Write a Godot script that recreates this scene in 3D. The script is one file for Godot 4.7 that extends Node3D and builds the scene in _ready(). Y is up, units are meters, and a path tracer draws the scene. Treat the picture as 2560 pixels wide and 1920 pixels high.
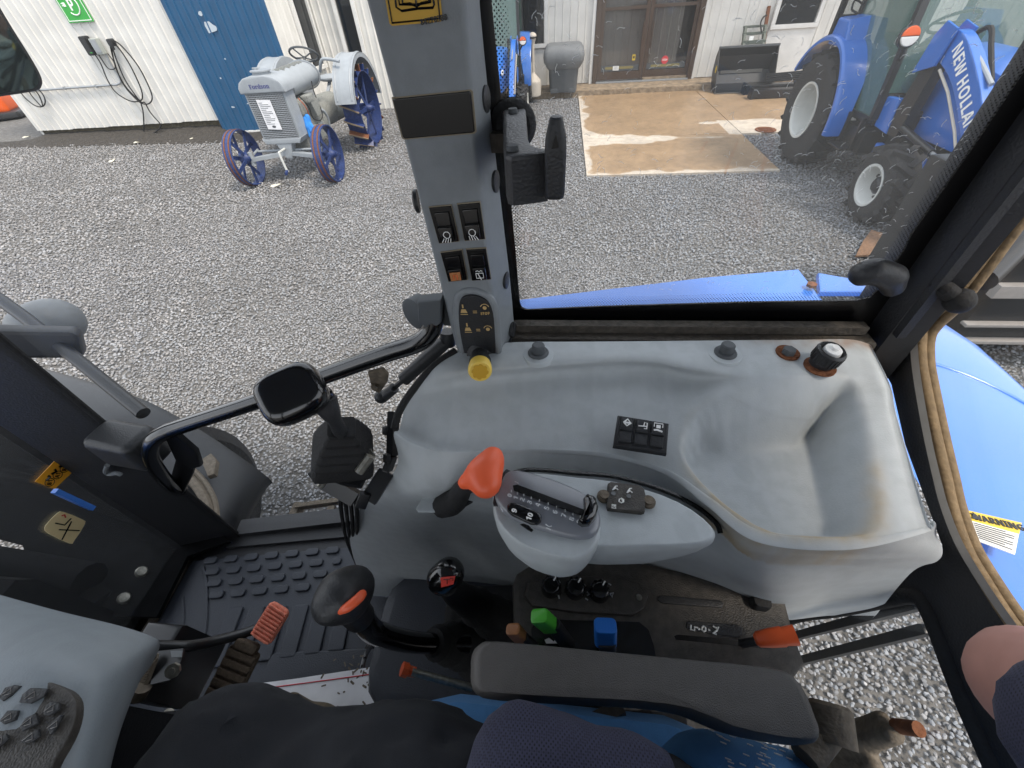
extends Node3D

var mats := {}
var tex := {}
var root_inv := Transform3D.IDENTITY
var noise := FastNoiseLite.new()
var rng := RandomNumberGenerator.new()
var nets_mesh: M


class M:
	var t := PackedVector3Array()
	var k := PackedColorArray()
	var u := PackedVector2Array()
	var tint := Color.WHITE
	var tinted := false

	func paint(c: Color) -> M:
		tint = c
		tinted = true
		return self

	func tri(a: Vector3, b: Vector3, c: Vector3) -> void:
		t.append(a); t.append(b); t.append(c)
		if tinted:
			k.append(tint); k.append(tint); k.append(tint)

	func quad(a: Vector3, b: Vector3, c: Vector3, d: Vector3) -> void:
		tri(a, b, c)
		tri(a, c, d)

	func strip(r0: Array, r1: Array, closed := true) -> void:
		var n := r0.size()
		for i in (n if closed else n - 1):
			var j := (i + 1) % n
			quad(r0[i], r0[j], r1[j], r1[i])

	func fan(r: Array, flip := false) -> void:
		var c := Vector3.ZERO
		for p in r:
			c += p
		c /= r.size()
		for i in r.size():
			if flip:
				tri(c, r[(i + 1) % r.size()], r[i])
			else:
				tri(c, r[i], r[(i + 1) % r.size()])

	func rings(rs: Array, caps := true) -> void:
		for i in rs.size() - 1:
			strip(rs[i], rs[i + 1])
		if caps:
			fan(rs[0], true)
			fan(rs[-1])

	func grid(rows: Array) -> void:
		for i in rows.size() - 1:
			strip(rows[i], rows[i + 1], false)

	# flat outline pushed along ext; the far edge (or both) rounded by bev
	func slab(o: Array, ext: Vector3, bev := 0.0, both := false) -> M:
		var nrm := Vector3.ZERO
		for i in o.size():
			var a: Vector3 = o[i]
			var b: Vector3 = o[(i + 1) % o.size()]
			nrm += (a - o[0]).cross(b - o[0])
		nrm = nrm.normalized()
		var ax: Vector3 = (o[1] - o[0]).normalized()
		ax = (ax - nrm * ax.dot(nrm)).normalized()
		var ay := nrm.cross(ax)
		var p2 := PackedVector2Array()
		for p in o:
			p2.append(Vector2((p - o[0]).dot(ax), (p - o[0]).dot(ay)))
		var n := p2.size()
		var off := PackedVector2Array()
		for i in n:
			var d1 := (p2[i] - p2[(i + n - 1) % n]).normalized()
			var d2 := (p2[(i + 1) % n] - p2[i]).normalized()
			var n1 := Vector2(-d1.y, d1.x)
			var n2 := Vector2(-d2.y, d2.x)
			off.append((n1 + n2) / maxf(0.35, 1.0 + n1.dot(n2)))
		var L := ext.length()
		var e := ext / L
		var rs := []
		var steps := []
		if bev > 0.0:
			if both:
				for q in [[1.0, 0.0], [0.3, 0.3], [0.0, 1.0]]:
					steps.append([bev * q[0], bev * q[1]])
			else:
				steps.append([0.0, 0.0])
			for q in [[0.0, 1.0], [0.3, 0.3], [1.0, 0.0]]:
				steps.append([bev * q[0], L - bev * q[1]])
		else:
			steps = [[0.0, 0.0], [0.0, L]]
		for s in steps:
			var r := []
			for i in n:
				var q: Vector2 = p2[i] + off[i] * s[0]
				r.append(o[0] + ax * q.x + ay * q.y + e * s[1])
			rs.append(r)
		for i in rs.size() - 1:
			strip(rs[i], rs[i + 1])
		var ix := Geometry2D.triangulate_polygon(p2)
		for i in range(0, ix.size(), 3):
			tri(rs[0][ix[i]], rs[0][ix[i + 2]], rs[0][ix[i + 1]])
			tri(rs[-1][ix[i]], rs[-1][ix[i + 1]], rs[-1][ix[i + 2]])
		return self

	func ring(xf: Transform3D, p: PackedVector2Array) -> Array:
		var r := []
		for q in p:
			r.append(xf * Vector3(q.x, 0, q.y))
		return r

	func rrect(w: float, h: float, r: float, seg := 3) -> PackedVector2Array:
		var o := PackedVector2Array()
		r = minf(r, minf(w, h) * 0.499)
		for c in 4:
			var cx: float = (w / 2 - r) * [1, -1, -1, 1][c]
			var cy: float = (h / 2 - r) * [1, 1, -1, -1][c]
			for i in seg + 1:
				var a := PI / 2 * (c + float(i) / seg)
				o.append(Vector2(cx + cos(a) * r, cy + sin(a) * r))
		return o

	func box(xf: Transform3D, s: Vector3, bev := 0.0) -> M:
		var o := PackedVector2Array([Vector2(s.x, s.z) / 2, Vector2(-s.x, s.z) / 2, Vector2(-s.x, -s.z) / 2, Vector2(s.x, -s.z) / 2])
		slab(ring(xf.translated_local(Vector3(0, -s.y / 2, 0)), o), xf.basis.y * s.y, bev, true)
		return self

	func rbox(xf: Transform3D, s: Vector3, r: float, bev := 0.0, seg := 3) -> M:
		slab(ring(xf.translated_local(Vector3(0, -s.y / 2, 0)), rrect(s.x, s.z, r, seg)), xf.basis.y * s.y, bev, true)
		return self

	func bx(c: Vector3, s: Vector3, bev := 0.0) -> M:
		return box(Transform3D(Basis(), c), s, bev)

	# square bar between two points; w across, h along the up hint
	func bar(a: Vector3, b: Vector3, w: float, h: float, up := Vector3.UP, bev := 0.0) -> M:
		var y := (b - a).normalized()
		var x := y.cross(up).normalized()
		var z := x.cross(y)
		return box(Transform3D(Basis(x, y, z), (a + b) / 2), Vector3(w, (b - a).length(), h), bev)

	func tube(path: Array, r, seg := 10, caps := true) -> M:
		var rs := []
		var d0: Vector3 = (path[1] - path[0]).normalized()
		var x := d0.cross(Vector3.UP if absf(d0.y) < 0.9 else Vector3.RIGHT).normalized()
		for i in path.size():
			var d: Vector3 = (path[mini(i + 1, path.size() - 1)] - path[maxi(i - 1, 0)]).normalized()
			x = (x - d * x.dot(d)).normalized()
			var y := d.cross(x)
			var rad: float = r[i] if r is Array else r
			var q := []
			for j in seg:
				var a := TAU * j / seg
				q.append(path[i] + (x * cos(a) + y * sin(a)) * rad)
			rs.append(q)
		rings(rs, caps)
		return self

	func lathe(xf: Transform3D, prof: Array, seg := 20, caps := true) -> M:
		var rs := []
		for p in prof:
			var q := []
			for j in seg:
				var a := TAU * j / seg
				q.append(xf * Vector3(cos(a) * p.x, p.y, sin(a) * p.x))
			rs.append(q)
		for i in rs.size() - 1:
			strip(rs[i], rs[i + 1])
		if caps and prof[0] != prof[-1]:
			if prof[0].x > 0.0005:
				fan(rs[0], true)
			if prof[-1].x > 0.0005:
				fan(rs[-1])
		return self

	func blob(xf: Transform3D, pw := 1.0, seg := 18) -> M:
		var rs := []
		for i in seg / 2 + 1:
			var th := PI * i / (seg / 2)
			var q := []
			for j in seg:
				var a := TAU * j / seg
				var v := Vector3(sin(th) * cos(a), -cos(th), sin(th) * sin(a))
				if pw != 1.0:
					v = Vector3(signf(v.x) * pow(absf(v.x), pw), signf(v.y) * pow(absf(v.y), pw), signf(v.z) * pow(absf(v.z), pw))
				q.append(xf * v)
			rs.append(q)
		rings(rs, false)
		return self

	# rings drawn in from an outline to a centre: prof = [share of the way out, height]
	func puff(o: Array, c: Vector3, up: Vector3, prof: Array) -> M:
		var rs := []
		for p in prof:
			var q := []
			for v in o:
				q.append(c + (v - c) * p[0] + up * p[1])
			rs.append(q)
		rings(rs, true)
		return self

	func mesh(inv: Transform3D, deg := 40.0) -> ArrayMesh:
		var n := t.size()
		var nf := PackedVector3Array()
		nf.resize(n / 3)
		var ids := {}
		var at := PackedInt32Array()
		at.resize(n)
		var faces := []
		for i in n:
			t[i] = inv * t[i]
		for f in n / 3:
			nf[f] = (t[f * 3 + 2] - t[f * 3]).cross(t[f * 3 + 1] - t[f * 3])
			for j in 3:
				var key := Vector3i((t[f * 3 + j] * 20000.0).round())
				if not ids.has(key):
					ids[key] = faces.size()
					faces.append(PackedInt32Array())
				var id: int = ids[key]
				at[f * 3 + j] = id
				faces[id].append(f)
		var un := PackedVector3Array()
		un.resize(nf.size())
		for f in nf.size():
			un[f] = nf[f].normalized()
		var nn := PackedVector3Array()
		nn.resize(n)
		var lim := cos(deg_to_rad(deg))
		for i in n:
			var f := i / 3
			var s := Vector3.ZERO
			for g in faces[at[i]]:
				if un[f].dot(un[g]) > lim:
					s += nf[g]
			nn[i] = s.normalized() if s.length() > 1e-14 else Vector3.UP
		var a := []
		a.resize(Mesh.ARRAY_MAX)
		a[Mesh.ARRAY_VERTEX] = t
		a[Mesh.ARRAY_NORMAL] = nn
		if k.size() == n:
			a[Mesh.ARRAY_COLOR] = k
		if u.size() == n:
			a[Mesh.ARRAY_TEX_UV] = u
		var am := ArrayMesh.new()
		am.add_surface_from_arrays(Mesh.PRIMITIVE_TRIANGLES, a)
		return am


func thing(called: String, label: String, category: String, at := Vector3.ZERO, group := "", local := false) -> Node3D:
	var o := Node3D.new()
	o.name = called
	add_child(o, true)
	o.position = at
	root_inv = Transform3D.IDENTITY if local else o.transform.affine_inverse()
	tag(o, label, category, group)
	return o


func tag(o: Node, label: String, category: String, group := "", kind := "") -> void:
	if label: o.set_meta("label", label)
	if category: o.set_meta("category", category)
	if group: o.set_meta("group", group)
	if kind: o.set_meta("kind", kind)


func put(parent: Node, called: String, mesh: Mesh, mat: Material, xf := Transform3D.IDENTITY) -> MeshInstance3D:
	var o := MeshInstance3D.new()
	o.name = called
	o.mesh = mesh
	o.transform = xf
	o.material_override = mat
	parent.add_child(o, true)
	return o


func part(parent: Node, called: String, m: M, mat, deg := 40.0) -> MeshInstance3D:
	return put(parent, called, m.mesh(root_inv, deg), mats[mat] if mat is String else mat)


func solo(called: String, label: String, category: String, m: M, mat, at: Vector3, group := "", deg := 40.0) -> MeshInstance3D:
	root_inv = Transform3D(Basis(), -at)
	var o := part(self, called, m, mat, deg)
	o.position = at
	tag(o, label, category, group)
	return o


func struct(called: String, m: M, mat, deg := 40.0) -> MeshInstance3D:
	root_inv = Transform3D.IDENTITY
	var o := part(self, called, m, mat, deg)
	o.set_meta("kind", "structure")
	return o


func stand(o: Vector3, y: Vector3, xh := Vector3.RIGHT) -> Transform3D:
	y = y.normalized()
	var x := (xh - y * xh.dot(y)).normalized()
	return Transform3D(Basis(x, y, x.cross(y)), o)


func cr(p: Array, ns = 5, closed := false) -> Array:
	var o := []
	var c := p.size()
	for i in (c if closed else c - 1):
		var a = p[(i + c - 1) % c] if closed else p[maxi(i - 1, 0)]
		var b = p[i]
		var d = p[(i + 1) % c]
		var e = p[(i + 2) % c] if closed else p[mini(i + 2, c - 1)]
		var n: int = ns[mini(i, ns.size() - 1)] if ns is Array else ns
		for j in n:
			var s := float(j) / n
			o.append(b + 0.5 * s * (d - a + s * (2.0 * a - 5.0 * b + 4.0 * d - e + s * (3.0 * (b - d) + e - a))))
	if not closed:
		o.append(p[-1])
	return o


func letters(parent: Node, called: String, s: String, h: float, xf: Transform3D, mat, font := "Droid Sans", bold := true) -> MeshInstance3D:
	var t := TextMesh.new()
	t.text = s
	var f := SystemFont.new()
	f.font_names = PackedStringArray([font])
	if bold: f.font_weight = 700
	t.font = f
	t.font_size = 48
	t.pixel_size = h / 35.0
	t.depth = 0.0015
	t.curve_step = 2.0
	return put(parent, called, t, mats[mat] if mat is String else mat, root_inv * xf)


func field(freq: float, seed_at: int, oct := 4, size := 256) -> Image:
	var f := FastNoiseLite.new()
	f.seed = seed_at
	f.noise_type = FastNoiseLite.TYPE_SIMPLEX_SMOOTH
	f.frequency = freq
	f.fractal_octaves = oct
	return f.get_seamless_image(size, size)


func shade_tex(freq: float, s: int, lo: float) -> ImageTexture:
	var im := field(freq, s)
	im.convert(Image.FORMAT_RGB8)
	for y in im.get_height():
		for x in im.get_width():
			var v := lo + (1.0 - lo) * smoothstep(0.15, 0.85, im.get_pixel(x, y).r)
			im.set_pixel(x, y, Color(v, v, v))
	return ImageTexture.create_from_image(im)


func bump_tex(freq: float, s: int, k: float, oct := 3) -> ImageTexture:
	var im := field(freq, s, oct)
	im.convert(Image.FORMAT_RGBA8)
	im.bump_map_to_normal_map(k)
	return ImageTexture.create_from_image(im)


# o: metal, spec, grain (strength), gs (grain repeats per metre), vary (true), vs, coat, vc (vertex colours), alpha, emit
func mk(called: String, hex: String, rough: float, o := {}) -> StandardMaterial3D:
	var m := StandardMaterial3D.new()
	m.resource_name = called
	m.albedo_color = Color(hex)
	m.roughness = rough
	m.metallic = o.get("metal", 0.0)
	m.metallic_specular = o.get("spec", 0.5)
	if o.get("vary", true) and not o.has("alpha"):
		m.albedo_texture = tex[o.get("tone", "soft")]
		m.uv1_triplanar = true
		m.uv1_world_triplanar = o.get("world", true)
		var s: float = o.get("gs", 2.0)
		m.uv1_scale = Vector3(s, s, s)
		if o.has("grain"):
			m.normal_enabled = true
			m.normal_texture = tex[o.get("bump", "fine")]
			m.normal_scale = o.grain
		m.roughness_texture = tex["soft"]
		m.roughness_texture_channel = BaseMaterial3D.TEXTURE_CHANNEL_RED
		m.roughness = minf(1.0, rough * 1.08)
	if o.has("coat"):
		m.clearcoat_enabled = true
		m.clearcoat = o.coat
		m.clearcoat_roughness = o.get("coat_rough", 0.15)
	if o.has("vc"):
		m.vertex_color_use_as_albedo = true
	if o.has("alpha"):
		m.transparency = BaseMaterial3D.TRANSPARENCY_ALPHA
		m.albedo_color.a = o.alpha
	if o.has("rim"):
		m.rim_enabled = true
		m.rim = o.rim
	mats[called] = m
	return m


func arc(c: Vector3, x: Vector3, y: Vector3, r: float, a0: float, a1: float, n: int) -> Array:
	var o := []
	for i in n + 1:
		var a := lerpf(a0, a1, float(i) / n)
		o.append(c + x * (cos(a) * r) + y * (sin(a) * r))
	return o


func sd_poly(p: Vector2, o: PackedVector2Array) -> float:   # negative inside
	var d := 1e9
	var inside := false
	var j := o.size() - 1
	for i in o.size():
		var a := o[i]
		var b := o[j]
		var e := b - a
		var w := p - a
		d = minf(d, (w - e * clampf(w.dot(e) / e.length_squared(), 0.0, 1.0)).length_squared())
		if (a.y > p.y) != (b.y > p.y) and p.x < e.x * (p.y - a.y) / e.y + a.x:
			inside = not inside
		j = i
	return -sqrt(d) if inside else sqrt(d)


func sd_near(p: Vector2, o: PackedVector2Array) -> Vector3:   # signed distance, then the way in from the nearest edge
	var best := 1e9
	var w0 := Vector2.ZERO
	var inside := false
	var j := o.size() - 1
	for i in o.size():
		var a := o[i]
		var b := o[j]
		var e := b - a
		var w := p - a
		var q := w - e * clampf(w.dot(e) / e.length_squared(), 0.0, 1.0)
		if q.length_squared() < best:
			best = q.length_squared()
			w0 = q
		if (a.y > p.y) != (b.y > p.y) and p.x < e.x * (p.y - a.y) / e.y + a.x:
			inside = not inside
		j = i
	var n := w0.normalized()
	return Vector3(-sqrt(best) if inside else sqrt(best), n.x, n.y)


func flat(o: Array) -> PackedVector2Array:
	var r := PackedVector2Array()
	for p in o:
		r.append(Vector2(p.x, p.z))
	return r


# one skin round tapered bones [a, b, radius a, radius b], joined smoothly (surface nets)
func skin(m: M, bones: Array, cell: float, k: float, crease := 0.0) -> void:
	var val := {}
	var pad := 2.5 * cell + k * 0.3
	for bn in bones:
		var a: Vector3 = bn[0]
		var b: Vector3 = bn[1]
		var e := b - a
		var rm := maxf(bn[2], bn[3]) + pad
		var lo := Vector3i(((a.min(b) - Vector3.ONE * rm) / cell).floor())
		var hi := Vector3i(((a.max(b) + Vector3.ONE * rm) / cell).ceil())
		var il := 1.0 / maxf(e.length_squared(), 1e-9)
		for x in range(lo.x, hi.x + 1):
			for y in range(lo.y, hi.y + 1):
				for z in range(lo.z, hi.z + 1):
					var w := Vector3(x, y, z) * cell - a
					var h := clampf(w.dot(e) * il, 0.0, 1.0)
					var d := (w - e * h).length() - lerpf(bn[2], bn[3], h)
					if d > pad: continue
					var key := Vector3i(x, y, z)
					if val.has(key):
						var c: float = val[key]
						var q := maxf(k - absf(c - d), 0.0) / k
						val[key] = minf(c, d) - q * q * k * 0.25
					else:
						val[key] = d
	if crease > 0.0:     # creases in cloth
		for key in val:
			var q := Vector3(key) * cell
			var w := noise.get_noise_3d(q.x * 9.0 + q.z * 5.0, q.y * 9.0, q.z * 13.0)
			var w2 := noise.get_noise_3d(q.x * 26.0, q.y * 26.0 + 7.0, q.z * 30.0)
			val[key] += crease * (absf(w) * 2.0 - 0.4 + 0.35 * w2)
	var vert := {}
	var offs := [Vector3i(0, 0, 0), Vector3i(1, 0, 0), Vector3i(0, 1, 0), Vector3i(1, 1, 0), Vector3i(0, 0, 1), Vector3i(1, 0, 1), Vector3i(0, 1, 1), Vector3i(1, 1, 1)]
	var edges := [[0, 1], [2, 3], [4, 5], [6, 7], [0, 2], [1, 3], [4, 6], [5, 7], [0, 4], [1, 5], [2, 6], [3, 7]]
	for key in val:
		if absf(val[key]) > cell * 2.0: continue
		var v := PackedFloat32Array()
		var ins := 0
		for of in offs:
			var c: float = val.get(key + of, pad)
			v.append(c)
			if c < 0.0: ins += 1
		if ins == 0 or ins == 8: continue
		var s := Vector3.ZERO
		var n := 0
		for ed in edges:
			if (v[ed[0]] < 0.0) != (v[ed[1]] < 0.0):
				var h: float = v[ed[0]] / (v[ed[0]] - v[ed[1]])
				s += Vector3(offs[ed[0]]).lerp(Vector3(offs[ed[1]]), h)
				n += 1
		vert[key] = (Vector3(key) + s / n) * cell
	for key in vert:
		for ax in 3:
			var d := Vector3i.ZERO
			d[ax] = 1
			var a: float = val.get(key, pad)
			var b: float = val.get(key + d, pad)
			if (a < 0.0) == (b < 0.0): continue
			var d1 := Vector3i.ZERO
			var d2 := Vector3i.ZERO
			d1[(ax + 1) % 3] = 1
			d2[(ax + 2) % 3] = 1
			if vert.has(key - d1) and vert.has(key - d2) and vert.has(key - d1 - d2):
				if a < 0.0:
					m.quad(vert[key], vert[key - d2], vert[key - d1 - d2], vert[key - d1])
				else:
					m.quad(vert[key], vert[key - d1], vert[key - d1 - d2], vert[key - d2])


func _ready() -> void:
	rng.seed = 7
	noise.seed = 3
	noise.frequency = 1.0
	light_and_lens()
	make_materials()
	ground()
	building()
	wall_things()
	yard_things()
	old_tractor()
	blue_tractors()
	cab_shell()
	cab_console()
	cab_pillar()
	cab_levers()
	cab_glass()
	cab_outside()
	sitter()


func light_and_lens() -> void:
	var cam := Camera3D.new()
	cam.name = "camera"
	cam.transform = Transform3D(Basis(Vector3(0.994361, -0.055657, -0.09027), Vector3(-0.025295, 0.702169, -0.711561), Vector3(0.102989, 0.709832, 0.696801)), Vector3(0, 2.2, 0))
	cam.fov = 86.6
	cam.near = 0.02
	cam.far = 300.0
	add_child(cam)
	var e := Environment.new()
	e.background_mode = Environment.BG_SKY
	var sk := ProceduralSkyMaterial.new()
	sk.sky_top_color = Color("c3cad4")
	sk.sky_horizon_color = Color("dfe2e6")
	sk.sky_curve = 0.2
	sk.ground_bottom_color = Color("8b8a88")
	sk.ground_horizon_color = Color("b9b9b8")
	sk.sky_energy_multiplier = 1.0
	var sky := Sky.new()
	sky.sky_material = sk
	e.sky = sky
	e.tonemap_mode = Environment.TONE_MAPPER_LINEAR
	e.tonemap_exposure = 2.7
	e.sdfgi_enabled = true
	e.ssao_enabled = true
	e.ssil_enabled = true
	var w := WorldEnvironment.new()
	w.name = "world"
	w.environment = e
	add_child(w)
	var sun := DirectionalLight3D.new()
	sun.name = "sun"
	sun.light_energy = 0.5
	sun.light_color = Color("fff4e6")
	sun.light_angular_distance = 14.0
	sun.shadow_enabled = true
	sun.transform = Transform3D.IDENTITY.looking_at(Vector3(-0.5, -1.0, -0.28))
	add_child(sun)


func make_materials() -> void:
	tex["soft"] = shade_tex(0.012, 4, 0.955)
	tex["blotch"] = shade_tex(0.03, 9, 0.80)
	tex["fine"] = bump_tex(0.16, 21, 3.0, 2)
	tex["rough"] = bump_tex(0.05, 33, 6.0, 4)
	tex["cloth"] = bump_tex(0.25, 41, 4.0, 1)
	mk("white_wall", "dcdad4", 0.5, {"gs": 0.6})
	mk("white_trim", "dfdeda", 0.45, {"gs": 0.8})
	mk("blue_door", "20557c", 0.45, {"gs": 0.7})
	mk("scuff", "b9c3cb", 0.7)
	mk("footing", "57503f", 0.95, {"tone": "blotch", "gs": 1.5, "grain": 0.8, "bump": "rough"})
	mk("soil", "423e39", 0.95, {"tone": "blotch", "gs": 1.2, "grain": 1.0, "bump": "rough"})
	mk("ground", "6f6d6a", 0.95, {"tone": "blotch", "gs": 0.9, "grain": 1.0, "bump": "rough"})
	mk("walk", "96856f", 0.85, {"tone": "blotch", "gs": 0.7, "grain": 0.4, "bump": "rough"})
	mk("brown_frame", "4a3a2e", 0.4, {"gs": 1.0})
	mk("dark_glass", "10151a", 0.04, {"vary": false})
	mk("door_glass", "2a2724", 0.03, {"alpha": 0.4})
	mk("room_floor", "b08c66", 0.4, {"tone": "blotch", "gs": 0.8})
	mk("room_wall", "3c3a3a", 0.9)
	mk("room_goods", "54504a", 0.7, {"tone": "blotch", "gs": 2.0})
	mk("green_sign", "37a342", 0.5, {"vary": false})
	mk("white_print", "f2f2ee", 0.6, {"vary": false})
	mk("red_print", "c8363f", 0.5, {"vary": false})
	mk("yellow_print", "d8b93a", 0.5, {"vary": false})
	mk("olive_print", "84794a", 0.5, {"vary": false})
	mk("black_plastic", "28292b", 0.45, {"gs": 6.0, "grain": 0.25})
	mk("black_paint", "1b1c1e", 0.32, {"gs": 4.0})
	mk("black_gloss", "0b0c0e", 0.14, {"gs": 3.0, "coat": 0.6})
	mk("black_rubber", "19191a", 0.75, {"tone": "blotch", "gs": 5.0, "grain": 0.4})
	mk("tyre", "2b2a2a", 0.85, {"tone": "blotch", "gs": 3.0, "grain": 0.8, "bump": "rough", "world": false})
	mk("grey_plastic_dark", "4d5154", 0.6, {"gs": 2.0})
	mk("beige_plastic", "b7b0a5", 0.55)
	mk("galvanised", "a9adb0", 0.4, {"metal": 0.6})
	mk("grey_box", "a7aca6", 0.5)
	mk("steel", "8d8b86", 0.35, {"metal": 0.8, "gs": 8.0, "tone": "blotch"})
	mk("rust", "7a4a2c", 0.85, {"tone": "blotch", "gs": 6.0, "grain": 0.6, "bump": "rough"})
	mk("rusty_plate", "8a6a50", 0.8, {"tone": "blotch", "gs": 4.0, "grain": 0.6, "bump": "rough"})
	mk("tractor_grey", "959ba0", 0.42, {"gs": 2.5, "world": false})
	mk("engine_grey", "949691", 0.6, {"tone": "blotch", "gs": 5.0, "grain": 0.5, "bump": "rough", "world": false})
	mk("violet_blue", "273b70", 0.42, {"tone": "blotch", "gs": 2.0, "world": false})
	mk("blue_paint", "2666bb", 0.28, {"gs": 1.2, "coat": 0.5, "world": false})
	mk("fender_blue", "3577d4", 0.3, {"gs": 1.0, "coat": 0.7, "coat_rough": 0.1})
	mk("white_rim", "c6c8c4", 0.4, {"world": false})
	mk("green_glass", "5b7d74", 0.04, {"alpha": 0.35})
	mk("orange_lens", "e2622a", 0.25, {"vary": false})
	mk("white_lens", "d9d9d6", 0.2, {"vary": false})
	mk("blue_cloth", "2b7fd0", 0.8, {"vary": false})
	mk("wire_orange", "b5562f", 0.6, {"vary": false})
	mk("lettering_blue", "2c2f74", 0.5, {"vary": false})
	mk("paper", "e6e6e8", 0.8, {"gs": 3.0})
	mk("leaf", "c9c5b4", 0.8, {"vary": false})
	var st := mk("stone", "ffffff", 0.8, {"vc": true, "vary": false})
	st.albedo_color = Color.WHITE


func planar(m: M, o: Vector2, s: float) -> void:
	m.u.clear()
	for p in m.t:
		m.u.append(Vector2((p.x - o.x) / s, (p.z - o.y) / s))


func sheet(w: float, y0: float, y1: float, pitch: float, rib: float, deep: float) -> M:   # corrugated sheet, x from 0 to w, ribs towards +z
	var m := M.new()
	var pr := []
	var n := maxi(1, roundi(w / pitch))
	var p := w / n
	for i in n:
		for q in [[0.0, 0.0], [(p - rib) / 2, 0.0], [(p - rib * 0.5) / 2, deep], [(p + rib * 0.5) / 2, deep], [(p + rib) / 2, 0.0]]:
			pr.append([i * p + q[0], q[1]])
	pr.append([w, 0.0])
	var a := []
	var b := []
	for q in pr:
		a.append(Vector3(q[0], y0, q[1]))
		b.append(Vector3(q[0], y1, q[1]))
	m.strip(a, b, false)
	m.bx(Vector3(w / 2, (y0 + y1) / 2, -0.03), Vector3(w - 0.004, y1 - y0 - 0.004, 0.05))
	return m


func ground() -> void:
	var g := M.new()
	g.quad(Vector3(-90, -0.012, 60), Vector3(-90, -0.012, -90), Vector3(90, -0.012, -90), Vector3(90, -0.012, 60))
	struct("ground", g, "ground")
	# dark bare soil along the foot of the white wall
	var so := M.new()
	var near := []
	var mid := []
	var far := []
	for i in 41:
		var x := -15.0 + i * 0.23
		near.append(Vector3(x, -0.004, -9.25 + 0.16 * noise.get_noise_2d(x * 2.0, 3.0) + 0.05 * (x + 10.0)))
		mid.append(Vector3(x, 0.06 + 0.03 * noise.get_noise_2d(x * 3.0, 8.0), -9.62 + 0.06 * noise.get_noise_2d(x * 4.0, 5.0)))
		far.append(Vector3(x, (0.15 + 0.03 * noise.get_noise_2d(x * 5.0, 1.0)) * smoothstep(-12.7, -12.0, x) * (1.0 - smoothstep(-7.45, -7.3, x)), -9.93))
	for row in [mid, near]:
		for q in row:
			q.y *= 1.0
	so.strip(near, mid, false)
	so.strip(mid, far, false)
	struct("soil_strip", so, "soil")
	# concrete apron in front of the doors, wet in most places
	var im := Image.create(768, 768, false, Image.FORMAT_RGB8)
	var ro := Image.create(768, 768, false, Image.FORMAT_RGB8)
	var f := FastNoiseLite.new()
	f.seed = 12
	f.frequency = 1.0
	f.fractal_octaves = 4
	for j in 768:
		for i in 768:
			var x := -0.5 + 8.0 * i / 768.0
			var z := -13.0 + 8.0 * j / 768.0
			var n := f.get_noise_2d(x * 1.3, z * 1.3) * 0.35
			var n2 := f.get_noise_2d(x * 6.0, z * 6.0)
			var d := x - 0.4 - 0.10                                   # left border
			d = minf(d, absf(z + 8.32 - 0.05 * (x - 0.4)) - maxf(0.0, 0.42 - 0.21 * (x - 0.4)))  # joint, dry at its left end
			d = minf(d, -6.62 - z)
			if x > 2.9:
				d = minf(d, Vector2((x - 3.35) * 0.8, (z + 8.75) * 1.5).length() - 0.75)
			d = minf(d, Vector2((x - 2.75) * 1.4, (z + 9.1) * 3.0).length() - 0.22)
			var wet := smoothstep(-0.03, 0.05, d + n * 0.5 + n2 * 0.03)
			var tone := 1.0 + n2 * 0.10 + n * 0.25
			var c := Color("b7ad9f").lerp(Color("937c61"), wet) * tone
			if x > 2.2 and x < 3.1 and z > -8.0 and absf(fposmod(x + z * 0.4, 0.5) - 0.25) < 0.02 + n2 * 0.02:
				c = c.lerp(Color("8a5a3a"), 0.3)
			im.set_pixel(i, j, c)
			var r := lerpf(0.9, 0.42, wet)
			ro.set_pixel(i, j, Color(r, r, r))
	var cm := StandardMaterial3D.new()
	cm.albedo_texture = ImageTexture.create_from_image(im)
	cm.roughness_texture = ImageTexture.create_from_image(ro)
	mats["apron"] = cm
	var ap := Node3D.new()
	ap.name = "concrete_apron"
	add_child(ap)
	ap.set_meta("kind", "structure")
	root_inv = Transform3D.IDENTITY
	for r in [[0.4, -11.9, 3.108, -8.385], [0.4, -8.375, 3.108, -6.52], [3.118, -11.9, 7.2, -8.36]]:
		var m := M.new()
		m.bx(Vector3((r[0] + r[2]) / 2, -0.05, (r[1] + r[3]) / 2), Vector3(r[2] - r[0], 0.14, r[3] - r[1]), 0.006)
		planar(m, Vector2(-0.5, -13.0), 8.0)
		part(ap, "slab", m, "apron")
	var wk := M.new()
	wk.bx(Vector3(2.6, 0.03, -12.3), Vector3(9.2, 0.2, 0.8), 0.02)
	struct("walkway", wk, "walk")
	var dr := M.new()
	dr.lathe(Transform3D(Basis(), Vector3(3.55, 0.02, -8.5)), [Vector2(0.17, 0.0), Vector2(0.17, 0.012), Vector2(0.14, 0.012), Vector2(0.13, 0.006), Vector2(0.0, 0.006)], 20)
	for i in 4:
		dr.bx(Vector3(3.55, 0.03, -8.59 + i * 0.06), Vector3(0.22, 0.008, 0.02))
	solo("drain_cover", "small round dark drain cover sunk in the wet concrete apron", "drain cover", dr, "rust", Vector3(3.55, 0.02, -8.5))
	gravel()


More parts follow.
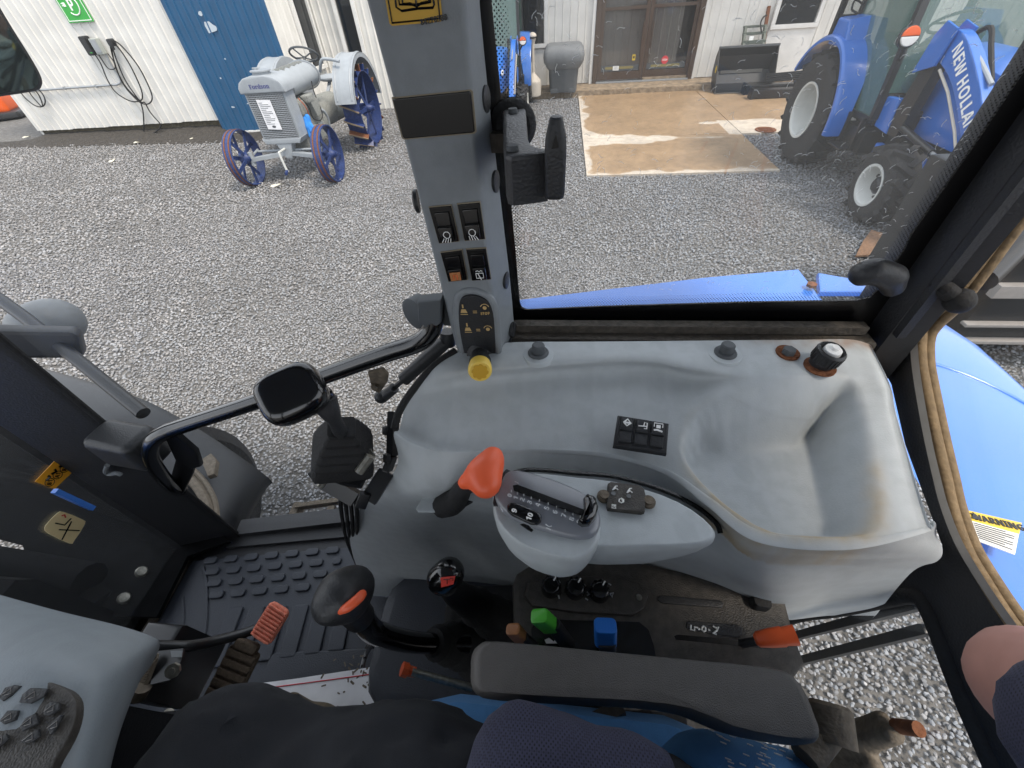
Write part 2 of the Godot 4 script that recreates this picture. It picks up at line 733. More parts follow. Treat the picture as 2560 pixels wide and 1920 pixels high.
func gravel() -> void:
	var kinds := []
	for v in 3:
		var m := M.new()
		var r := RandomNumberGenerator.new()
		r.seed = 50 + v
		var rows := []
		for i in 5:
			var th := PI * i / 4.0
			var q := []
			for j in 6:
				var a := TAU * (j + 0.5 * (i % 2)) / 6.0
				var s := r.randf_range(0.78, 1.15) if i > 0 and i < 4 else 1.0
				q.append(Vector3(sin(th) * cos(a) * s, cos(th) * 0.62 * (s if i > 0 and i < 4 else 0.85), sin(th) * sin(a) * s * 0.78))
			rows.append(q)
		m.rings(rows, false)
		kinds.append(m.mesh(Transform3D.IDENTITY, 28.0))
	var place := [[], [], []]
	var tone := [[], [], []]
	var x := -14.0
	for zone in [[0.0, 4.2, 0.0195, 0.68], [4.2, 7.5, 0.028, 0.90], [7.5, 16.0, 0.042, 1.2]]:
		var p: float = zone[2]
		var lim: float = zone[1]
		var xs := int(minf(lim, 15.0) / p)
		for i in range(-xs, int(minf(lim, 6.5) / p)):
			for j in range(-int(minf(lim, 11.8) / p), int(minf(lim, 1.5) / p)):
				var px := (i + rng.randf_range(-0.6, 0.6)) * p
				var pz := (j + rng.randf_range(-0.6, 0.6)) * p
				var d := sqrt(px * px + pz * pz * (1.0 if pz < 0.0 else 9.0) + 0.6)
				if d < zone[0] or d >= lim: continue
				if px < -5.5 and pz < -9.75: continue
				if px < -4.0 - pz * -2.0 * 0.0 and pz < -9.2 + 0.05 * (px + 10.0) and px < -6.2 and rng.randf() < 0.8: continue
				if px > 0.38 and px < 3.13 and pz < -6.5: continue
				if px > 3.0 and pz < -8.34: continue
				if px > -2.0 and pz < -11.88: continue
				if pz > -0.75 and px > -1.3 and px < 0.35 and pz > -0.45: continue
				var s: float = zone[3] * rng.randf_range(0.009, 0.0195)
				var b := Basis.from_euler(Vector3(rng.randf_range(-0.5, 0.5), rng.randf() * TAU, rng.randf_range(-0.5, 0.5))).scaled_local(Vector3(s, s * rng.randf_range(0.6, 1.0), s * rng.randf_range(0.7, 1.1)))
				var n := rng.randi() % 3
				place[n].append(Transform3D(b, Vector3(px, rng.randf_range(-0.004, 0.012), pz)))
				var g := (0.180 + 0.125 * rng.randf()) * (1.0 + 0.22 * noise.get_noise_2d(px * 0.55, pz * 0.8) + 0.10 * noise.get_noise_2d(px * 2.5 + 9.0, pz * 2.5))
				if rng.randf() < 0.015: g = rng.randf_range(0.33, 0.43)
				var w := rng.randf_range(-0.045, 0.045) + 0.02 * clampf(-px * 0.3 - 0.5, -1.0, 1.0)
				tone[n].append(Color(g * (0.985 + w), g * 0.99, g * (1.01 - w)))
	for n in 3:
		var mm := MultiMesh.new()
		mm.transform_format = MultiMesh.TRANSFORM_3D
		mm.use_colors = true
		mm.mesh = kinds[n]
		mm.instance_count = place[n].size()
		for i in place[n].size():
			mm.set_instance_transform(i, place[n][i])
			mm.set_instance_color(i, tone[n][i])
		var o := MultiMeshInstance3D.new()
		o.name = "gravel"
		o.multimesh = mm
		o.material_override = mats["stone"]
		add_child(o, true)
		tag(o, "loose grey crushed stone covering the yard", "gravel", "", "stuff")


func window_unit(parent: Node3D, xf: Transform3D, w: float, h: float) -> void:
	var g := M.new()
	g.box(xf.translated_local(Vector3(w / 2, h / 2, 0.012)), Vector3(w - 0.06, h - 0.06, 0.01))
	var f := M.new()
	for q in [[w / 2, 0.0, w + 0.14, 0.08], [w / 2, h, w + 0.14, 0.08]]:
		f.box(xf.translated_local(Vector3(q[0], q[1], 0.025)), Vector3(q[2], q[3], 0.07), 0.006)
	for q in [-0.03, w + 0.03]:
		f.box(xf.translated_local(Vector3(q, h / 2, 0.022)), Vector3(0.08, h - 0.085, 0.06), 0.006)
	var win := part(parent, "window", f, "white_trim")
	part(win, "pane", g, "dark_glass")


func building() -> void:
	var b := thing("metal_building", "long white corrugated metal building behind the gravel yard with brown glass doors", "building", Vector3(-4.0, 0, -12.7))
	var inv := root_inv
	var top := 4.2
	# front A, left of the blue door
	for i in 5:
		var m := sheet(0.932, 0.21 + 0.013 * i, top, 0.186, 0.05, 0.018)
		put(b, "wall_sheet", m.mesh(Transform3D.IDENTITY, 30.0), mats["white_wall"], inv * Transform3D(Basis(), Vector3(-12.16 + 0.934 * i, 0, -9.85 + 0.0005 * i)))
	var ft := M.new()
	ft.bx(Vector3(-9.8, 0.1, -10.02), Vector3(4.7, 0.4, 0.2), 0.01)
	part(b, "footing", ft, "footing")
	var end_wall := sheet(3.0, 0.1, top, 0.2, 0.05, 0.018)
	put(b, "wall_sheet", end_wall.mesh(Transform3D.IDENTITY, 30.0), mats["white_wall"], inv * Transform3D(Basis(Vector3.UP, -PI / 2), Vector3(-12.17, 0, -12.9)))
	# blue sliding door
	var bd := M.new()
	bd.bx(Vector3(-6.495, 1.9, -9.84), Vector3(2.0, 3.7, 0.03))
	var dm := part(b, "sliding_door", bd, "blue_door")
	for i in 2:
		var m := sheet(0.995, 0.06, 3.7, 0.166, 0.05, 0.028)
		put(dm, "door_sheet", m.mesh(Transform3D.IDENTITY, 30.0), mats["blue_door"], inv * Transform3D(Basis(), Vector3(-7.495 + 1.005 * i, 0, -9.80 + 0.012 * i)))
	var tr := M.new()
	tr.bx(Vector3(-6.5, 0.03, -9.80), Vector3(2.0, 0.05, 0.06), 0.004)
	part(dm, "bottom_rail", tr, "white_trim")
	for s in [[-6.72, 1.78, 0.15, 0.09], [-6.80, 1.98, 0.05, 0.04], [-6.98, 1.0, 0.02, 0.02], [-6.6, 0.55, 0.06, 0.02], [-7.0, 0.5, 0.05, 0.02], [-6.7, 1.3, 0.02, 0.015]]:
		var sc := M.new()
		var o := []
		for j in 9:
			var a := TAU * j / 9
			var rr := rng.randf_range(0.6, 1.1)
			o.append(Vector3(s[0] + cos(a) * s[2] * rr, s[1] + sin(a) * s[3] * rr, -9.775))
		sc.slab(o, Vector3(0, 0, 0.002))
		part(dm, "scuff", sc, "scuff")
	# return wall and front B1 with two narrow windows
	for s in [[-9.85, 0.9], [-11.5, 0.12]]:
		pass
	var rt := sheet(1.75, 0.02, top, 0.25, 0.06, 0.02)
	put(b, "wall_sheet", rt.mesh(Transform3D.IDENTITY, 30.0), mats["white_wall"], inv * Transform3D(Basis(Vector3.UP, PI / 2), Vector3(-5.52, 0, -9.85)))
	window_unit(b, Transform3D(Basis(Vector3.UP, PI / 2), Vector3(-5.49, 0.92, -10.82)), 0.62, 1.7)
	var b1 := sheet(3.5, 0.0, top, 0.16, 0.05, 0.018)
	put(b, "wall_sheet", b1.mesh(Transform3D.IDENTITY, 30.0), mats["white_wall"], inv * Transform3D(Basis(), Vector3(-5.52, 0, -11.6)))
	window_unit(b, Transform3D(Basis(), Vector3(-4.88, 0.9, -11.57)), 0.36, 1.7)
	var rt2 := sheet(1.1, 0.02, top, 0.25, 0.06, 0.02)
	put(b, "wall_sheet", rt2.mesh(Transform3D.IDENTITY, 30.0), mats["white_wall"], inv * Transform3D(Basis(Vector3.UP, PI / 2), Vector3(-2.02, 0, -11.6)))
	# front B2 with the doors
	for s in [[-2.02, 2.70, 0.95], [3.17, 4.4, 0.0]]:
		var n := 3
		var w: float = (s[1] - s[0]) / n
		for i in n:
			var m := sheet(w - 0.002, 0.14, top, 0.18, 0.03, 0.012)
			put(b, "wall_sheet", m.mesh(Transform3D.IDENTITY, 30.0), mats["white_wall"], inv * Transform3D(Basis(), Vector3(s[0] + w * i, 0, -12.7)))
		if s[2] > 0.0:
			break
	var m2 := sheet(3.2, 0.14, top, 0.2, 0.05, 0.014)
	put(b, "wall_sheet", m2.mesh(Transform3D.IDENTITY, 30.0), mats["white_wall"], inv * Transform3D(Basis(), Vector3(3.19, 0, -12.7)))
	var m3 := sheet(4.0, 0.0, top, 0.2, 0.05, 0.014)
	put(b, "wall_sheet", m3.mesh(Transform3D.IDENTITY, 30.0), mats["white_wall"], inv * Transform3D(Basis(), Vector3(6.39, 0, -12.7)))
	window_unit(b, Transform3D(Basis(), Vector3(-1.6, 0.92, -12.66)), 1.17, 1.7)
	var pn := M.new()
	pn.bx(Vector3(-1.02, 0.5, -12.665), Vector3(1.24, 0.72, 0.04), 0.004)
	part(b, "lower_panel", pn, "white_trim")
	window_unit(b, Transform3D(Basis(), Vector3(4.70, 1.0, -12.66)), 0.86, 1.7)
	var pn2 := M.new()
	pn2.bx(Vector3(5.13, 0.55, -12.665), Vector3(1.0, 0.82, 0.04), 0.004)
	part(b, "lower_panel", pn2, "white_trim")
	# room behind the doors
	var fl := M.new()
	fl.bx(Vector3(1.9, 0.1, -14.8), Vector3(4.6, 0.06, 4.1))
	part(b, "room_floor", fl, "room_floor")
	var rw := M.new()
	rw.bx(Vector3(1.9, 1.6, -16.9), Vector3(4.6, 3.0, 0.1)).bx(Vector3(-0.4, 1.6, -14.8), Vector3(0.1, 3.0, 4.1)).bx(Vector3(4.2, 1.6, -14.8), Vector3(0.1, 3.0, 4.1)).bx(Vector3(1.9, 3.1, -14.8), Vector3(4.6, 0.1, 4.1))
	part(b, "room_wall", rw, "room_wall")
	for q in [[1.2, 0.65, -14.6, 0.5, 1.0, 0.4], [2.6, 0.75, -14.9, 0.8, 1.2, 0.5], [3.4, 0.5, -13.9, 0.4, 0.8, 0.7]]:
		var gd := M.new()
		gd.bx(Vector3(q[0], q[1], q[2]), Vector3(q[3], q[4], q[5]), 0.03)
		part(b, "display_rack", gd, "room_goods")
	# two brown glass doors
	var fr := M.new()
	fr.bx(Vector3(0.80, 1.33, -12.66), Vector3(0.11, 2.4, 0.12), 0.006).bx(Vector3(3.07, 1.33, -12.66), Vector3(0.11, 2.4, 0.12), 0.006).bx(Vector3(1.935, 2.55, -12.66), Vector3(2.4, 0.12, 0.121), 0.006)
	part(b, "door_frame", fr, "brown_frame")
	var sl := M.new()
	sl.bx(Vector3(1.935, 0.145, -12.63), Vector3(2.2, 0.03, 0.18), 0.005)
	part(b, "threshold", sl, "galvanised")
	for i in 2:
		var x0 := 0.86 + 1.085 * i
		var z := -12.66 - 0.02 * i
		var d := M.new()
		d.bx(Vector3(x0 + 0.04, 1.3, z), Vector3(0.08, 2.25, 0.05), 0.004).bx(Vector3(x0 + 1.03, 1.3, z), Vector3(0.08, 2.25, 0.05), 0.004)
		d.bx(Vector3(x0 + 0.535, 0.26, z), Vector3(0.912, 0.16, 0.048), 0.004).bx(Vector3(x0 + 0.535, 1.49, z), Vector3(0.912, 0.06, 0.048), 0.004).bx(Vector3(x0 + 0.535, 2.4, z), Vector3(0.912, 0.08, 0.048), 0.004)
		var leaf := part(b, "door", d, "brown_frame")
		var g := M.new()
		g.bx(Vector3(x0 + 0.535, 1.37, z - 0.004), Vector3(0.92, 2.08, 0.008))
		part(leaf, "pane", g, "door_glass")
		var hd := M.new()
		hd.tube([Vector3(x0 + 0.97 - 0.87 * i, 0.62, z + 0.07), Vector3(x0 + 0.97 - 0.87 * i, 1.25, z + 0.07)], 0.014).bx(Vector3(x0 + 0.97 - 0.87 * i, 0.66, z + 0.045), Vector3(0.02, 0.02, 0.05)).bx(Vector3(x0 + 0.97 - 0.87 * i, 1.2, z + 0.045), Vector3(0.02, 0.02, 0.05))
		part(leaf, "handle", hd, "brown_frame")
		var bn := M.new()
		bn.bx(Vector3(x0 + 0.535, 0.41, z + 0.004), Vector3(0.9, 0.11, 0.004))
		part(leaf, "kick_band", bn, "grey_plastic_dark")
		if i == 1:
			var wd := M.new()
			wd.bx(Vector3(x0 + 0.535, 0.185, z + 0.05), Vector3(1.05, 0.05, 0.03), 0.004)
			part(leaf, "wood_strip", wd, "walk")
		var br := M.new()
		var o := []
		for p in m_capsule(0.34, 0.024, 6):
			o.append(Vector3(x0 + 0.52 + p.x, 0.415 + p.y, z + 0.0065))
		br.slab(o, Vector3(0, 0, 0.002))
		part(leaf, "band_print", br, "olive_print")
	var st := M.new()
	st.bx(Vector3(1.30, 0.41, -12.648), Vector3(0.14, 0.085, 0.003))
	part(b, "paper_notice", st, "white_print")
	for i in 3:
		var ln := M.new()
		ln.bx(Vector3(1.30, 0.435 - 0.022 * i, -12.645), Vector3(0.10, 0.006, 0.002))
		part(b, "print_line", ln, "grey_plastic_dark")
	var yb := M.new()
	yb.bx(Vector3(1.70, 0.60, -12.648), Vector3(0.07, 0.11, 0.003))
	part(b, "yellow_sticker", yb, "yellow_print")
	var yk := M.new()
	yk.bx(Vector3(1.70, 0.605, -12.645), Vector3(0.04, 0.05, 0.002))
	part(b, "sticker_print", yk, "black_plastic")
	var oc := M.new()
	oc.slab(arc(Vector3(2.44, 0.52, -12.669), Vector3.RIGHT, Vector3.UP, 0.083, PI / 8, TAU + PI / 8 - PI / 4, 7), Vector3(0, 0, 0.003))
	part(b, "stop_sticker", oc, "red_print")
	letters(b, "lettering", "STOP", 0.035, Transform3D(Basis(), Vector3(2.44, 0.52, -12.663)), "white_print")
	for q in [0.70, 3.15]:
		var cs := M.new()
		cs.bx(Vector3(q, 1.4, -12.66), Vector3(0.07, 2.55, 0.07), 0.006)
		part(b, "door_casing", cs, "white_trim")
	var rf := M.new()
	rf.bx(Vector3(-1.0, top + 0.08, -15.0), Vector3(23.0, 0.15, 6.6)).bx(Vector3(-8.85, top + 0.08, -10.75), Vector3(7.0, 0.15, 1.9))
	part(b, "roof", rf, "white_trim")


func m_capsule(hl: float, r: float, n: int) -> PackedVector2Array:
	var o := PackedVector2Array()
	for i in n + 1:
		var a := -PI / 2 + PI * i / n
		o.append(Vector2(hl - r + cos(a) * r, sin(a) * r))
	for i in n + 1:
		var a := PI / 2 + PI * i / n
		o.append(Vector2(-hl + r + cos(a) * r, sin(a) * r))
	return o


func wall_things() -> void:
	# charging bay sign
	var s := thing("parking_sign", "square green sign with a white letter P and plug ring on the white wall", "sign", Vector3(-9.345, 1.98, -9.8))
	var m := M.new()
	m.bx(Vector3(-9.345, 2.245, -9.81), Vector3(0.53, 0.53, 0.02))
	part(s, "board", m, "green_sign")
	var e := M.new()
	for q in [[0.0, -0.24, 0.49, 0.012], [0.0, 0.24, 0.49, 0.012]]:
		e.bx(Vector3(-9.345 + q[0], 2.245 + q[1], -9.798), Vector3(q[2], q[3], 0.004))
	for q in [-0.24, 0.24]:
		e.bx(Vector3(-9.345 + q, 2.245, -9.798), Vector3(0.012, 0.468, 0.004))
	part(s, "border_line", e, "white_print")
	var r := M.new()
	var a0 := arc(Vector3(-9.345, 2.23, -9.798), Vector3.RIGHT, Vector3.UP, 0.145, -2.3, 2.5, 26)
	r.tube(a0, 0.010, 6)
	part(s, "plug_ring", r, "white_print")
	r = M.new()
	r.bx(Vector3(-9.485, 2.24, -9.797), Vector3(0.05, 0.06, 0.006)).bx(Vector3(-9.525, 2.225, -9.797), Vector3(0.03, 0.012, 0.006)).bx(Vector3(-9.525, 2.255, -9.797), Vector3(0.03, 0.012, 0.006))
	part(s, "plug_mark", r, "white_print")
	letters(s, "lettering", "P", 0.17, Transform3D(Basis(), Vector3(-9.345, 2.23, -9.797)), "white_print")
	# charger
	var c := thing("charger", "black wall charger with a small light strip and cable under the green sign", "charger", Vector3(-9.46, 1.49, -9.8))
	var cb := M.new()
	cb.rbox(Transform3D(Basis(Vector3.RIGHT, PI / 2), Vector3(-9.463, 1.635, -9.76)), Vector3(0.13, 0.14, 0.30), 0.025, 0.015)
	part(c, "case", cb, "black_plastic")
	var cl := M.new()
	cl.bx(Vector3(-9.43, 1.53, -9.688), Vector3(0.05, 0.012, 0.006))
	part(c, "light_strip", cl, "green_sign")
	var cc := M.new()
	cc.tube(cr([Vector3(-9.45, 1.4874, -9.77), Vector3(-9.4464, 1.3453, -9.77), Vector3(-9.5184, 1.0854, -9.77), Vector3(-9.5123, 0.8841, -9.77), Vector3(-9.3959, 0.7557, -9.77), Vector3(-9.2318, 0.6823, -9.77), Vector3(-9.0567, 0.6923, -9.77)], 5), 0.011, 6)
	part(c, "cable", cc, "black_rubber")
	cc = M.new()
	cc.tube(cr([Vector3(-9.3822, 1.4906, -9.78), Vector3(-9.3617, 1.2794, -9.78), Vector3(-9.2728, 1.2449, -9.78), Vector3(-9.1859, 1.2717, -9.78), Vector3(-9.1415, 1.3756, -9.78), Vector3(-9.1669, 1.4955, -9.78)], 4), 0.009, 6)
	part(c, "cable", cc, "black_rubber")
	var j := thing("junction_box", "grey square junction box with clear lid beside the black charger", "box", Vector3(-9.285, 1.5, -9.8))
	var jb := M.new()
	jb.rbox(Transform3D(Basis(Vector3.RIGHT, PI / 2), Vector3(-9.285, 1.615, -9.78)), Vector3(0.16, 0.1, 0.25), 0.012, 0.008)
	part(j, "case", jb, "grey_box")
	var jl := M.new()
	jl.rbox(Transform3D(Basis(Vector3.RIGHT, PI / 2), Vector3(-9.285, 1.62, -9.725)), Vector3(0.125, 0.012, 0.2), 0.01, 0.003)
	part(j, "lid", jl, "galvanised")
	var cd := M.new()
	cd.tube(cr([Vector3(-9.2364, 1.4964, -9.8), Vector3(-9.2585, 1.2568, -9.8), Vector3(-9.2479, 1.101, -9.8), Vector3(-9.2794, 1.023, -9.8), Vector3(-9.4069, 0.9882, -9.8)], 4) + [Vector3(-10.5534, 0.9783, -9.8), Vector3(-11.8355, 0.9597, -9.8)], 0.02, 8)
	for q in [Vector3(-9.9007, 0.9802, -9.8), Vector3(-10.6661, 0.9788, -9.8), Vector3(-11.4801, 0.9663, -9.8)]:
		cd.bx(q, Vector3(0.03, 0.06, 0.05), 0.004)
	solo("conduit", "grey conduit pipe running along the white wall below the charger", "conduit", cd, "galvanised", Vector3(-10.4, 0.97, -9.8))
	var h := thing("charging_cable", "long black charging cable coiled over a hook on the white wall", "cable", Vector3(-9.0, 0.05, -9.8))
	var hk := M.new()
	hk.rbox(Transform3D(Basis(Vector3.RIGHT, PI / 2), Vector3(-8.936, 1.6593, -9.77)), Vector3(0.09, 0.12, 0.12), 0.03, 0.01)
	hk.tube([Vector3(-8.9232, 1.6352, -9.72), Vector3(-8.9232, 1.5493, -9.72)], [0.035, 0.022], 10)
	part(h, "plug", hk, "black_plastic")
	for l in [[Vector3(-8.9458, 1.6759, -9.75), Vector3(-9.0421, 1.5006, -9.75), Vector3(-9.1717, 1.1677, -9.75), Vector3(-9.1919, 0.9314, -9.75), Vector3(-9.1052, 0.7231, -9.75), Vector3(-9.0222, 0.6445, -9.75), Vector3(-8.871, 0.6387, -9.75), Vector3(-8.7222, 0.733, -9.75), Vector3(-8.6524, 0.9255, -9.75), Vector3(-8.6294, 1.2591, -9.75), Vector3(-8.7152, 1.5437, -9.75), Vector3(-8.8032, 1.6621, -9.75), Vector3(-8.875, 1.6867, -9.75)], [Vector3(-8.946, 1.6597, -9.77), Vector3(-9.0487, 1.3877, -9.77), Vector3(-9.1188, 1.0686, -9.77), Vector3(-9.0925, 0.8017, -9.77), Vector3(-9.0503, 0.7005, -9.77), Vector3(-8.9525, 0.7549, -9.77), Vector3(-8.8718, 0.915, -9.77), Vector3(-8.8197, 1.2266, -9.77), Vector3(-8.829, 1.4886, -9.77), Vector3(-8.8864, 1.6569, -9.77)], [Vector3(-8.9583, 1.6471, -9.76), Vector3(-9.1507, 1.2805, -9.76), Vector3(-9.193, 0.994, -9.76), Vector3(-9.1173, 0.788, -9.76), Vector3(-9.034, 0.6682, -9.76), Vector3(-8.9648, 0.6572, -9.76), Vector3(-8.9675, 0.4782, -9.76), Vector3(-8.8943, 0.2735, -9.76), Vector3(-8.8996, 0.2199, -9.76), Vector3(-9.0256, 0.1426, -9.76), Vector3(-9.1855, 0.0838, -9.76)], [Vector3(-9.0659, 0.6908, -9.78), Vector3(-9.1421, 0.5064, -9.78), Vector3(-9.3059, 0.2654, -9.78), Vector3(-9.4156, 0.1235, -9.78)]]:
		var t := M.new()
		t.tube(cr(l, 5), 0.012, 6)
		part(h, "cable", t, "black_rubber")
	var h2 := M.new()
	h2.tube(cr([Vector3(-11.7559, 0.9826, -9.77), Vector3(-11.7452, 0.8476, -9.77), Vector3(-11.6719, 0.7247, -9.77), Vector3(-11.5666, 0.6773, -9.77), Vector3(-11.4478, 0.6902, -9.77), Vector3(-11.3366, 0.7549, -9.77), Vector3(-11.2646, 0.8626, -9.77), Vector3(-11.268, 0.9629, -9.77), Vector3(-11.3143, 1.0308, -9.77)], 5), 0.011, 6).tube(cr([Vector3(-11.5112, 1.0076, -9.76), Vector3(-11.5375, 0.892, -9.76), Vector3(-11.5133, 0.7551, -9.76), Vector3(-11.4897, 0.6851, -9.76), Vector3(-11.4337, 0.7176, -9.76), Vector3(-11.3511, 0.893, -9.76), Vector3(-11.3847, 1.0189, -9.76)], 5), 0.011, 6)
	solo("spare_cable", "short black cable loop hanging below the conduit by the wall end", "cable", h2, "black_rubber", Vector3(-11.5, 0.7, -9.8))


func yard_things() -> void:
	# litter bin
	var b := thing("litter_bin", "dark grey plastic litter bin with bulging hooded lid by the doors", "bin", Vector3(0.02, 0.13, -11.95))
	var body := M.new()
	var rs := []
	for q in [[0.13, 0.60, 0.5], [0.16, 0.63, 0.52], [0.55, 0.68, 0.58], [0.62, 0.70, 0.6]]:
		rs.append(body.ring(Transform3D(Basis(), Vector3(0.03, q[0], -11.98)), body.rrect(q[1], q[2], 0.09)))
	body.rings(rs)
	part(b, "body", body, "grey_plastic_dark")
	for x in [-0.18, 0.24]:
		var ft := M.new()
		ft.bx(Vector3(x, 0.17, -11.72), Vector3(0.16, 0.09, 0.05), 0.01)
		part(b, "foot", ft, "grey_plastic_dark")
	var lid := M.new()
	rs = []
	for q in [[0.58, 0.72, 0.62], [0.62, 0.78, 0.68], [0.72, 0.90, 0.78], [0.82, 0.92, 0.8], [0.92, 0.88, 0.76], [0.99, 0.78, 0.6], [1.01, 0.70, 0.5]]:
		rs.append(lid.ring(Transform3D(Basis(), Vector3(0.03, q[0], -11.98)), lid.rrect(q[1], q[2], 0.10)))
	lid.rings(rs)
	mk("bin_lid", "6a6e71", 0.55)
	part(b, "lid", lid, "bin_lid")
	# smokers' post
	var a := thing("ashtray_post", "beige smokers' post with wide round base and hooded top beside the bin", "ashtray", Vector3(-0.66, 0.13, -11.5))
	var ax := Transform3D(Basis(), Vector3(-0.66, 0.13, -11.56))
	var m := M.new()
	m.lathe(ax, [Vector2(0.17, 0), Vector2(0.18, 0.02), Vector2(0.185, 0.26), Vector2(0.17, 0.30), Vector2(0.09, 0.38), Vector2(0.05, 0.42), Vector2(0.042, 0.46), Vector2(0.038, 0.92), Vector2(0.06, 0.99), Vector2(0.08, 1.03)], 24)
	part(a, "base_and_stem", m, "beige_plastic")
	var m2 := M.new()
	m2.lathe(ax, [Vector2(0.06, 1.035), Vector2(0.06, 1.06)], 16)
	part(a, "opening", m2, "black_plastic")
	var m3 := M.new()
	m3.lathe(ax, [Vector2(0.085, 1.06), Vector2(0.09, 1.075), Vector2(0.075, 1.11), Vector2(0.03, 1.135), Vector2(0, 1.14)], 20)
	part(a, "hood", m3, "beige_plastic")
	# loader bucket
	var k := thing("loader_bucket", "wide black loader bucket standing on the apron against the white wall", "bucket", Vector3(4.05, 0, -11.7))
	var prof := [Vector2(0.02, 0.62), Vector2(0.0, 0.02), Vector2(0.10, 0.0), Vector2(0.42, 0.10), Vector2(0.55, 0.32), Vector2(0.52, 0.60), Vector2(0.42, 0.75)]
	var sh := M.new()
	var r0 := []
	var r1 := []
	for p in prof.slice(1):
		r0.append(Vector3(3.42, p.y + 0.02, -11.45 - p.x))
		r1.append(Vector3(4.66, p.y + 0.02, -11.45 - p.x))
	sh.strip(r0, r1, false)
	for i in r0.size():
		r0[i] += Vector3(0, 0.012, -0.012)
		r1[i] += Vector3(0, 0.012, -0.012)
	sh.strip(r0, r1, false)
	part(k, "shell", sh, "black_paint", 20.0)
	for x in [3.42, 4.65]:
		var sd := M.new()
		var o := []
		for p in prof.slice(1):
			o.append(Vector3(x, p.y + 0.02, -11.45 - p.x))
		sd.slab(o, Vector3(0.015, 0, 0))
		part(k, "side_plate", sd, "black_paint")
	var ed := M.new()
	ed.bx(Vector3(4.04, 0.03, -11.44), Vector3(1.26, 0.02, 0.10), 0.004).bx(Vector3(4.04, 0.33, -11.965), Vector3(0.9, 0.06, 0.01))
	part(k, "cutting_edge", ed, "steel")
	var rim := M.new()
	rim.bx(Vector3(4.04, 0.785, -11.87), Vector3(1.25, 0.04, 0.05), 0.006)
	part(k, "top_rim", rim, "grey_plastic_dark")
	var dc := M.new()
	dc.lathe(Transform3D(Basis(Vector3.FORWARD, PI / 2).scaled(Vector3(1, 1.4, 1)), Vector3(3.412, 0.42, -11.75)), [Vector2(0.05, 0), Vector2(0.05, 0.003)], 16)
	part(k, "decal", dc, "yellow_print")
	# beams
	var i := 0
	for q in [[3.97, -11.3, 1.4, 0.17, "long black steel beam lying behind the shorter one before the bucket"], [3.98, -10.86, 1.1, 0.16, "short black box beam lying nearest on the wet apron below the bucket"]]:
		var bm := M.new()
		bm.bx(Vector3(q[0] + q[2] / 2, 0.02 + q[3] / 2, q[1]), Vector3(q[2], q[3], 0.2), 0.012)
		bm.bx(Vector3(q[0] + 0.01, 0.03 + q[3] / 2, q[1]), Vector3(0.03, q[3] + 0.04, 0.23), 0.006)
		solo("steel_beam", q[4], "beam", bm, "black_paint", Vector3(q[0] + q[2] / 2, 0.02, q[1]))
	var gr := M.new()
	for q in 5:
		gr.bar(Vector3(4.35 + q * 0.02, 0.24 + q * 0.02, -11.25 - q * 0.06), Vector3(5.6, 0.30 + q * 0.02, -11.1 - q * 0.08), 0.04, 0.03)
	solo("fork_bundle", "bundle of thin black steel bars lying across the beams", "steel bars", gr, "black_paint", Vector3(4.9, 0.24, -11.3))
	# carrier frame leaning on the wall
	var c := thing("carrier_frame", "grey green attachment carrier frame leaning on the white wall behind the bucket", "carrier frame", Vector3(4.25, 0.13, -12.3))
	mk("frame_green", "5d655c", 0.6, {"tone": "blotch", "gs": 4.0})
	for x in [4.02, 4.44]:
		var u := M.new()
		u.bar(Vector3(x, 0.6, -12.16), Vector3(x + 0.03, 1.05, -12.5), 0.05, 0.09, Vector3.BACK, 0.006)
		part(c, "upright", u, "frame_green")
	for q in [[0.62, -12.14, 0.09], [0.80, -12.28, 0.07], [0.94, -12.39, 0.05], [1.05, -12.48, 0.04]]:
		var cbm := M.new()
		cbm.bx(Vector3(4.24, q[0], q[1]), Vector3(0.52 - 0.1 * (q[0] - 0.6), q[2], 0.06), 0.006)
		part(c, "crossbar", cbm, "frame_green")
	var pl := M.new()
	pl.bar(Vector3(4.24, 0.2, -12.05), Vector3(4.24, 0.62, -12.18), 0.36, 0.03, Vector3.BACK)
	part(c, "back_plate", pl, "grey_plastic_dark")
	for q in [[4.17, 0.87, -12.28], [4.15, 0.72, -12.17]]:
		var wp := M.new()
		wp.bx(Vector3(q[0], q[1], q[2]), Vector3(0.09, 0.07, 0.01))
		part(c, "label_plate", wp, "white_print")
	var fk := M.new()
	fk.bar(Vector3(4.55, 0.15, -12.1), Vector3(4.50, 0.95, -12.5), 0.05, 0.08, Vector3.BACK).bar(Vector3(4.48, 0.9, -12.45), Vector3(4.47, 1.36, -12.62), 0.06, 0.06, Vector3.BACK)
	part(c, "arm", fk, "rust")
	var hs := M.new()
	hs.tube(cr([Vector3(4.38, 0.95, -12.35), Vector3(4.32, 1.1, -12.4), Vector3(4.36, 1.2, -12.45), Vector3(4.44, 1.22, -12.5)], 5), 0.015, 6)
	part(c, "hose", hs, "black_rubber")
	# rusty plate on the gravel
	var rp := M.new()
	rp.slab([Vector3(3.3352, 0.03, -4.5627), Vector3(3.4937, 0.03, -4.3767), Vector3(3.2259, 0.03, -4.0385), Vector3(2.9233, 0.03, -4.0057), Vector3(3.1353, 0.03, -4.313)], Vector3(0, 0.02, 0), 0.003)
	solo("rusty_plate", "bent rusty steel plate lying on the gravel near the front wheel", "steel plate", rp, "rusty_plate", Vector3(3.2, 0.02, -4.3))
	# orange machine nose beyond the wall's end
	var og := thing("orange_machine", "orange and black machine nose beyond the end of the white wall", "machine", Vector3(-16.1, 0, -12.3))
	var on := M.new()
	on.rbox(Transform3D(Basis(Vector3.UP, 0.5), Vector3(-16.6, 0.38, -12.6)), Vector3(1.2, 0.45, 0.8), 0.12, 0.08)
	part(og, "hood", on, "orange_lens")
	var ob := M.new()
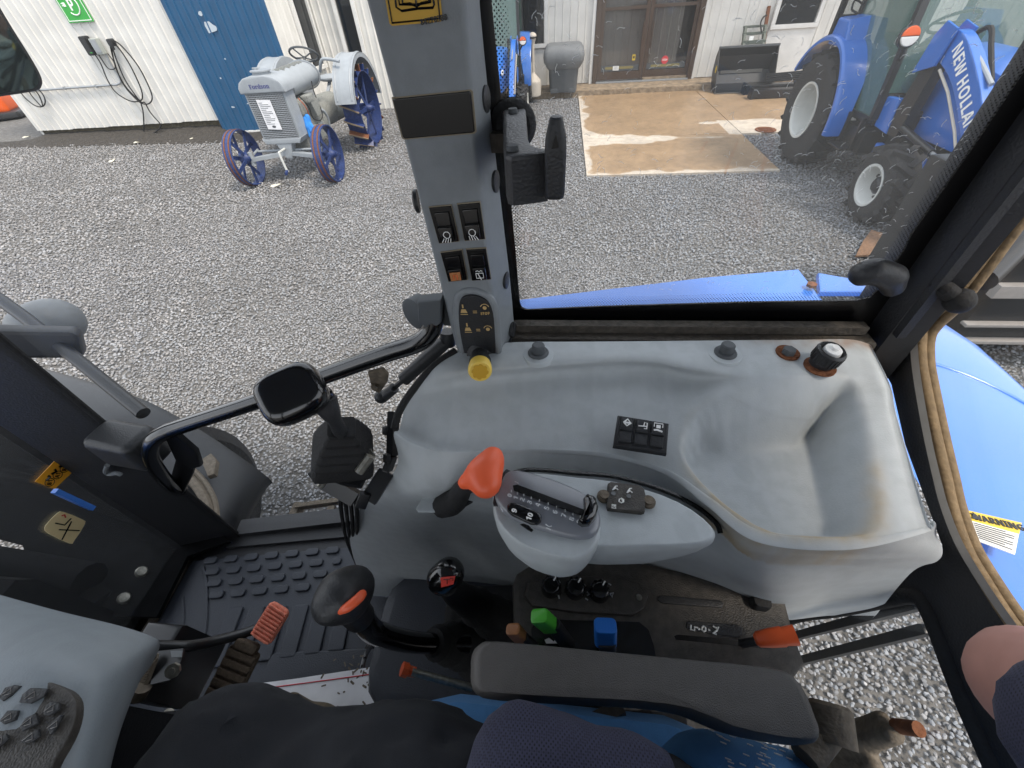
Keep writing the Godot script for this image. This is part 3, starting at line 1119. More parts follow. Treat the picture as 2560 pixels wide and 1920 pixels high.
	ob.rbox(Transform3D(Basis(Vector3.UP, 0.5), Vector3(-16.45, 0.1, -12.5)), Vector3(1.5, 0.16, 0.9), 0.1, 0.04)
	part(og, "bumper", ob, "black_plastic")
	var ow := M.new()
	ow.lathe(Transform3D(Basis(Vector3.RIGHT, PI / 2).rotated(Vector3.UP, 0.5), Vector3(-16.2, 0.22, -12.15)), [Vector2(0, -0.08), Vector2(0.2, -0.08), Vector2(0.22, 0.0), Vector2(0.2, 0.08), Vector2(0, 0.08)], 18)
	part(og, "wheel", ow, "tyre")
	# pale leaves and chips
	var spots := [Vector3(-13.0037, 0.025, -10.19), Vector3(-8.7885, 0.025, -8.0353), Vector3(-9.2677, 0.025, -9.287), Vector3(-8.0099, 0.02, -9.4623), Vector3(-10.5399, 0.05, -10.8123), Vector3(-4.4654, 0.03, -6.4257)]
	var says := ["pale curled leaf on the gravel near the wall's left end", "thin white sliver on the open gravel left of the grey tractor", "white chip on the dark soil below the coiled cable", "round pale leaf on the gravel left of the blue door", "white scrap at the wall's foot under the coiled cable", "pale leaf on the gravel under the grey tractor's front axle"]
	for q in spots.size():
		var lf := M.new()
		var o := []
		for t in 8:
			var an := TAU * t / 8
			o.append(spots[q] + Vector3(cos(an) * 0.10, 0.012 * sin(an * 2.0), sin(an) * (0.03 if q != 3 else 0.07)).rotated(Vector3.UP, q * 1.3 + 0.4))
		lf.puff(o, spots[q] + Vector3(0, 0.012, 0), Vector3.UP, [[1.0, 0.0], [0.5, 0.006]])
		solo("leaf", says[q], "leaf", lf, "leaf", spots[q], "pale scraps on the gravel")


func axle(o: Vector3) -> Transform3D:   # y along the tractor's x
	return Transform3D(Basis(Vector3(0, 1, 0), Vector3(1, 0, 0), Vector3(0, 0, -1)), o)


func spoked_wheel(parent: Node, c: Vector3, r: float, w: float, spokes: int, out: float, cleats := 0) -> void:
	var xf := axle(c)
	var rim := M.new()
	rim.lathe(xf, [Vector2(r - 0.014, -w / 2), Vector2(r, -w / 2), Vector2(r, w / 2), Vector2(r - 0.014, w / 2), Vector2(r - 0.014, -w / 2)], 36)
	var wheel := part(parent, "wheel", rim, "violet_blue")
	var hub := M.new()
	hub.lathe(xf, [Vector2(0, -w * 0.55), Vector2(0.05, -w * 0.55), Vector2(0.085, -w * 0.3), Vector2(0.085, w * 0.3), Vector2(0.05, w * 0.55), Vector2(0.045, w * 0.55 + 0.04), Vector2(0, w * 0.55 + 0.04)], 18)
	hub.lathe(axle(c + Vector3(out * w * 0.55, 0, 0)), [Vector2(0.03, -0.08), Vector2(0.035, 0.06), Vector2(0, 0.07)], 12)
	part(wheel, "hub", hub, "violet_blue")
	for i in spokes:
		var a := TAU * i / spokes
		var d := Vector3(0, cos(a), sin(a))
		var side := 0.32 if i % 2 else -0.32
		var s := M.new()
		s.bar(c + d * 0.07 + Vector3(side * w, 0, 0), c + d * (r - 0.012) + Vector3(side * w * 0.5, 0, 0), 0.05 if cleats == 0 else 0.06, 0.012, Vector3.RIGHT)
		part(wheel, "spoke", s, "violet_blue")
	if cleats == 0:
		for e in [-0.5, 0.5]:
			var b := M.new()
			b.lathe(axle(c + Vector3(e * w * 0.5, 0, 0)), [Vector2(r - 0.002, -0.010), Vector2(r + 0.005, -0.010), Vector2(r + 0.005, 0.010), Vector2(r - 0.002, 0.010)], 36, false)
			part(wheel, "rim_band", b, "rust")
	for i in cleats:
		var a := TAU * i / cleats
		var d := Vector3(0, cos(a), sin(a))
		var t := Vector3(0, -sin(a), cos(a))
		var o := (Vector3.RIGHT * 0.94 + t * 0.34 * (1.0 if out > 0.0 else -1.0)).normalized()
		var b := M.new()
		b.bar(c + d * (r + 0.04) - o * w * 0.56, c + d * (r + 0.04) + o * w * 0.56, 0.02, 0.10, d, 0.003)
		part(wheel, "cleat", b, "violet_blue" if i % 3 else "rust")
		var ed := M.new()
		ed.bar(c + d * (r + 0.092) - o * w * 0.56, c + d * (r + 0.092) + o * w * 0.56, 0.024, 0.008, d, 0.001)
		part(wheel, "worn_edge", ed, "walk")


func old_tractor() -> void:
	var f := thing("vintage_tractor", "antique grey tractor with blue spoked steel wheels in front of the blue door", "tractor", Vector3.ZERO, "", true)
	f.position = Vector3(-4.23, 0, -6.62)
	f.rotation.y = 0.045
	for s in [-1.0, 1.0]:
		spoked_wheel(f, Vector3(0.68 * s, 0.385, 0), 0.385, 0.14, 10, s)
		spoked_wheel(f, Vector3(0.66 * s, 0.58, -2.0), 0.56, 0.30, 12, s, 18)
	# radiator
	var sh := M.new()
	sh.slab([Vector3(-0.30, 0.60, -0.36), Vector3(0.30, 0.60, -0.36), Vector3(0.30, 1.19, -0.36), Vector3(-0.30, 1.19, -0.36)], Vector3(0, 0, 0.28), 0.012)
	sh.slab([Vector3(-0.27, 0.54, -0.36), Vector3(0.27, 0.54, -0.36), Vector3(0.31, 0.61, -0.36), Vector3(-0.31, 0.61, -0.36)], Vector3(0, 0, 0.31), 0.012)
	var rad := part(f, "radiator", sh, "tractor_grey")
	var gb := M.new()
	gb.bx(Vector3(0, 0.895, -0.075), Vector3(0.53, 0.56, 0.006))
	part(rad, "core", gb, "grey_plastic_dark")
	var gw := M.new()
	for i in 24:
		gw.tube([Vector3(-0.265 + i * 0.023, 0.615, -0.062), Vector3(-0.265 + i * 0.023, 1.175, -0.062)], 0.0042, 4, false)
	for i in 25:
		gw.tube([Vector3(-0.27, 0.615 + i * 0.0233, -0.06), Vector3(0.27, 0.615 + i * 0.0233, -0.06)], 0.0042, 4, false)
	part(rad, "wire_screen", gw, "galvanised")
	var pp := M.new()
	pp.slab([Vector3(-0.135, 0.745, -0.05), Vector3(0.075, 0.73, -0.05), Vector3(0.065, 1.10, -0.05), Vector3(-0.14, 1.115, -0.05)], Vector3(0, 0, 0.004))
	part(rad, "paper_sheet", pp, "paper")
	for i in 13:
		var ln := M.new()
		var y := 1.07 - i * 0.022
		ln.slab([Vector3(-0.12, y, -0.045), Vector3(-0.12 + 0.05 + 0.11 * absf(sin(i * 2.3)), y, -0.045), Vector3(-0.12 + 0.05 + 0.11 * absf(sin(i * 2.3)), y + 0.006, -0.045), Vector3(-0.12, y + 0.006, -0.045)], Vector3(0, 0, 0.001))
		part(rad, "print_line", ln, "grey_plastic_dark")
	var pb := M.new()
	pb.blob(Transform3D(Basis().scaled(Vector3(0.03, 0.016, 0.004)), Vector3(-0.03, 0.775, -0.045)))
	part(rad, "sheet_mark", pb, "grey_plastic_dark")
	# top tank of the radiator
	var o := []
	for p in [[-0.335, 1.185], [0.335, 1.185], [0.335, 1.25], [0.30, 1.31], [0.22, 1.36], [0.1, 1.385], [-0.1, 1.385], [-0.22, 1.36], [-0.30, 1.31], [-0.335, 1.25]]:
		o.append(Vector3(p[0], p[1], -0.42))
	var tt := M.new()
	tt.slab(o, Vector3(0, 0, 0.38), 0.02)
	var tk := part(f, "top_tank", tt, "tractor_grey")
	letters(tk, "lettering", "Fordson", 0.052, Transform3D(Basis(), Vector3(-0.01, 1.265, -0.038)), "lettering_blue", "Droid Serif")
	var cap := M.new()
	cap.lathe(Transform3D(Basis(), Vector3(0.0, 1.38, -0.22)), [Vector2(0.12, 0), Vector2(0.12, 0.035), Vector2(0.14, 0.035), Vector2(0.14, 0.05), Vector2(0, 0.055)], 22)
	cap.bx(Vector3(-0.06, 1.45, -0.22), Vector3(0.09, 0.02, 0.02), 0.004).tube([Vector3(-0.06, 1.43, -0.22), Vector3(-0.06, 1.455, -0.22)], 0.02, 8)
	part(tk, "filler_cap", cap, "tractor_grey")
	# fuel tank
	var ft := M.new()
	var rs := []
	for q in [[-0.40, 0.93], [-0.44, 0.97], [-1.50, 0.97], [-1.55, 0.90], [-1.57, 0.7]]:
		var r := []
		for i in 24:
			var a := TAU * i / 24
			r.append(Vector3(cos(a) * 0.27 * q[1], 1.185 + sin(a) * 0.19 * q[1], q[0]))
		rs.append(r)
	ft.rings(rs)
	var tank := part(f, "fuel_tank", ft, "tractor_grey")
	for i in 9:
		var lt := M.new()
		lt.bx(Vector3(0.02 + 0.012 * (i % 2), 1.362 - 0.0 * i, -0.6 - i * 0.095), Vector3(0.10 + 0.05 * absf(sin(i * 1.7)), 0.032, 0.025))
		part(tank, "faded_lettering", lt, "engine_grey")
	var bd := M.new()
	for z in [-0.46, -1.48]:
		var r := arc(Vector3(0, 1.185, z), Vector3(0.278, 0, 0), Vector3(0, 0.197, 0), 1.0, 0, TAU, 24)
		bd.tube(r, 0.010, 5, false)
	part(tank, "tank_band", bd, "tractor_grey")
	# engine, gearbox
	var en := M.new()
	en.bx(Vector3(0, 0.78, -0.72), Vector3(0.48, 0.46, 0.74), 0.03)
	en.bx(Vector3(0, 0.50, -0.75), Vector3(0.54, 0.26, 0.85), 0.05)
	en.bx(Vector3(0.22, 0.90, -0.52), Vector3(0.14, 0.18, 0.22), 0.03)
	var eng := part(f, "engine", en, "engine_grey")
	var mf := M.new()
	mf.slab([Vector3(0.20, 0.72, -0.78), Vector3(0.20, 1.02, -0.66), Vector3(0.20, 1.02, -0.82), Vector3(0.20, 0.94, -0.98), Vector3(0.20, 0.74, -1.0)], Vector3(0.15, 0, 0), 0.02)
	mf.bx(Vector3(0.30, 0.99, -0.70), Vector3(0.12, 0.10, 0.20), 0.02)
	part(eng, "manifold", mf, "engine_grey")
	var by := M.new()
	for i in 5:
		by.lathe(axle(Vector3(0.17, 0.74, -0.52)), [Vector2(0.01, 0.0), Vector2(0.012, 0.006), Vector2(0, 0.008)], 6)
	by.bx(Vector3(0.25, 0.78, -0.46), Vector3(0.02, 0.40, 0.02)).bx(Vector3(0.27, 0.6, -0.72), Vector3(0.02, 0.03, 0.6))
	part(eng, "side_rib", by, "tractor_grey")
	var bh := M.new()
	var bell := Transform3D(Basis(Vector3(1, 0, 0), Vector3(0, 0, -1), Vector3(0, 1, 0)), Vector3(0, 0.62, -1.08))
	bh.lathe(bell, [Vector2(0, 0), Vector2(0.26, 0), Vector2(0.31, 0.04), Vector2(0.31, 0.12), Vector2(0.24, 0.22), Vector2(0.20, 0.5), Vector2(0.24, 0.8), Vector2(0.22, 1.15), Vector2(0, 1.2)], 24)
	part(f, "gearbox", bh, "engine_grey")
	var ra := M.new()
	ra.tube([Vector3(-0.6, 0.58, -2.0), Vector3(-0.3, 0.58, -2.0), Vector3(0, 0.58, -2.0), Vector3(0.3, 0.58, -2.0), Vector3(0.6, 0.58, -2.0)], [0.07, 0.11, 0.22, 0.11, 0.07], 16)
	part(f, "rear_axle", ra, "engine_grey")
	var wr := M.new()
	wr.tube(cr([Vector3(0.28, 1.04, -0.46), Vector3(0.33, 0.92, -0.50), Vector3(0.31, 0.80, -0.55), Vector3(0.28, 0.72, -0.5)], 4), 0.007, 6)
	part(eng, "orange_wire", wr, "wire_orange")
	var wb := M.new()
	wb.tube(cr([Vector3(0.28, 1.05, -0.52), Vector3(0.34, 0.9, -0.58), Vector3(0.33, 0.74, -0.62), Vector3(0.37, 0.68, -0.78), Vector3(0.37, 0.76, -0.92), Vector3(0.3, 1.0, -1.02), Vector3(0.28, 1.15, -1.1)], 4), 0.007, 6)
	part(eng, "black_wire", wb, "black_rubber")
	var hb := M.new()
	hb.tube(cr([Vector3(0.18, 0.76, -1.02), Vector3(0.30, 0.75, -1.12), Vector3(0.31, 0.60, -1.2), Vector3(0.26, 0.42, -1.22)], 4), 0.02, 8)
	hb.tube(cr([Vector3(0.25, 1.20, -1.6), Vector3(0.36, 1.36, -1.55), Vector3(0.5, 1.36, -1.55), Vector3(0.66, 1.33, -1.52)], 4), 0.024, 8)
	part(f, "pipe", hb, "tractor_grey")
	# front axle
	var fa := M.new()
	for s in [-1.0, 1.0]:
		fa.bar(Vector3(0, 0.40, -0.12), Vector3(0.56 * s, 0.36, 0.0), 0.08, 0.05, Vector3.UP, 0.006)
		fa.tube([Vector3(0.57 * s, 0.28, 0), Vector3(0.57 * s, 0.46, 0)], 0.035, 10)
		fa.tube([Vector3(0.50 * s, 0.44, 0.0), Vector3(0.55 * s, 0.44, -0.22)], 0.016, 6)
	fa.tube([Vector3(-0.52, 0.43, -0.15), Vector3(0.52, 0.43, -0.15)], 0.017, 8)
	fa.tube([Vector3(0.5, 0.38, -0.02), Vector3(0.05, 0.36, -1.0)], 0.02, 8)
	fa.slab([Vector3(-0.13, 0.55, -0.2), Vector3(0.13, 0.55, -0.2), Vector3(0.05, 0.33, -0.2), Vector3(-0.05, 0.33, -0.2)], Vector3(0, 0, 0.14), 0.02)
	part(f, "front_axle", fa, "tractor_grey")
	var ck := M.new()
	ck.tube(cr([Vector3(-0.02, 0.47, -0.1), Vector3(-0.02, 0.47, 0.10), Vector3(-0.02, 0.45, 0.13), Vector3(0.0, 0.24, 0.15), Vector3(0.02, 0.22, 0.15)], 3), 0.017, 8)
	var crk := part(f, "crank", ck, "white_rim")
	var cg := M.new()
	cg.tube([Vector3(0.0, 0.22, 0.15), Vector3(0.03, 0.21, 0.26)], 0.022, 10)
	part(crk, "grip", cg, "violet_blue")
	# fenders
	for s in [-1.0, 1.0]:
		var fm := M.new()
		var x0: float = 0.50 * s
		var x1: float = 0.84 * s
		var a := arc(Vector3(x0, 0.6, -2.0), Vector3(0, 0, 1), Vector3(0, 1, 0), 0.79, 0.24, PI - 0.1, 22)
		var b := arc(Vector3(x1, 0.6, -2.0), Vector3(0, 0, 1), Vector3(0, 1, 0), 0.79, 0.24, PI - 0.1, 22)
		var a2 := arc(Vector3(x0, 0.6, -2.0), Vector3(0, 0, 1), Vector3(0, 1, 0), 0.775, 0.24, PI - 0.1, 22)
		var b2 := arc(Vector3(x1, 0.6, -2.0), Vector3(0, 0, 1), Vector3(0, 1, 0), 0.775, 0.24, PI - 0.1, 22)
		fm.strip(a, b, false)
		fm.strip(b, b2, false)
		fm.strip(b2, a2, false)
		fm.strip(a2, a, false)
		fm.quad(a[0], a2[0], b2[0], b[0])
		var fd := part(f, "fender", fm, "tractor_grey", 30.0)
		var bead := M.new()
		for x in [x0 + 0.045 * s, x1 - 0.045 * s]:
			bead.tube(arc(Vector3(x, 0.6, -2.0), Vector3(0, 0, 1), Vector3(0, 1, 0), 0.79, 0.30, PI - 0.15, 24), 0.011, 6)
		part(fd, "bead", bead, "tractor_grey")
		var wall := M.new()
		var o2 := arc(Vector3(x0, 0.6, -2.0), Vector3(0, 0, 1), Vector3(0, 1, 0), 0.775, 0.24, PI - 0.1, 22)
		wall.slab(o2, Vector3(0.008 * s, 0, 0))
		var lip := M.new()
		lip.strip(arc(Vector3(x1, 0.6, -2.0), Vector3(0, 0, 1), Vector3(0, 1, 0), 0.79, 0.24, PI - 0.1, 22), arc(Vector3(x1, 0.6, -2.0), Vector3(0, 0, 1), Vector3(0, 1, 0), 0.72, 0.24, PI - 0.1, 22), false)
		part(fd, "inner_wall", wall, "tractor_grey")
		part(fd, "lip", lip, "tractor_grey")
	# steering wheel, seat
	var sw := M.new()
	var sxf := stand(Vector3(0.0, 1.40, -1.74), Vector3(0, 0.8, -0.5))
	var ring := []
	for i in 29:
		var an := TAU * i / 28
		ring.append(sxf * Vector3(cos(an) * 0.22, 0.03, sin(an) * 0.22))
	sw.tube(ring, 0.016, 8, false)
	var stw := part(f, "steering_wheel", sw, "grey_plastic_dark")
	var sp := M.new()
	for i in 4:
		var an := TAU * i / 4 + 0.4
		sp.tube([sxf * Vector3(0, -0.02, 0), sxf * Vector3(cos(an) * 0.22, 0.03, sin(an) * 0.22)], 0.011, 6)
	sp.tube([sxf * Vector3(0, 0.0, 0), sxf * Vector3(0, -0.4, 0)], 0.022, 8)
	part(stw, "spokes_and_column", sp, "grey_plastic_dark")
	var se := M.new()
	se.blob(Transform3D(Basis().scaled(Vector3(0.22, 0.06, 0.18)), Vector3(0, 1.0, -2.5)))
	se.bar(Vector3(0, 0.75, -2.1), Vector3(0, 0.97, -2.5), 0.06, 0.02)
	part(f, "seat", se, "tractor_grey")
	# blue gloves tucked by the radiator
	var xf := f.transform
	var g := thing("rubber_gloves", "pair of blue rubber gloves hanging behind the grey tractor's radiator", "gloves", xf * Vector3(0.30, 0.55, -0.40))
	root_inv = g.transform.affine_inverse() * xf
	var gl := M.new()
	skin(gl, [[Vector3(0.34, 0.80, -0.42), Vector3(0.33, 0.70, -0.40), 0.04, 0.05], [Vector3(0.33, 0.70, -0.40), Vector3(0.37, 0.62, -0.36), 0.045, 0.045], [Vector3(0.38, 0.62, -0.36), Vector3(0.44, 0.52, -0.32), 0.02, 0.014], [Vector3(0.36, 0.60, -0.36), Vector3(0.40, 0.49, -0.33), 0.02, 0.014], [Vector3(0.35, 0.62, -0.37), Vector3(0.37, 0.5, -0.34), 0.018, 0.013], [Vector3(0.38, 0.70, -0.38), Vector3(0.42, 0.66, -0.34), 0.025, 0.016]], 0.012, 0.02)
	part(g, "glove", gl, "blue_cloth")
	var gl2 := M.new()
	skin(gl2, [[Vector3(0.31, 0.78, -0.40), Vector3(0.32, 0.68, -0.37), 0.035, 0.045], [Vector3(0.32, 0.68, -0.37), Vector3(0.345, 0.57, -0.33), 0.02, 0.014], [Vector3(0.315, 0.68, -0.36), Vector3(0.32, 0.56, -0.32), 0.02, 0.014]], 0.012, 0.02)
	part(g, "glove", gl2, "blue_cloth")


func lug_wheel(parent: Node, c: Vector3, r: float, w: float, rim: float, dish: float, out: float, lugs: int) -> void:
	var xf := axle(c)
	var ty := M.new()
	var h := w / 2
	var p := [Vector2(rim, -h * 0.85), Vector2(rim + 0.02, -h * 0.95), Vector2((rim + r) / 2, -h), Vector2(r - 0.07, -h * 0.96), Vector2(r - 0.03, -h * 0.8), Vector2(r - 0.025, 0), Vector2(r - 0.03, h * 0.8), Vector2(r - 0.07, h * 0.96), Vector2((rim + r) / 2, h), Vector2(rim + 0.02, h * 0.95), Vector2(rim, h * 0.85)]
	ty.lathe(xf, p, 40, false)
	var wheel := part(parent, "wheel", ty, "tyre")
	for i in lugs:
		for s in [-1.0, 1.0]:
			var a := TAU * (i + (0.0 if s > 0.0 else 0.5)) / lugs
			var d := Vector3(0, cos(a), sin(a))
			var a2 := a + 0.22 * (0.6 / r)
			var d2 := Vector3(0, cos(a2), sin(a2))
			var lg := M.new()
			lg.bar(c + d2 * (r - 0.012) + Vector3(-0.02 * s, 0, 0), c + d * (r - 0.022) + Vector3(h * 0.93 * s, 0, 0), 0.055, 0.055, d, 0.008)
			part(wheel, "lug", lg, "tyre")
	var rm := M.new()
	var o := 1.0 if out > 0.0 else -1.0
	var q := [Vector2(rim + 0.012, h * 0.93 * o), Vector2(rim + 0.012, h * 1.0 * o), Vector2(rim - 0.012, h * 0.98 * o), Vector2(rim - 0.03, h * 0.8 * o), Vector2(rim - 0.04, (h - dish * 0.6) * o), Vector2(rim - 0.07, (h - dish) * o), Vector2(0.10, (h - dish) * o), Vector2(0.10, (h - dish + 0.02) * o), Vector2(0, (h - dish + 0.02) * o)]
	rm.lathe(xf, q, 36, false)
	var rp := part(wheel, "rim", rm, "white_rim")
	var hb := M.new()
	hb.lathe(axle(c + Vector3((h - dish + 0.02) * o, 0, 0)), [Vector2(0.085, -0.01 * o), Vector2(0.085, 0.02 * o), Vector2(0.05, 0.05 * o), Vector2(0, 0.05 * o)], 18)
	for i in 6:
		var a := TAU * i / 6
		hb.lathe(axle(c + Vector3((h - dish) * o, cos(a) * 0.125, sin(a) * 0.125)), [Vector2(0.02, 0.0), Vector2(0.02, 0.015 * o), Vector2(0, 0.016 * o)], 8)
	part(wheel, "hub", hb, "black_paint")


func field_tractor(called: String, label: String, marked: bool) -> Node3D:
	var t := thing(called, label, "tractor", Vector3.ZERO, "", true)
	for s in [-1.0, 1.0]:
		lug_wheel(t, Vector3(0.66 * s, 0.64, 0), 0.64, 0.38, 0.31, 0.27, s, 18)
		lug_wheel(t, Vector3(0.71 * s, 0.375, 2.02), 0.375, 0.28, 0.195, 0.13, s, 14)
	# rear fenders: arched top with a deep side flange that runs down to the step
	for s in [-1.0, 1.0]:
		var fm := M.new()
		var c := Vector3(0, 0.62, 0.0)
		var rows := [[], [], [], [], []]
		for i in 25:
			var a := lerpf(-0.12, 2.62, i / 24.0)
			var d := Vector3(0, sin(a), cos(a))
			var rr := 0.80 + 0.05 * exp(-pow((a - 1.2) / 0.5, 2.0))
			var wide: float = lerpf(0.20, 0.32, smoothstep(0.0, 1.2, a)) * (1.0 - 0.5 * smoothstep(2.1, 2.62, a))
			var x1: float = 0.86 * s
			var x0: float = (0.86 - wide) * s
			rows[0].append(c + d * (rr - 0.02) + Vector3(x0, 0, 0))
			rows[1].append(c + d * rr + Vector3(x0, 0, 0))
			rows[2].append(c + d * (rr - 0.005) + Vector3(x1 - 0.03 * s, 0, 0))
			rows[3].append(c + d * (rr - 0.03) + Vector3(x1, 0, 0))
			rows[4].append(c + d * (rr - 0.065) + Vector3(x1, 0, 0))
		fm.grid(rows)
		fm.strip(rows[4], rows[0], false)
		for k in [0, 24]:
			fm.fan([rows[0][k], rows[1][k], rows[2][k], rows[3][k], rows[4][k]])
		fm.slab([Vector3(0.55 * s, 1.36, 0.34), Vector3(0.55 * s, 1.36, -0.1), Vector3(0.55 * s, 1.62, -0.05), Vector3(0.55 * s, 1.62, 0.22)], Vector3(0.27 * s, -0.03, 0), 0.03)
		part(t, "fender", fm, "blue_paint")
		var lin := M.new()
		lin.slab(arc(Vector3(0.50 * s, 0.62, 0), Vector3(0, 0, 1), Vector3(0, 1, 0), 0.76, 0.0, 2.6, 16), Vector3(0.02 * s, 0, 0))
		part(t, "fender_liner", lin, "black_plastic")
	# chassis
	var ch := M.new()
	ch.bx(Vector3(0, 0.62, 0.9), Vector3(0.36, 0.42, 2.3), 0.05).bx(Vector3(0, 0.55, 0.0), Vector3(0.9, 0.3, 0.3), 0.05)
	ch.bx(Vector3(0, 0.375, 2.02), Vector3(1.1, 0.12, 0.14), 0.03).bx(Vector3(0, 0.6, 2.3), Vector3(0.4, 0.34, 0.7), 0.04)
	ch.bx(Vector3(-0.45, 0.55, 0.95), Vector3(0.35, 0.26, 0.5), 0.04).bx(Vector3(0.45, 0.55, 0.95), Vector3(0.35, 0.26, 0.5), 0.04)
	for s in [-1.0, 1.0]:
		ch.bx(Vector3(0.36 * s, 0.72, 1.42), Vector3(0.14, 0.42, 0.24), 0.02)
	part(t, "chassis", ch, "black_paint")
	for s in [-1.0, 1.0]:
		var stp := M.new()
		stp.bx(Vector3(0.66 * s, 0.46, 0.95), Vector3(0.24, 0.03, 0.3), 0.01).bx(Vector3(0.66 * s, 0.62, 0.8), Vector3(0.04, 0.34, 0.04), 0.01).bx(Vector3(0.66 * s, 0.62, 1.1), Vector3(0.04, 0.34, 0.04), 0.01)
		part(t, "step", stp, "black_paint")
		var bp := M.new()
		bp.slab([Vector3(0.5 * s, 1.0, 1.12), Vector3(0.5 * s, 0.72, 1.16), Vector3(0.5 * s, 0.70, 1.42), Vector3(0.5 * s, 1.02, 1.36)], Vector3(0.06 * s, 0, 0), 0.02)
		bp.slab([Vector3(0.5 * s, 0.60, 1.36), Vector3(0.5 * s, 0.48, 1.36), Vector3(0.5 * s, 0.46, 1.62), Vector3(0.5 * s, 0.60, 1.66)], Vector3(0.07 * s, 0, 0), 0.02)
		bp.slab([Vector3(0.40 * s, 0.62, 1.98), Vector3(0.40 * s, 0.30, 2.0), Vector3(0.40 * s, 0.26, 2.24), Vector3(0.40 * s, 0.50, 2.42)], Vector3(0.16 * s, 0, 0), 0.03)
		part(t, "side_panel", bp, "blue_paint")
	# cab
	var cf := M.new()
	for s in [-1.0, 1.0]:
		cf.bar(Vector3(0.60 * s, 0.78, 1.16), Vector3(0.56 * s, 2.5, 0.92), 0.07, 0.06, Vector3.BACK, 0.01)
		cf.bar(Vector3(0.60 * s, 1.38, -0.02), Vector3(0.56 * s, 2.5, -0.05), 0.06, 0.06, Vector3.BACK, 0.01)
		cf.bar(Vector3(0.56 * s, 1.2, -0.62), Vector3(0.54 * s, 2.5, -0.6), 0.06, 0.06, Vector3.BACK, 0.01)
		cf.bar(Vector3(0.60 * s, 0.78, 0.68), Vector3(0.60 * s, 0.78, 1.16), 0.06, 0.05, Vector3.UP, 0.01)
	cf.bx(Vector3(0, 0.98, 1.12), Vector3(1.2, 0.06, 0.06), 0.01).bx(Vector3(0, 1.2, -0.62), Vector3(1.1, 0.08, 0.06), 0.01)
	cf.bx(Vector3(0, 0.72, 0.45), Vector3(1.1, 0.06, 1.3), 0.02)
	part(t, "cab_frame", cf, "black_paint")
	var rf := M.new()
	rf.rbox(Transform3D(Basis(), Vector3(0, 2.58, 0.15)), Vector3(1.3, 0.2, 1.75), 0.2, 0.06)
	part(t, "roof", rf, "blue_paint")
	for s in [-1.0, 1.0]:
		var g := M.new()
		g.slab([Vector3(0.605 * s, 0.80, 1.12), Vector3(0.57 * s, 2.46, 0.90), Vector3(0.57 * s, 2.46, 0.0), Vector3(0.60 * s, 1.5, 0.02), Vector3(0.605 * s, 1.0, 0.62), Vector3(0.605 * s, 0.80, 0.70)], Vector3(0.006 * s, 0, 0))
		part(t, "door_glass", g, "green_glass")
	var wg := M.new()
	wg.slab([Vector3(-0.57, 1.03, 1.15), Vector3(0.57, 1.03, 1.15), Vector3(0.54, 2.45, 0.95), Vector3(-0.54, 2.45, 0.95)], Vector3(0, 0, 0.006))
	wg.slab([Vector3(-0.52, 1.26, -0.64), Vector3(0.52, 1.26, -0.64), Vector3(0.52, 2.45, -0.62), Vector3(-0.52, 2.45, -0.62)], Vector3(0, 0, 0.006))
	part(t, "windscreen", wg, "green_glass")
	var seat := M.new()
	seat.rbox(Transform3D(Basis(), Vector3(0, 1.15, 0.15)), Vector3(0.5, 0.14, 0.5), 0.1, 0.04)
	seat.rbox(Transform3D(Basis(Vector3.RIGHT, -0.15), Vector3(0, 1.5, -0.15)), Vector3(0.48, 0.62, 0.12), 0.05, 0.04)
	seat.bx(Vector3(0, 0.95, 0.15), Vector3(0.36, 0.3, 0.4), 0.03)
	part(t, "seat", seat, "black_rubber")
	var das := M.new()
	das.rbox(Transform3D(Basis(Vector3.RIGHT, 0.3), Vector3(0, 1.25, 0.85)), Vector3(0.4, 0.6, 0.22), 0.08, 0.04)
	das.bx(Vector3(-0.45, 1.15, 0.2), Vector3(0.2, 0.4, 0.7), 0.06).bx(Vector3(0.45, 1.15, 0.2), Vector3(0.2, 0.4, 0.7), 0.06)
	part(t, "console", das, "grey_plastic_dark")
	var sw := M.new()
	var sxf := stand(Vector3(0.0, 1.56, 0.72), Vector3(0, 0.85, -0.5))
	var ring := []
	for i in 25:
		ring.append(sxf * Vector3(cos(TAU * i / 24) * 0.2, 0, sin(TAU * i / 24) * 0.2))
	sw.tube(ring, 0.015, 8, false).tube([sxf * Vector3(-0.2, 0, 0), sxf * Vector3(0.2, 0, 0)], 0.012, 6).tube([sxf * Vector3.ZERO, sxf * Vector3(0, -0.25, 0)], 0.03, 8)
	part(t, "steering_wheel", sw, "black_plastic")
	# bonnet
	var hd := M.new()
	var rs := []
	for q in [[1.18, 0.36, 1.44], [1.5, 0.36, 1.43], [2.2, 0.33, 1.32], [2.6, 0.29, 1.18], [2.72, 0.24, 1.05]]:
		var y1: float = q[2]
		var w: float = q[1]
		rs.append([Vector3(-w, 0.72, q[0]), Vector3(-w * 1.02, 1.0, q[0]), Vector3(-w * 0.98, y1 - 0.13, q[0]), Vector3(-w * 0.8, y1 - 0.03, q[0]), Vector3(-w * 0.4, y1, q[0]), Vector3(w * 0.4, y1, q[0]), Vector3(w * 0.8, y1 - 0.03, q[0]), Vector3(w * 0.98, y1 - 0.13, q[0]), Vector3(w * 1.02, 1.0, q[0]), Vector3(w, 0.72, q[0])])
	hd.rings(rs)
	var bon := part(t, "bonnet", hd, "blue_paint", 35.0)
	for s in [-1.0, 1.0]:
		var hl := M.new()
		hl.blob(Transform3D(Basis().scaled(Vector3(0.03, 0.06, 0.16)), Vector3(0.29 * s, 1.08, 2.52)))
		part(bon, "headlight", hl, "white_lens")
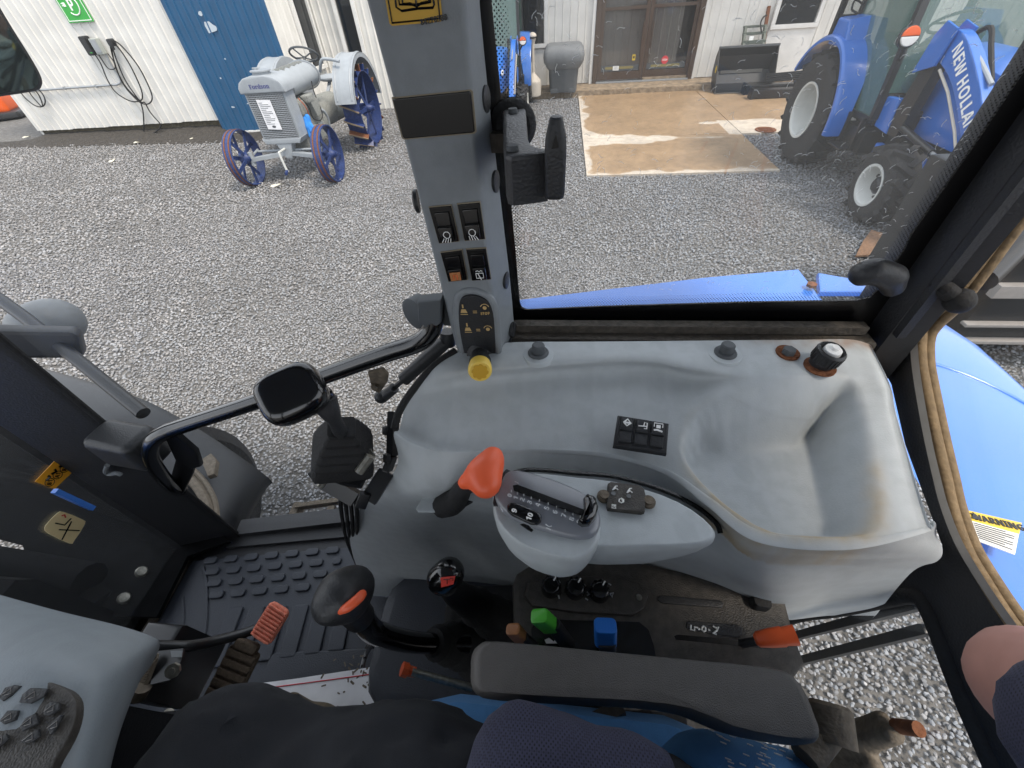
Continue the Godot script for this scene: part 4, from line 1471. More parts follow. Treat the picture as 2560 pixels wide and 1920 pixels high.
	# loader frame and arms
	for s in [-1.0, 1.0]:
		var la := M.new()
		var top := [Vector3(0.46 * s, 1.50, 1.50), Vector3(0.46 * s, 1.60, 1.62), Vector3(0.46 * s, 1.58, 1.80), Vector3(0.46 * s, 1.42, 2.10), Vector3(0.46 * s, 1.18, 2.45), Vector3(0.46 * s, 0.85, 2.80), Vector3(0.46 * s, 0.45, 3.05), Vector3(0.46 * s, 0.40, 2.95), Vector3(0.46 * s, 0.72, 2.70), Vector3(0.46 * s, 1.00, 2.34), Vector3(0.46 * s, 1.24, 1.98), Vector3(0.46 * s, 1.36, 1.68), Vector3(0.46 * s, 1.38, 1.52)]
		la.slab(cr(top, 3, true), Vector3(0.11 * s, 0, 0), 0.012, true)
		var arm := part(t, "loader_arm", la, "blue_paint")
		var up := M.new()
		up.slab([Vector3(0.43 * s, 1.30, 1.42), Vector3(0.43 * s, 1.55, 1.46), Vector3(0.43 * s, 1.66, 1.54), Vector3(0.43 * s, 1.62, 1.72), Vector3(0.43 * s, 1.34, 1.66)], Vector3(0.02 * s, 0, 0), 0.004)
		up.slab([Vector3(0.585 * s, 1.25, 1.42), Vector3(0.585 * s, 1.55, 1.46), Vector3(0.585 * s, 1.66, 1.54), Vector3(0.585 * s, 1.62, 1.72), Vector3(0.585 * s, 1.34, 1.68)], Vector3(0.02 * s, 0, 0), 0.004)
		part(t, "loader_post", up, "blue_paint")
		var col := M.new()
		col.slab([Vector3(0.44 * s, 0.70, 1.34), Vector3(0.44 * s, 1.40, 1.44), Vector3(0.44 * s, 1.40, 1.62), Vector3(0.44 * s, 0.70, 1.58)], Vector3(0.10 * s, 0, 0), 0.006)
		part(t, "loader_column", col, "black_paint")
		var ln := M.new()
		ln.tube([Vector3(0.578 * s, 1.32, 1.74), Vector3(0.578 * s, 1.19, 2.0), Vector3(0.578 * s, 0.96, 2.34), Vector3(0.578 * s, 0.68, 2.68)], 0.012, 6)
		part(arm, "stripe", ln, "beige_plastic")
		var ram := M.new()
		ram.tube([Vector3(0.51 * s, 0.80, 1.52), Vector3(0.51 * s, 0.72, 2.15)], 0.035, 10)
		var rmp := part(t, "ram", ram, "black_paint")
		var rod := M.new()
		rod.tube([Vector3(0.51 * s, 0.73, 2.05), Vector3(0.51 * s, 0.66, 2.62)], 0.018, 8)
		rod.tube([Vector3(0.51 * s, 1.52, 1.86), Vector3(0.51 * s, 1.30, 2.34)], 0.018, 8)
		part(rmp, "rod", rod, "galvanised")
		var hose := M.new()
		hose.tube(cr([Vector3(0.40 * s, 1.55, 1.66), Vector3(0.38 * s, 1.62, 1.78), Vector3(0.40 * s, 1.5, 1.95), Vector3(0.42 * s, 1.3, 2.2)], 4), 0.02, 6)
		part(t, "hose", hose, "black_rubber")
		var lp := M.new()
		lp.tube([Vector3(0.60 * s, 1.32, 1.12), Vector3(0.70 * s, 1.48, 1.24)], 0.02, 6)
		lp.lathe(stand(Vector3(0.70 * s, 1.52, 1.25), Vector3(0, 0.1, 1)), [Vector2(0, -0.04), Vector2(0.09, -0.03), Vector2(0.095, 0.01), Vector2(0.08, 0.015)], 20)
		var lamp := part(t, "side_lamp", lp, "black_plastic")
		var l1 := M.new()
		l1.slab(arc(Vector3(0.70 * s, 1.528, 1.262), Vector3(1, 0, 0), Vector3(0, 0.99, -0.1), 0.08, 0.0, PI, 10), Vector3(0, 0.004, 0.02), 0.006)
		part(lamp, "orange_lens", l1, "orange_lens")
		var l2 := M.new()
		l2.slab(arc(Vector3(0.70 * s, 1.524, 1.262), Vector3(1, 0, 0), Vector3(0, 0.99, -0.1), 0.08, PI, TAU, 10), Vector3(0, 0.004, 0.02), 0.006)
		part(lamp, "clear_lens", l2, "white_lens")
	if marked:
		# maker's lettering runs down the arm
		var d := Vector3(0, -0.58, 0.815).normalized()
		var xf := Transform3D(Basis(d, Vector3(0, d.z, -d.y), Vector3(-1, 0, 0)), Vector3(-0.573, 1.22, 2.18))
		letters(t, "lettering", "NEW HOLLAND", 0.10, xf, "white_print")
		var hv := M.new()
		hv.tube(cr([Vector3(-0.62, 1.7, -0.02), Vector3(-0.70, 1.74, -0.06), Vector3(-0.72, 1.66, -0.02), Vector3(-0.66, 1.62, 0.02), Vector3(-0.78, 1.6, -0.1)], 4), 0.011, 6)
		part(t, "door_catch", hv, "black_rubber")
		var tg := M.new()
		tg.slab([Vector3(-0.535, 0.66, 0.62), Vector3(-0.535, 0.67, 0.74), Vector3(-0.535, 0.73, 0.76), Vector3(-0.535, 0.76, 0.68), Vector3(-0.535, 0.73, 0.61)], Vector3(-0.01, 0, 0))
		part(t, "white_tag", tg, "white_print")
		var hs := M.new()
		hs.tube(cr([Vector3(-0.5, 0.66, 1.75), Vector3(-0.56, 0.46, 1.62), Vector3(-0.6, 0.36, 1.54), Vector3(-0.62, 0.25, 1.52)], 4), 0.014, 6)
		part(t, "yellow_cord", hs, "yellow_print")
	return t


func blue_tractors() -> void:
	var a := field_tractor("loader_tractor", "blue loader tractor with white wheel rims parked on the right of the apron", true)
	a.position = Vector3(4.15, 0, -6.94)
	var b := field_tractor("compact_tractor", "smaller blue cab tractor half hidden behind the grey pillar, by the smokers' post", false)
	b.position = Vector3(-1.36, 0, -11.6)
	b.scale = Vector3.ONE * 0.8


var cab: Node3D
var cab_inv: Transform3D


func cpart(called: String, m: M, mat, deg := 40.0, parent: Node = null) -> MeshInstance3D:
	root_inv = cab_inv
	return part(parent if parent else cab, called, m, mat, deg)


# flat outline (points on a plane) given thickness along a push vector
func plate(o: Array, push: Vector3, bev := 0.0, both := false) -> M:
	return M.new().slab(o, push, bev, both)


func up(o: Array, d: Vector3) -> Array:
	var r := []
	for p in o:
		r.append(p + d)
	return r


func cab_materials() -> void:
	mk("console_grey", "ffffff", 0.5, {"gs": 9.0, "grain": 0.12, "vc": true})
	mk("grey_trim", "b4babc", 0.48, {"gs": 9.0, "grain": 0.12})
	mk("pillar_grey", "7f8487", 0.5, {"gs": 9.0, "grain": 0.2})
	mk("dash_grey", "8a9297", 0.45, {"gs": 9.0, "grain": 0.2})
	mk("silver_grey", "7b7e84", 0.3, {"gs": 5.0, "spec": 0.6})
	mk("black_panel", "45413c", 0.5, {"gs": 8.0, "grain": 0.4, "tone": "blotch"})
	mk("black_trim", "242528", 0.5, {"gs": 5.0, "grain": 0.2})
	mk("black_shiny", "0c0c0e", 0.16, {"gs": 3.0, "coat": 0.5, "coat_rough": 0.08})
	mk("frit", "060607", 0.25, {"vary": false})
	mk("mat_black", "2d3139", 0.5, {"gs": 6.0, "grain": 0.35})
	mk("armrest", "54514e", 0.5, {"gs": 14.0, "grain": 0.5})
	mk("orange_plastic", "f2663c", 0.4, {"gs": 6.0})
	mk("lever_orange", "e2602f", 0.4, {"gs": 6.0})
	mk("red_label", "d23c30", 0.4, {"vary": false})
	mk("green_plastic", "4fb636", 0.3, {"vary": false})
	mk("cap_blue", "2a74d0", 0.3, {"vary": false})
	mk("brown_plastic", "a87046", 0.35, {"vary": false})
	mk("yellow_plastic", "f0cc58", 0.4, {"gs": 5.0})
	mk("decal_yellow", "c79a1e", 0.4, {"vary": false})
	mk("decal_orange", "ffb22e", 0.4, {"vary": false})
	mk("decal_cream", "f2dca6", 0.45, {"vary": false})
	mk("gold_print", "c0a26c", 0.5, {"vary": false})
	mk("grey_print", "b9bcbe", 0.5, {"vary": false})
	mk("dust_line", "8c8270", 0.9, {"vary": false})
	mk("seal_tan", "857052", 0.75, {"tone": "blotch", "gs": 9.0, "grain": 0.5, "bump": "rough"})
	mk("sill_dirty", "4a443c", 0.7, {"tone": "blotch", "gs": 7.0, "grain": 0.5, "bump": "rough"})
	mk("strip_grey", "8b8783", 0.5, {"gs": 8.0})
	mk("dusty_metal", "6f6455", 0.7, {"tone": "blotch", "gs": 9.0, "grain": 0.5, "bump": "rough"})
	mk("zinc", "9c9a90", 0.35, {"metal": 0.7, "gs": 12.0, "tone": "blotch"})
	mk("pedal_orange", "f08d72", 0.7, {"tone": "blotch", "gs": 12.0})
	mk("pedal_brown", "55483a", 0.8, {"tone": "blotch", "gs": 14.0, "grain": 0.5, "bump": "rough"})
	mk("seat_blue", "5b94cc", 0.9, {"gs": 12.0, "grain": 0.6, "bump": "cloth", "rim": 0.3})
	mk("dark_metal", "1b1d20", 0.35, {"tone": "blotch", "gs": 3.0})
	mk("light_grey", "6a6e70", 0.45, {"gs": 4.0})
	mk("cab_glass", "eef2f2", 0.0, {"alpha": 0.02, "spec": 0.36})
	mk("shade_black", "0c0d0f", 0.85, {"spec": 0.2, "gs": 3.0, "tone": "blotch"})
	mk("mirror_glass", "8fa09a", 0.03, {"metal": 1.0, "vary": false})
	mk("label_white", "e9e9e6", 0.5, {"vary": false})
	for d in [["dots_big", 0.36], ["dots_small", 0.24]]:
		var im := Image.create(64, 64, false, Image.FORMAT_RGBA8)
		for y in 64:
			for x in 64:
				var a := 0.0
				for c in [Vector2(16, 16), Vector2(48, 48)]:
					a = maxf(a, 1.0 - smoothstep(64.0 * d[1] * 0.5 - 1.5, 64.0 * d[1] * 0.5 + 1.5, Vector2(x + 0.5, y + 0.5).distance_to(c)))
				im.set_pixel(x, y, Color(0.02, 0.02, 0.02, a))
		var m := StandardMaterial3D.new()
		m.albedo_texture = ImageTexture.create_from_image(im)
		m.transparency = BaseMaterial3D.TRANSPARENCY_ALPHA_SCISSOR
		m.alpha_scissor_threshold = 0.5
		m.roughness = 0.4
		m.uv1_triplanar = true
		m.uv1_world_triplanar = true
		m.uv1_scale = Vector3.ONE * 210.0
		mats[d[0]] = m


func cab_shell() -> void:
	cab_materials()
	cab = thing("cab_tractor", "cab of the utility tractor around the viewer, light grey side console, black levers, blue fender", "tractor", Vector3(-0.2, 0, 0.2))
	cab_inv = root_inv
	cpart("cab_floor", plate([Vector3(-1.13, 0.92, -0.44), Vector3(-1.0, 0.92, -0.50), Vector3(-0.62, 0.92, -0.57), Vector3(0.44, 0.92, -0.57), Vector3(0.44, 0.92, 0.95), Vector3(-1.13, 0.92, 0.95)], Vector3(0, 0.045, 0)), "black_trim")
	# floor mat with raised pads
	var fm := cpart("floor_mat", plate([Vector3(-1.10, 0.966, -0.40), Vector3(-0.62, 0.966, -0.475), Vector3(-0.45, 0.966, -0.475), Vector3(-0.1, 0.966, -0.40), Vector3(0.2, 0.966, -0.30), Vector3(0.2, 0.966, 0.85), Vector3(-1.08, 0.966, 0.85), Vector3(-1.08, 0.966, -0.2)], Vector3(0, 0.012, 0), 0.004), "mat_black")
	var o0 := Vector3(-1.0362, 0.98, -0.4032)
	var du := (Vector3(-0.665, 0.98, -0.4598) - o0) / 6.0
	var dv := (Vector3(-0.9563, 0.98, -0.3108) - o0) / 3.0
	for j in 4:
		for i in 7:
			if j == 3 and i == 6: continue
			var m := M.new()
			var xf := Transform3D(Basis(du.normalized(), Vector3.UP, du.normalized().cross(Vector3.UP)), o0 + du * i + dv * j + Vector3(0, 0.0005, 0))
			m.rbox(xf, Vector3(0.040 if i < 6 or j < 1 else 0.026, 0.012, 0.021), 0.008, 0.003)
			cpart("raised_pad", m, "mat_black", 40.0, fm)
	for i in 6:
		var m := M.new()
		var q := o0 + du * (i + 0.05) + dv * 6.2
		m.rbox(Transform3D(Basis(du.normalized(), Vector3.UP, du.normalized().cross(Vector3.UP)), q), Vector3(0.044, 0.011, 0.145 - 0.006 * i), 0.008, 0.003)
		cpart("raised_rib", m, "mat_black", 40.0, fm)
	var arcs := M.new()
	for l in [[Vector3(-1.0483, 0.979, -0.3833), Vector3(-1.0081, 0.979, -0.3393), Vector3(-0.953, 0.979, -0.2568), Vector3(-0.915, 0.979, -0.1816), Vector3(-0.9142, 0.979, -0.1607)], [Vector3(-1.0564, 0.979, -0.2975), Vector3(-1.0207, 0.979, -0.2517), Vector3(-0.9888, 0.979, -0.1974), Vector3(-0.9829, 0.979, -0.1741)]]:
		arcs.tube(cr(l, 4), 0.004, 6)
	cpart("raised_line", arcs, "mat_black", 40.0, fm)
	var big := M.new()
	big.rbox(Transform3D(Basis(Vector3.UP, 0.12), Vector3(-0.5673, 0.979, -0.1684)), Vector3(0.30, 0.010, 0.07), 0.015, 0.003)
	cpart("raised_rib", big, "mat_black", 40.0, fm)
	var dsk := M.new()
	dsk.lathe(Transform3D(Basis(), Vector3(-0.4055, 0.975, -0.1901)), [Vector2(0.075, 0), Vector2(0.075, 0.006), Vector2(0.065, 0.010), Vector2(0.045, 0.008), Vector2(0.03, 0.009), Vector2(0.028, 0.006), Vector2(0, 0.006)], 28)
	cpart("floor_grommet", dsk, "black_shiny")
	# door sill
	var sill := M.new()
	sill.bar(Vector3(-1.0, 0.975, -0.505), Vector3(-0.55, 0.985, -0.585), 0.05, 0.045, Vector3.UP, 0.006)
	sill.bar(Vector3(-1.02, 0.955, -0.47), Vector3(-0.55, 0.955, -0.545), 0.05, 0.05, Vector3.UP, 0.004)
	cpart("door_sill", sill, "black_trim")
	# front right post, rubber and ledges
	var ap := M.new()
	ap.slab([Vector3(-1.135, 0.93, -0.43), Vector3(-1.00, 0.93, -0.474), Vector3(-0.988, 0.93, -0.490), Vector3(-1.04, 0.93, -0.508), Vector3(-1.15, 0.93, -0.468)], Vector3(0, 1.6, 0))
	cpart("front_post", ap, "black_trim")
	var as1 := M.new()
	as1.tube([Vector3(-0.990, 0.97, -0.486), Vector3(-0.990, 2.45, -0.486)], 0.006, 8)
	cpart("post_seal", as1, "black_rubber")
	var as2 := M.new()
	as2.bar(Vector3(-1.12, 0.965, -0.42), Vector3(-1.08, 0.972, 0.3), 0.02, 0.02, Vector3.UP, 0.003)
	cpart("post_ledge", as2, "sill_dirty")
	# other posts and roof, outside the picture
	var op := M.new()
	for q in [[-1.12, 0.95, 0.93, 1.6], [0.52, 0.95, 0.93, 1.6], [-0.15, 0.98, 0.93, 1.6]]:
		op.bx(Vector3(q[0], q[2] + q[3] / 2, q[1]), Vector3(0.09, q[3], 0.07), 0.01)
	cpart("cab_post", op, "black_trim")
	var rf := M.new()
	rf.rbox(Transform3D(Basis(), Vector3(-0.25, 2.56, 0.19)), Vector3(2.1, 0.2, 1.9), 0.2, 0.06)
	cpart("cab_roof", rf, "grey_trim")
	# seat: cushion, backrest, armrest
	var st := M.new()
	st.rbox(Transform3D(Basis(), Vector3(0.02, 1.41, 0.19)), Vector3(0.50, 0.13, 0.56), 0.1, 0.045)
	var cush := cpart("seat_cushion", st, "seat_blue")
	var sb := M.new()
	sb.rbox(Transform3D(Basis(Vector3.BACK, -0.16), Vector3(0.335, 1.68, 0.22)), Vector3(0.13, 0.66, 0.50), 0.05, 0.045)
	cpart("seat_back", sb, "seat_blue")
	var sp := M.new()
	sp.bx(Vector3(0.05, 1.15, 0.22), Vector3(0.42, 0.38, 0.40), 0.03)
	cpart("seat_base", sp, "black_trim")
	# fabric side of the seat back, seen beside the armrest
	var bol := M.new()
	skin(bol, [[Vector3(0.1861, 1.55, -0.0125), Vector3(0.2845, 1.53, -0.0093), 0.055, 0.05], [Vector3(0.0988, 1.4, -0.009), Vector3(0.1765, 1.5, -0.0005), 0.045, 0.05]], 0.012, 0.04)
	cpart("seat_bolster", bol, "seat_blue")
	var flk := M.new()
	for i in 130:
		var a := rng.randf_range(0, 1)
		var c: Vector3 = Vector3(0.1861, 1.55, -0.0125).lerp(Vector3(0.2845, 1.53, -0.0093), a) 
		var an := rng.randf_range(-0.4, 2.6)
		var n := Vector3(0.05, sin(an), -cos(an)).normalized()
		var r := lerpf(0.055, 0.05, a) + 0.0006
		flk.bar(c + n * r, c + n * r + Vector3(0.006, 0, 0.0015), 0.0012, 0.0008, n)
	var ff := cpart("white_flecks", flk, "label_white")
	ff.set_meta("kind", "stuff")
	var ar := M.new()
	var ao := [Vector3(-0.0882, 1.652, -0.089), Vector3(-0.0895, 1.652, -0.1032), Vector3(-0.0824, 1.652, -0.114), Vector3(-0.0637, 1.652, -0.1178), Vector3(0.0355, 1.652, -0.1177), Vector3(0.163, 1.652, -0.1171), Vector3(0.2455, 1.652, -0.1165), Vector3(0.2693, 1.652, -0.1105), Vector3(0.2773, 1.652, -0.0943), Vector3(0.2786, 1.652, -0.0755), Vector3(0.2788, 1.652, -0.0655), Vector3(0.2731, 1.652, -0.058), Vector3(0.2624, 1.652, -0.0547), Vector3(0.2377, 1.652, -0.0549), Vector3(0.1955, 1.652, -0.0593), Vector3(0.1532, 1.652, -0.0708), Vector3(0.0973, 1.652, -0.073), Vector3(0.0099, 1.652, -0.0692), Vector3(-0.0625, 1.652, -0.0667), Vector3(-0.0796, 1.652, -0.0686), Vector3(-0.0861, 1.652, -0.0763)]
	ar.puff(cr(ao, 2, true), Vector3(0.1091, 1.652, -0.0899), Vector3.UP, [[0.86, -0.060], [0.95, -0.055], [0.99, -0.042], [1.0, -0.028], [0.995, -0.014], [0.97, -0.004], [0.92, 0.0], [0.5, 0.001]])
	cpart("armrest", ar, "armrest", 50.0)
	var hinge := M.new()
	hinge.lathe(stand(Vector3(0.3232, 1.58, -0.082), Vector3(0.2, 0.2, -1)), [Vector2(0, -0.02), Vector2(0.022, -0.02), Vector2(0.022, 0.014), Vector2(0.018, 0.018), Vector2(0, 0.018)], 16)
	hinge.tube([Vector3(0.2849, 1.575, -0.0476), Vector3(0.3274, 1.575, -0.0808)], 0.016, 10)
	cpart("armrest_hinge", hinge, "dusty_metal")
	var br := M.new()
	br.bar(Vector3(0.086, 1.45, -0.0833), Vector3(0.1075, 1.35, -0.0399), 0.05, 0.02).bar(Vector3(0.1429, 1.42, -0.0858), Vector3(0.1645, 1.3, -0.0413), 0.03, 0.02).bar(Vector3(0.0703, 1.4, -0.0761), Vector3(0.2059, 1.4, -0.0824), 0.03, 0.03)
	cpart("seat_bracket", br, "black_panel")


func console_rows() -> Array:
	return [
		[Vector3(-0.1595, 1.775, -0.4901), Vector3(-0.1925, 1.765, -0.4581), Vector3(-0.2279, 1.737, -0.4155), Vector3(-0.2374, 1.715, -0.3769), Vector3(-0.243, 1.685, -0.3389), Vector3(-0.323, 1.55, -0.3397), Vector3(-0.4523, 1.34, -0.3854), Vector3(-0.5136, 1.14, -0.3843), Vector3(-0.5039, 0.98, -0.3427)],
		[Vector3(-0.1417, 1.775, -0.4975), Vector3(-0.1627, 1.768, -0.4505), Vector3(-0.1955, 1.737, -0.4308), Vector3(-0.2137, 1.707, -0.3725), Vector3(-0.2065, 1.682, -0.3101), Vector3(-0.272, 1.56, -0.3283), Vector3(-0.3635, 1.36, -0.3624), Vector3(-0.4139, 1.16, -0.3715), Vector3(-0.4285, 0.98, -0.3458)],
		[Vector3(-0.1122, 1.775, -0.5052), Vector3(-0.1132, 1.77, -0.4552), Vector3(-0.1308, 1.737, -0.4475), Vector3(-0.1622, 1.707, -0.3548), Vector3(-0.1603, 1.684, -0.3099), Vector3(-0.2053, 1.58, -0.3199), Vector3(-0.2712, 1.38, -0.3512), Vector3(-0.3128, 1.17, -0.3644), Vector3(-0.3335, 0.98, -0.3528)],
		[Vector3(-0.0598, 1.775, -0.5135), Vector3(-0.0345, 1.77, -0.4661), Vector3(-0.035, 1.737, -0.4635), Vector3(-0.0775, 1.707, -0.3522), Vector3(-0.0888, 1.69, -0.3306), Vector3(-0.1184, 1.6, -0.3344), Vector3(-0.1631, 1.4, -0.3522), Vector3(-0.194, 1.18, -0.3645), Vector3(-0.2135, 0.98, -0.364)],
		[Vector3(0.0376, 1.775, -0.5169), Vector3(0.0511, 1.77, -0.4771), Vector3(0.0499, 1.737, -0.4749), Vector3(-0.0093, 1.707, -0.3573), Vector3(-0.0154, 1.69, -0.3369), Vector3(-0.034, 1.6, -0.3277), Vector3(-0.0618, 1.42, -0.3404), Vector3(-0.0844, 1.22, -0.349), Vector3(-0.0928, 1, -0.3667)],
		[Vector3(0.1471, 1.775, -0.5205), Vector3(0.1426, 1.77, -0.4819), Vector3(0.1446, 1.737, -0.4801), Vector3(0.084, 1.707, -0.3538), Vector3(0.0832, 1.69, -0.3352), Vector3(0.0785, 1.61, -0.3211), Vector3(0.0709, 1.48, -0.3167), Vector3(0.059, 1.34, -0.3229), Vector3(0.0739, 1.1, -0.3435)],
		[Vector3(0.2186, 1.775, -0.5233), Vector3(0.2014, 1.77, -0.4681), Vector3(0.2055, 1.737, -0.4657), Vector3(0.1578, 1.707, -0.3312), Vector3(0.1571, 1.69, -0.3137), Vector3(0.1603, 1.62, -0.2983), Vector3(0.164, 1.55, -0.2793), Vector3(0.1815, 1.44, -0.2849), Vector3(0.2386, 1.2, -0.3059)],
		[Vector3(0.2889, 1.775, -0.526), Vector3(0.2723, 1.77, -0.4622), Vector3(0.2614, 1.755, -0.4292), Vector3(0.1969, 1.722, -0.2797), Vector3(0.2021, 1.7, -0.2713), Vector3(0.2197, 1.65, -0.2671), Vector3(0.2344, 1.6, -0.2568), Vector3(0.2593, 1.5, -0.2561), Vector3(0.3451, 1.25, -0.282)],
		[Vector3(0.3717, 1.775, -0.529), Vector3(0.3498, 1.77, -0.4647), Vector3(0.3337, 1.76, -0.4183), Vector3(0.2406, 1.73, -0.2344), Vector3(0.2454, 1.707, -0.2322), Vector3(0.2522, 1.69, -0.2264), Vector3(0.2686, 1.66, -0.2269), Vector3(0.317, 1.55, -0.2243), Vector3(0.4372, 1.3, -0.2675)],
		[Vector3(0.4461, 1.775, -0.5318), Vector3(0.4366, 1.77, -0.4772), Vector3(0.416, 1.76, -0.4215), Vector3(0.3341, 1.73, -0.2323), Vector3(0.3372, 1.715, -0.2283), Vector3(0.35, 1.69, -0.2297), Vector3(0.3592, 1.665, -0.229), Vector3(0.3955, 1.57, -0.2347), Vector3(0.5344, 1.3, -0.2829)],
		[Vector3(0.476, 1.77, -0.5285), Vector3(0.459, 1.768, -0.4422), Vector3(0.4435, 1.76, -0.3894), Vector3(0.4158, 1.735, -0.2516), Vector3(0.429, 1.72, -0.2419), Vector3(0.4444, 1.7, -0.2364), Vector3(0.4537, 1.675, -0.2345), Vector3(0.458, 1.62, -0.2388), Vector3(0.5769, 1.35, -0.2727)],
		[Vector3(0.4934, 1.755, -0.5402), Vector3(0.481, 1.752, -0.4587), Vector3(0.4658, 1.745, -0.403), Vector3(0.4356, 1.728, -0.2665), Vector3(0.4426, 1.714, -0.2499), Vector3(0.4613, 1.688, -0.2458), Vector3(0.4654, 1.665, -0.2397), Vector3(0.47, 1.61, -0.2433), Vector3(0.5917, 1.34, -0.2765)],
		[Vector3(0.6485, 1.6, -0.7158), Vector3(0.6317, 1.6, -0.6139), Vector3(0.6025, 1.6, -0.5309), Vector3(0.5426, 1.6, -0.3323), Vector3(0.5385, 1.6, -0.3073), Vector3(0.5291, 1.6, -0.2866), Vector3(0.5027, 1.61, -0.2649), Vector3(0.4872, 1.58, -0.2564), Vector3(0.613, 1.3, -0.2849)],
	]


func cab_console() -> void:
	var cols := console_rows()
	for i in cols.size():     # a soft raised lip where the top rolls over to the side
		var c: Array = cols[i]
		var k: float = 1.0 - smoothstep(5.5, 8.5, i)
		var d: Vector3 = c[3]
		var e: Vector3 = c[4]
		var fwd := (e - d) * Vector3(1, 0, 1)
		c[3] = d + Vector3(0, -0.004 * k, 0)
		c.insert(4, d + fwd * 0.45 + Vector3(0, 0.003 * k, 0))
		c[5] = e + Vector3(0, -0.022 * k, 0)
	var n := 14
	var fine := []
	for c in cols:
		fine.append(cr(c, [8, 12, 40, 12, 10, 10, 8, 8, 6, 6]))
	var pts := []
	for i in fine[0].size():
		var line := []
		for c in fine:
			line.append(c[i])
		pts.append(cr(line, [8, 8, 10, 12, 14, 14, 20, 22, 26, 16, 4, 4]))
	# storage tray pressed into the rear of the top
	var rim := flat(cr([Vector3(0.1788, 1.752, -0.3601), Vector3(0.1888, 1.752, -0.3978), Vector3(0.2111, 1.752, -0.4245), Vector3(0.2527, 1.752, -0.441), Vector3(0.3346, 1.752, -0.4554), Vector3(0.408, 1.752, -0.4638), Vector3(0.4262, 1.752, -0.4456), Vector3(0.421, 1.752, -0.4034), Vector3(0.407, 1.752, -0.3484), Vector3(0.3889, 1.752, -0.2906), Vector3(0.3785, 1.752, -0.2575), Vector3(0.3665, 1.752, -0.2403), Vector3(0.3469, 1.752, -0.2326), Vector3(0.2941, 1.752, -0.2303), Vector3(0.2564, 1.752, -0.2322), Vector3(0.2296, 1.752, -0.2483), Vector3(0.2046, 1.752, -0.2794), Vector3(0.1855, 1.752, -0.3192)], 2, true))
	var lo := Vector2(9, 9)
	var hi := Vector2(-9, -9)
	for p in rim:
		lo = lo.min(p - Vector2.ONE * 0.02)
		hi = hi.max(p + Vector2.ONE * 0.02)
	var base := Color(0.45, 0.478, 0.487)
	var dirt := Color(0.40, 0.30, 0.16)
	var f := FastNoiseLite.new()
	f.seed = 5
	f.frequency = 1.0
	var tint := []
	var press := []
	for row in pts:
		var tr := []
		var sr := []
		for i in row.size():
			var p: Vector3 = row[i]
			var c := base * (1.0 + 0.012 * f.get_noise_3d(p.x * 14.0, p.y * 14.0, p.z * 14.0))
			var q := Vector2(p.x, p.z)
			var s := 0.0
			if q.x > lo.x and q.x < hi.x and q.y > lo.y and q.y < hi.y and p.y > 1.66:
				var dn := sd_near(q, rim)
				var d := dn.x
				if d < 0.0:
					var wd := 0.017 + 0.060 * clampf(dn.z, 0.0, 1.0) + 0.026 * clampf(-dn.y, 0.0, 1.0)
					s = clampf(-d / wd, 0.0, 1.0)
					s = s * s * (3.0 - 2.0 * s)
				# dust that settled along the near lip of the tray
				var lip := exp(-pow((d + 0.001) / 0.009, 2.0)) * smoothstep(-0.36, -0.27, p.z)
				lip += 0.4 * exp(-pow((d + 0.004) / 0.006, 2.0)) * smoothstep(0.25, 0.1, p.x)
				c = c.lerp(dirt, clampf(lip * (0.65 + 0.6 * f.get_noise_2d(p.x * 30.0, p.z * 30.0)), 0.0, 0.75))
			# rust run-off below the window sill at the rear
			var rs := smoothstep(-0.505, -0.525, p.z) * smoothstep(0.22, 0.42, p.x) * (0.5 + 0.8 * f.get_noise_2d(p.x * 22.0, p.z * 40.0))
			c = c.lerp(Color(0.26, 0.13, 0.05), clampf(rs, 0.0, 0.6))
			tr.append(c)
			sr.append(s)
		tint.append(tr)
		press.append(sr)
	for pass_at in 2:
		var nx := []
		for i in press.size():
			var l := []
			for j in press[0].size():
				var v: float = press[i][j] * 2.0 + press[maxi(i - 1, 0)][j] + press[mini(i + 1, press.size() - 1)][j] + press[i][maxi(j - 1, 0)] + press[i][mini(j + 1, press[0].size() - 1)]
				l.append(v / 6.0)
			nx.append(l)
		press = nx
	for i in pts.size():
		for j in pts[0].size():
			if press[i][j] > 0.001:
				pts[i][j].y = lerpf(pts[i][j].y, 1.685 + 0.01 * (pts[i][j].z + 0.4), press[i][j])
	var m := M.new()
	m.tinted = false
	for i in pts.size() - 1:
		for j in pts[0].size() - 1:
			for q in [[0, 0], [0, 1], [1, 1], [0, 0], [1, 1], [1, 0]]:
				m.t.append(pts[i + q[0]][j + q[1]])
				m.k.append(tint[i + q[0]][j + q[1]])
	var con := cpart("side_console", m, "console_grey", 60.0)
	# pod with the hitch quadrant
	var po := M.new()
	var oc := cr([Vector3(-0.0526, 1.728, -0.2887), Vector3(-0.0385, 1.728, -0.2981), Vector3(-0.0075, 1.728, -0.2991), Vector3(0.0291, 1.728, -0.2961), Vector3(0.0828, 1.728, -0.2922), Vector3(0.1386, 1.728, -0.2767), Vector3(0.1738, 1.728, -0.2575), Vector3(0.1908, 1.728, -0.2384), Vector3(0.1927, 1.728, -0.2272), Vector3(0.1863, 1.728, -0.2202), Vector3(0.1724, 1.728, -0.2149), Vector3(0.1434, 1.728, -0.2109), Vector3(0.1016, 1.728, -0.207), Vector3(0.0542, 1.728, -0.2038), Vector3(0.0062, 1.728, -0.2088), Vector3(-0.0342, 1.728, -0.2385)], 2, true)
	po.puff(oc, Vector3(0.0787, 1.728, -0.2443), Vector3.UP, [[0.55, -0.10], [0.84, -0.055], [0.95, -0.032], [1.0, -0.016], [1.0, -0.010], [0.99, -0.004], [0.965, -0.001], [0.93, 0.0]])
	cpart("control_pod", po, "grey_trim", 60.0)
	var pb := M.new()
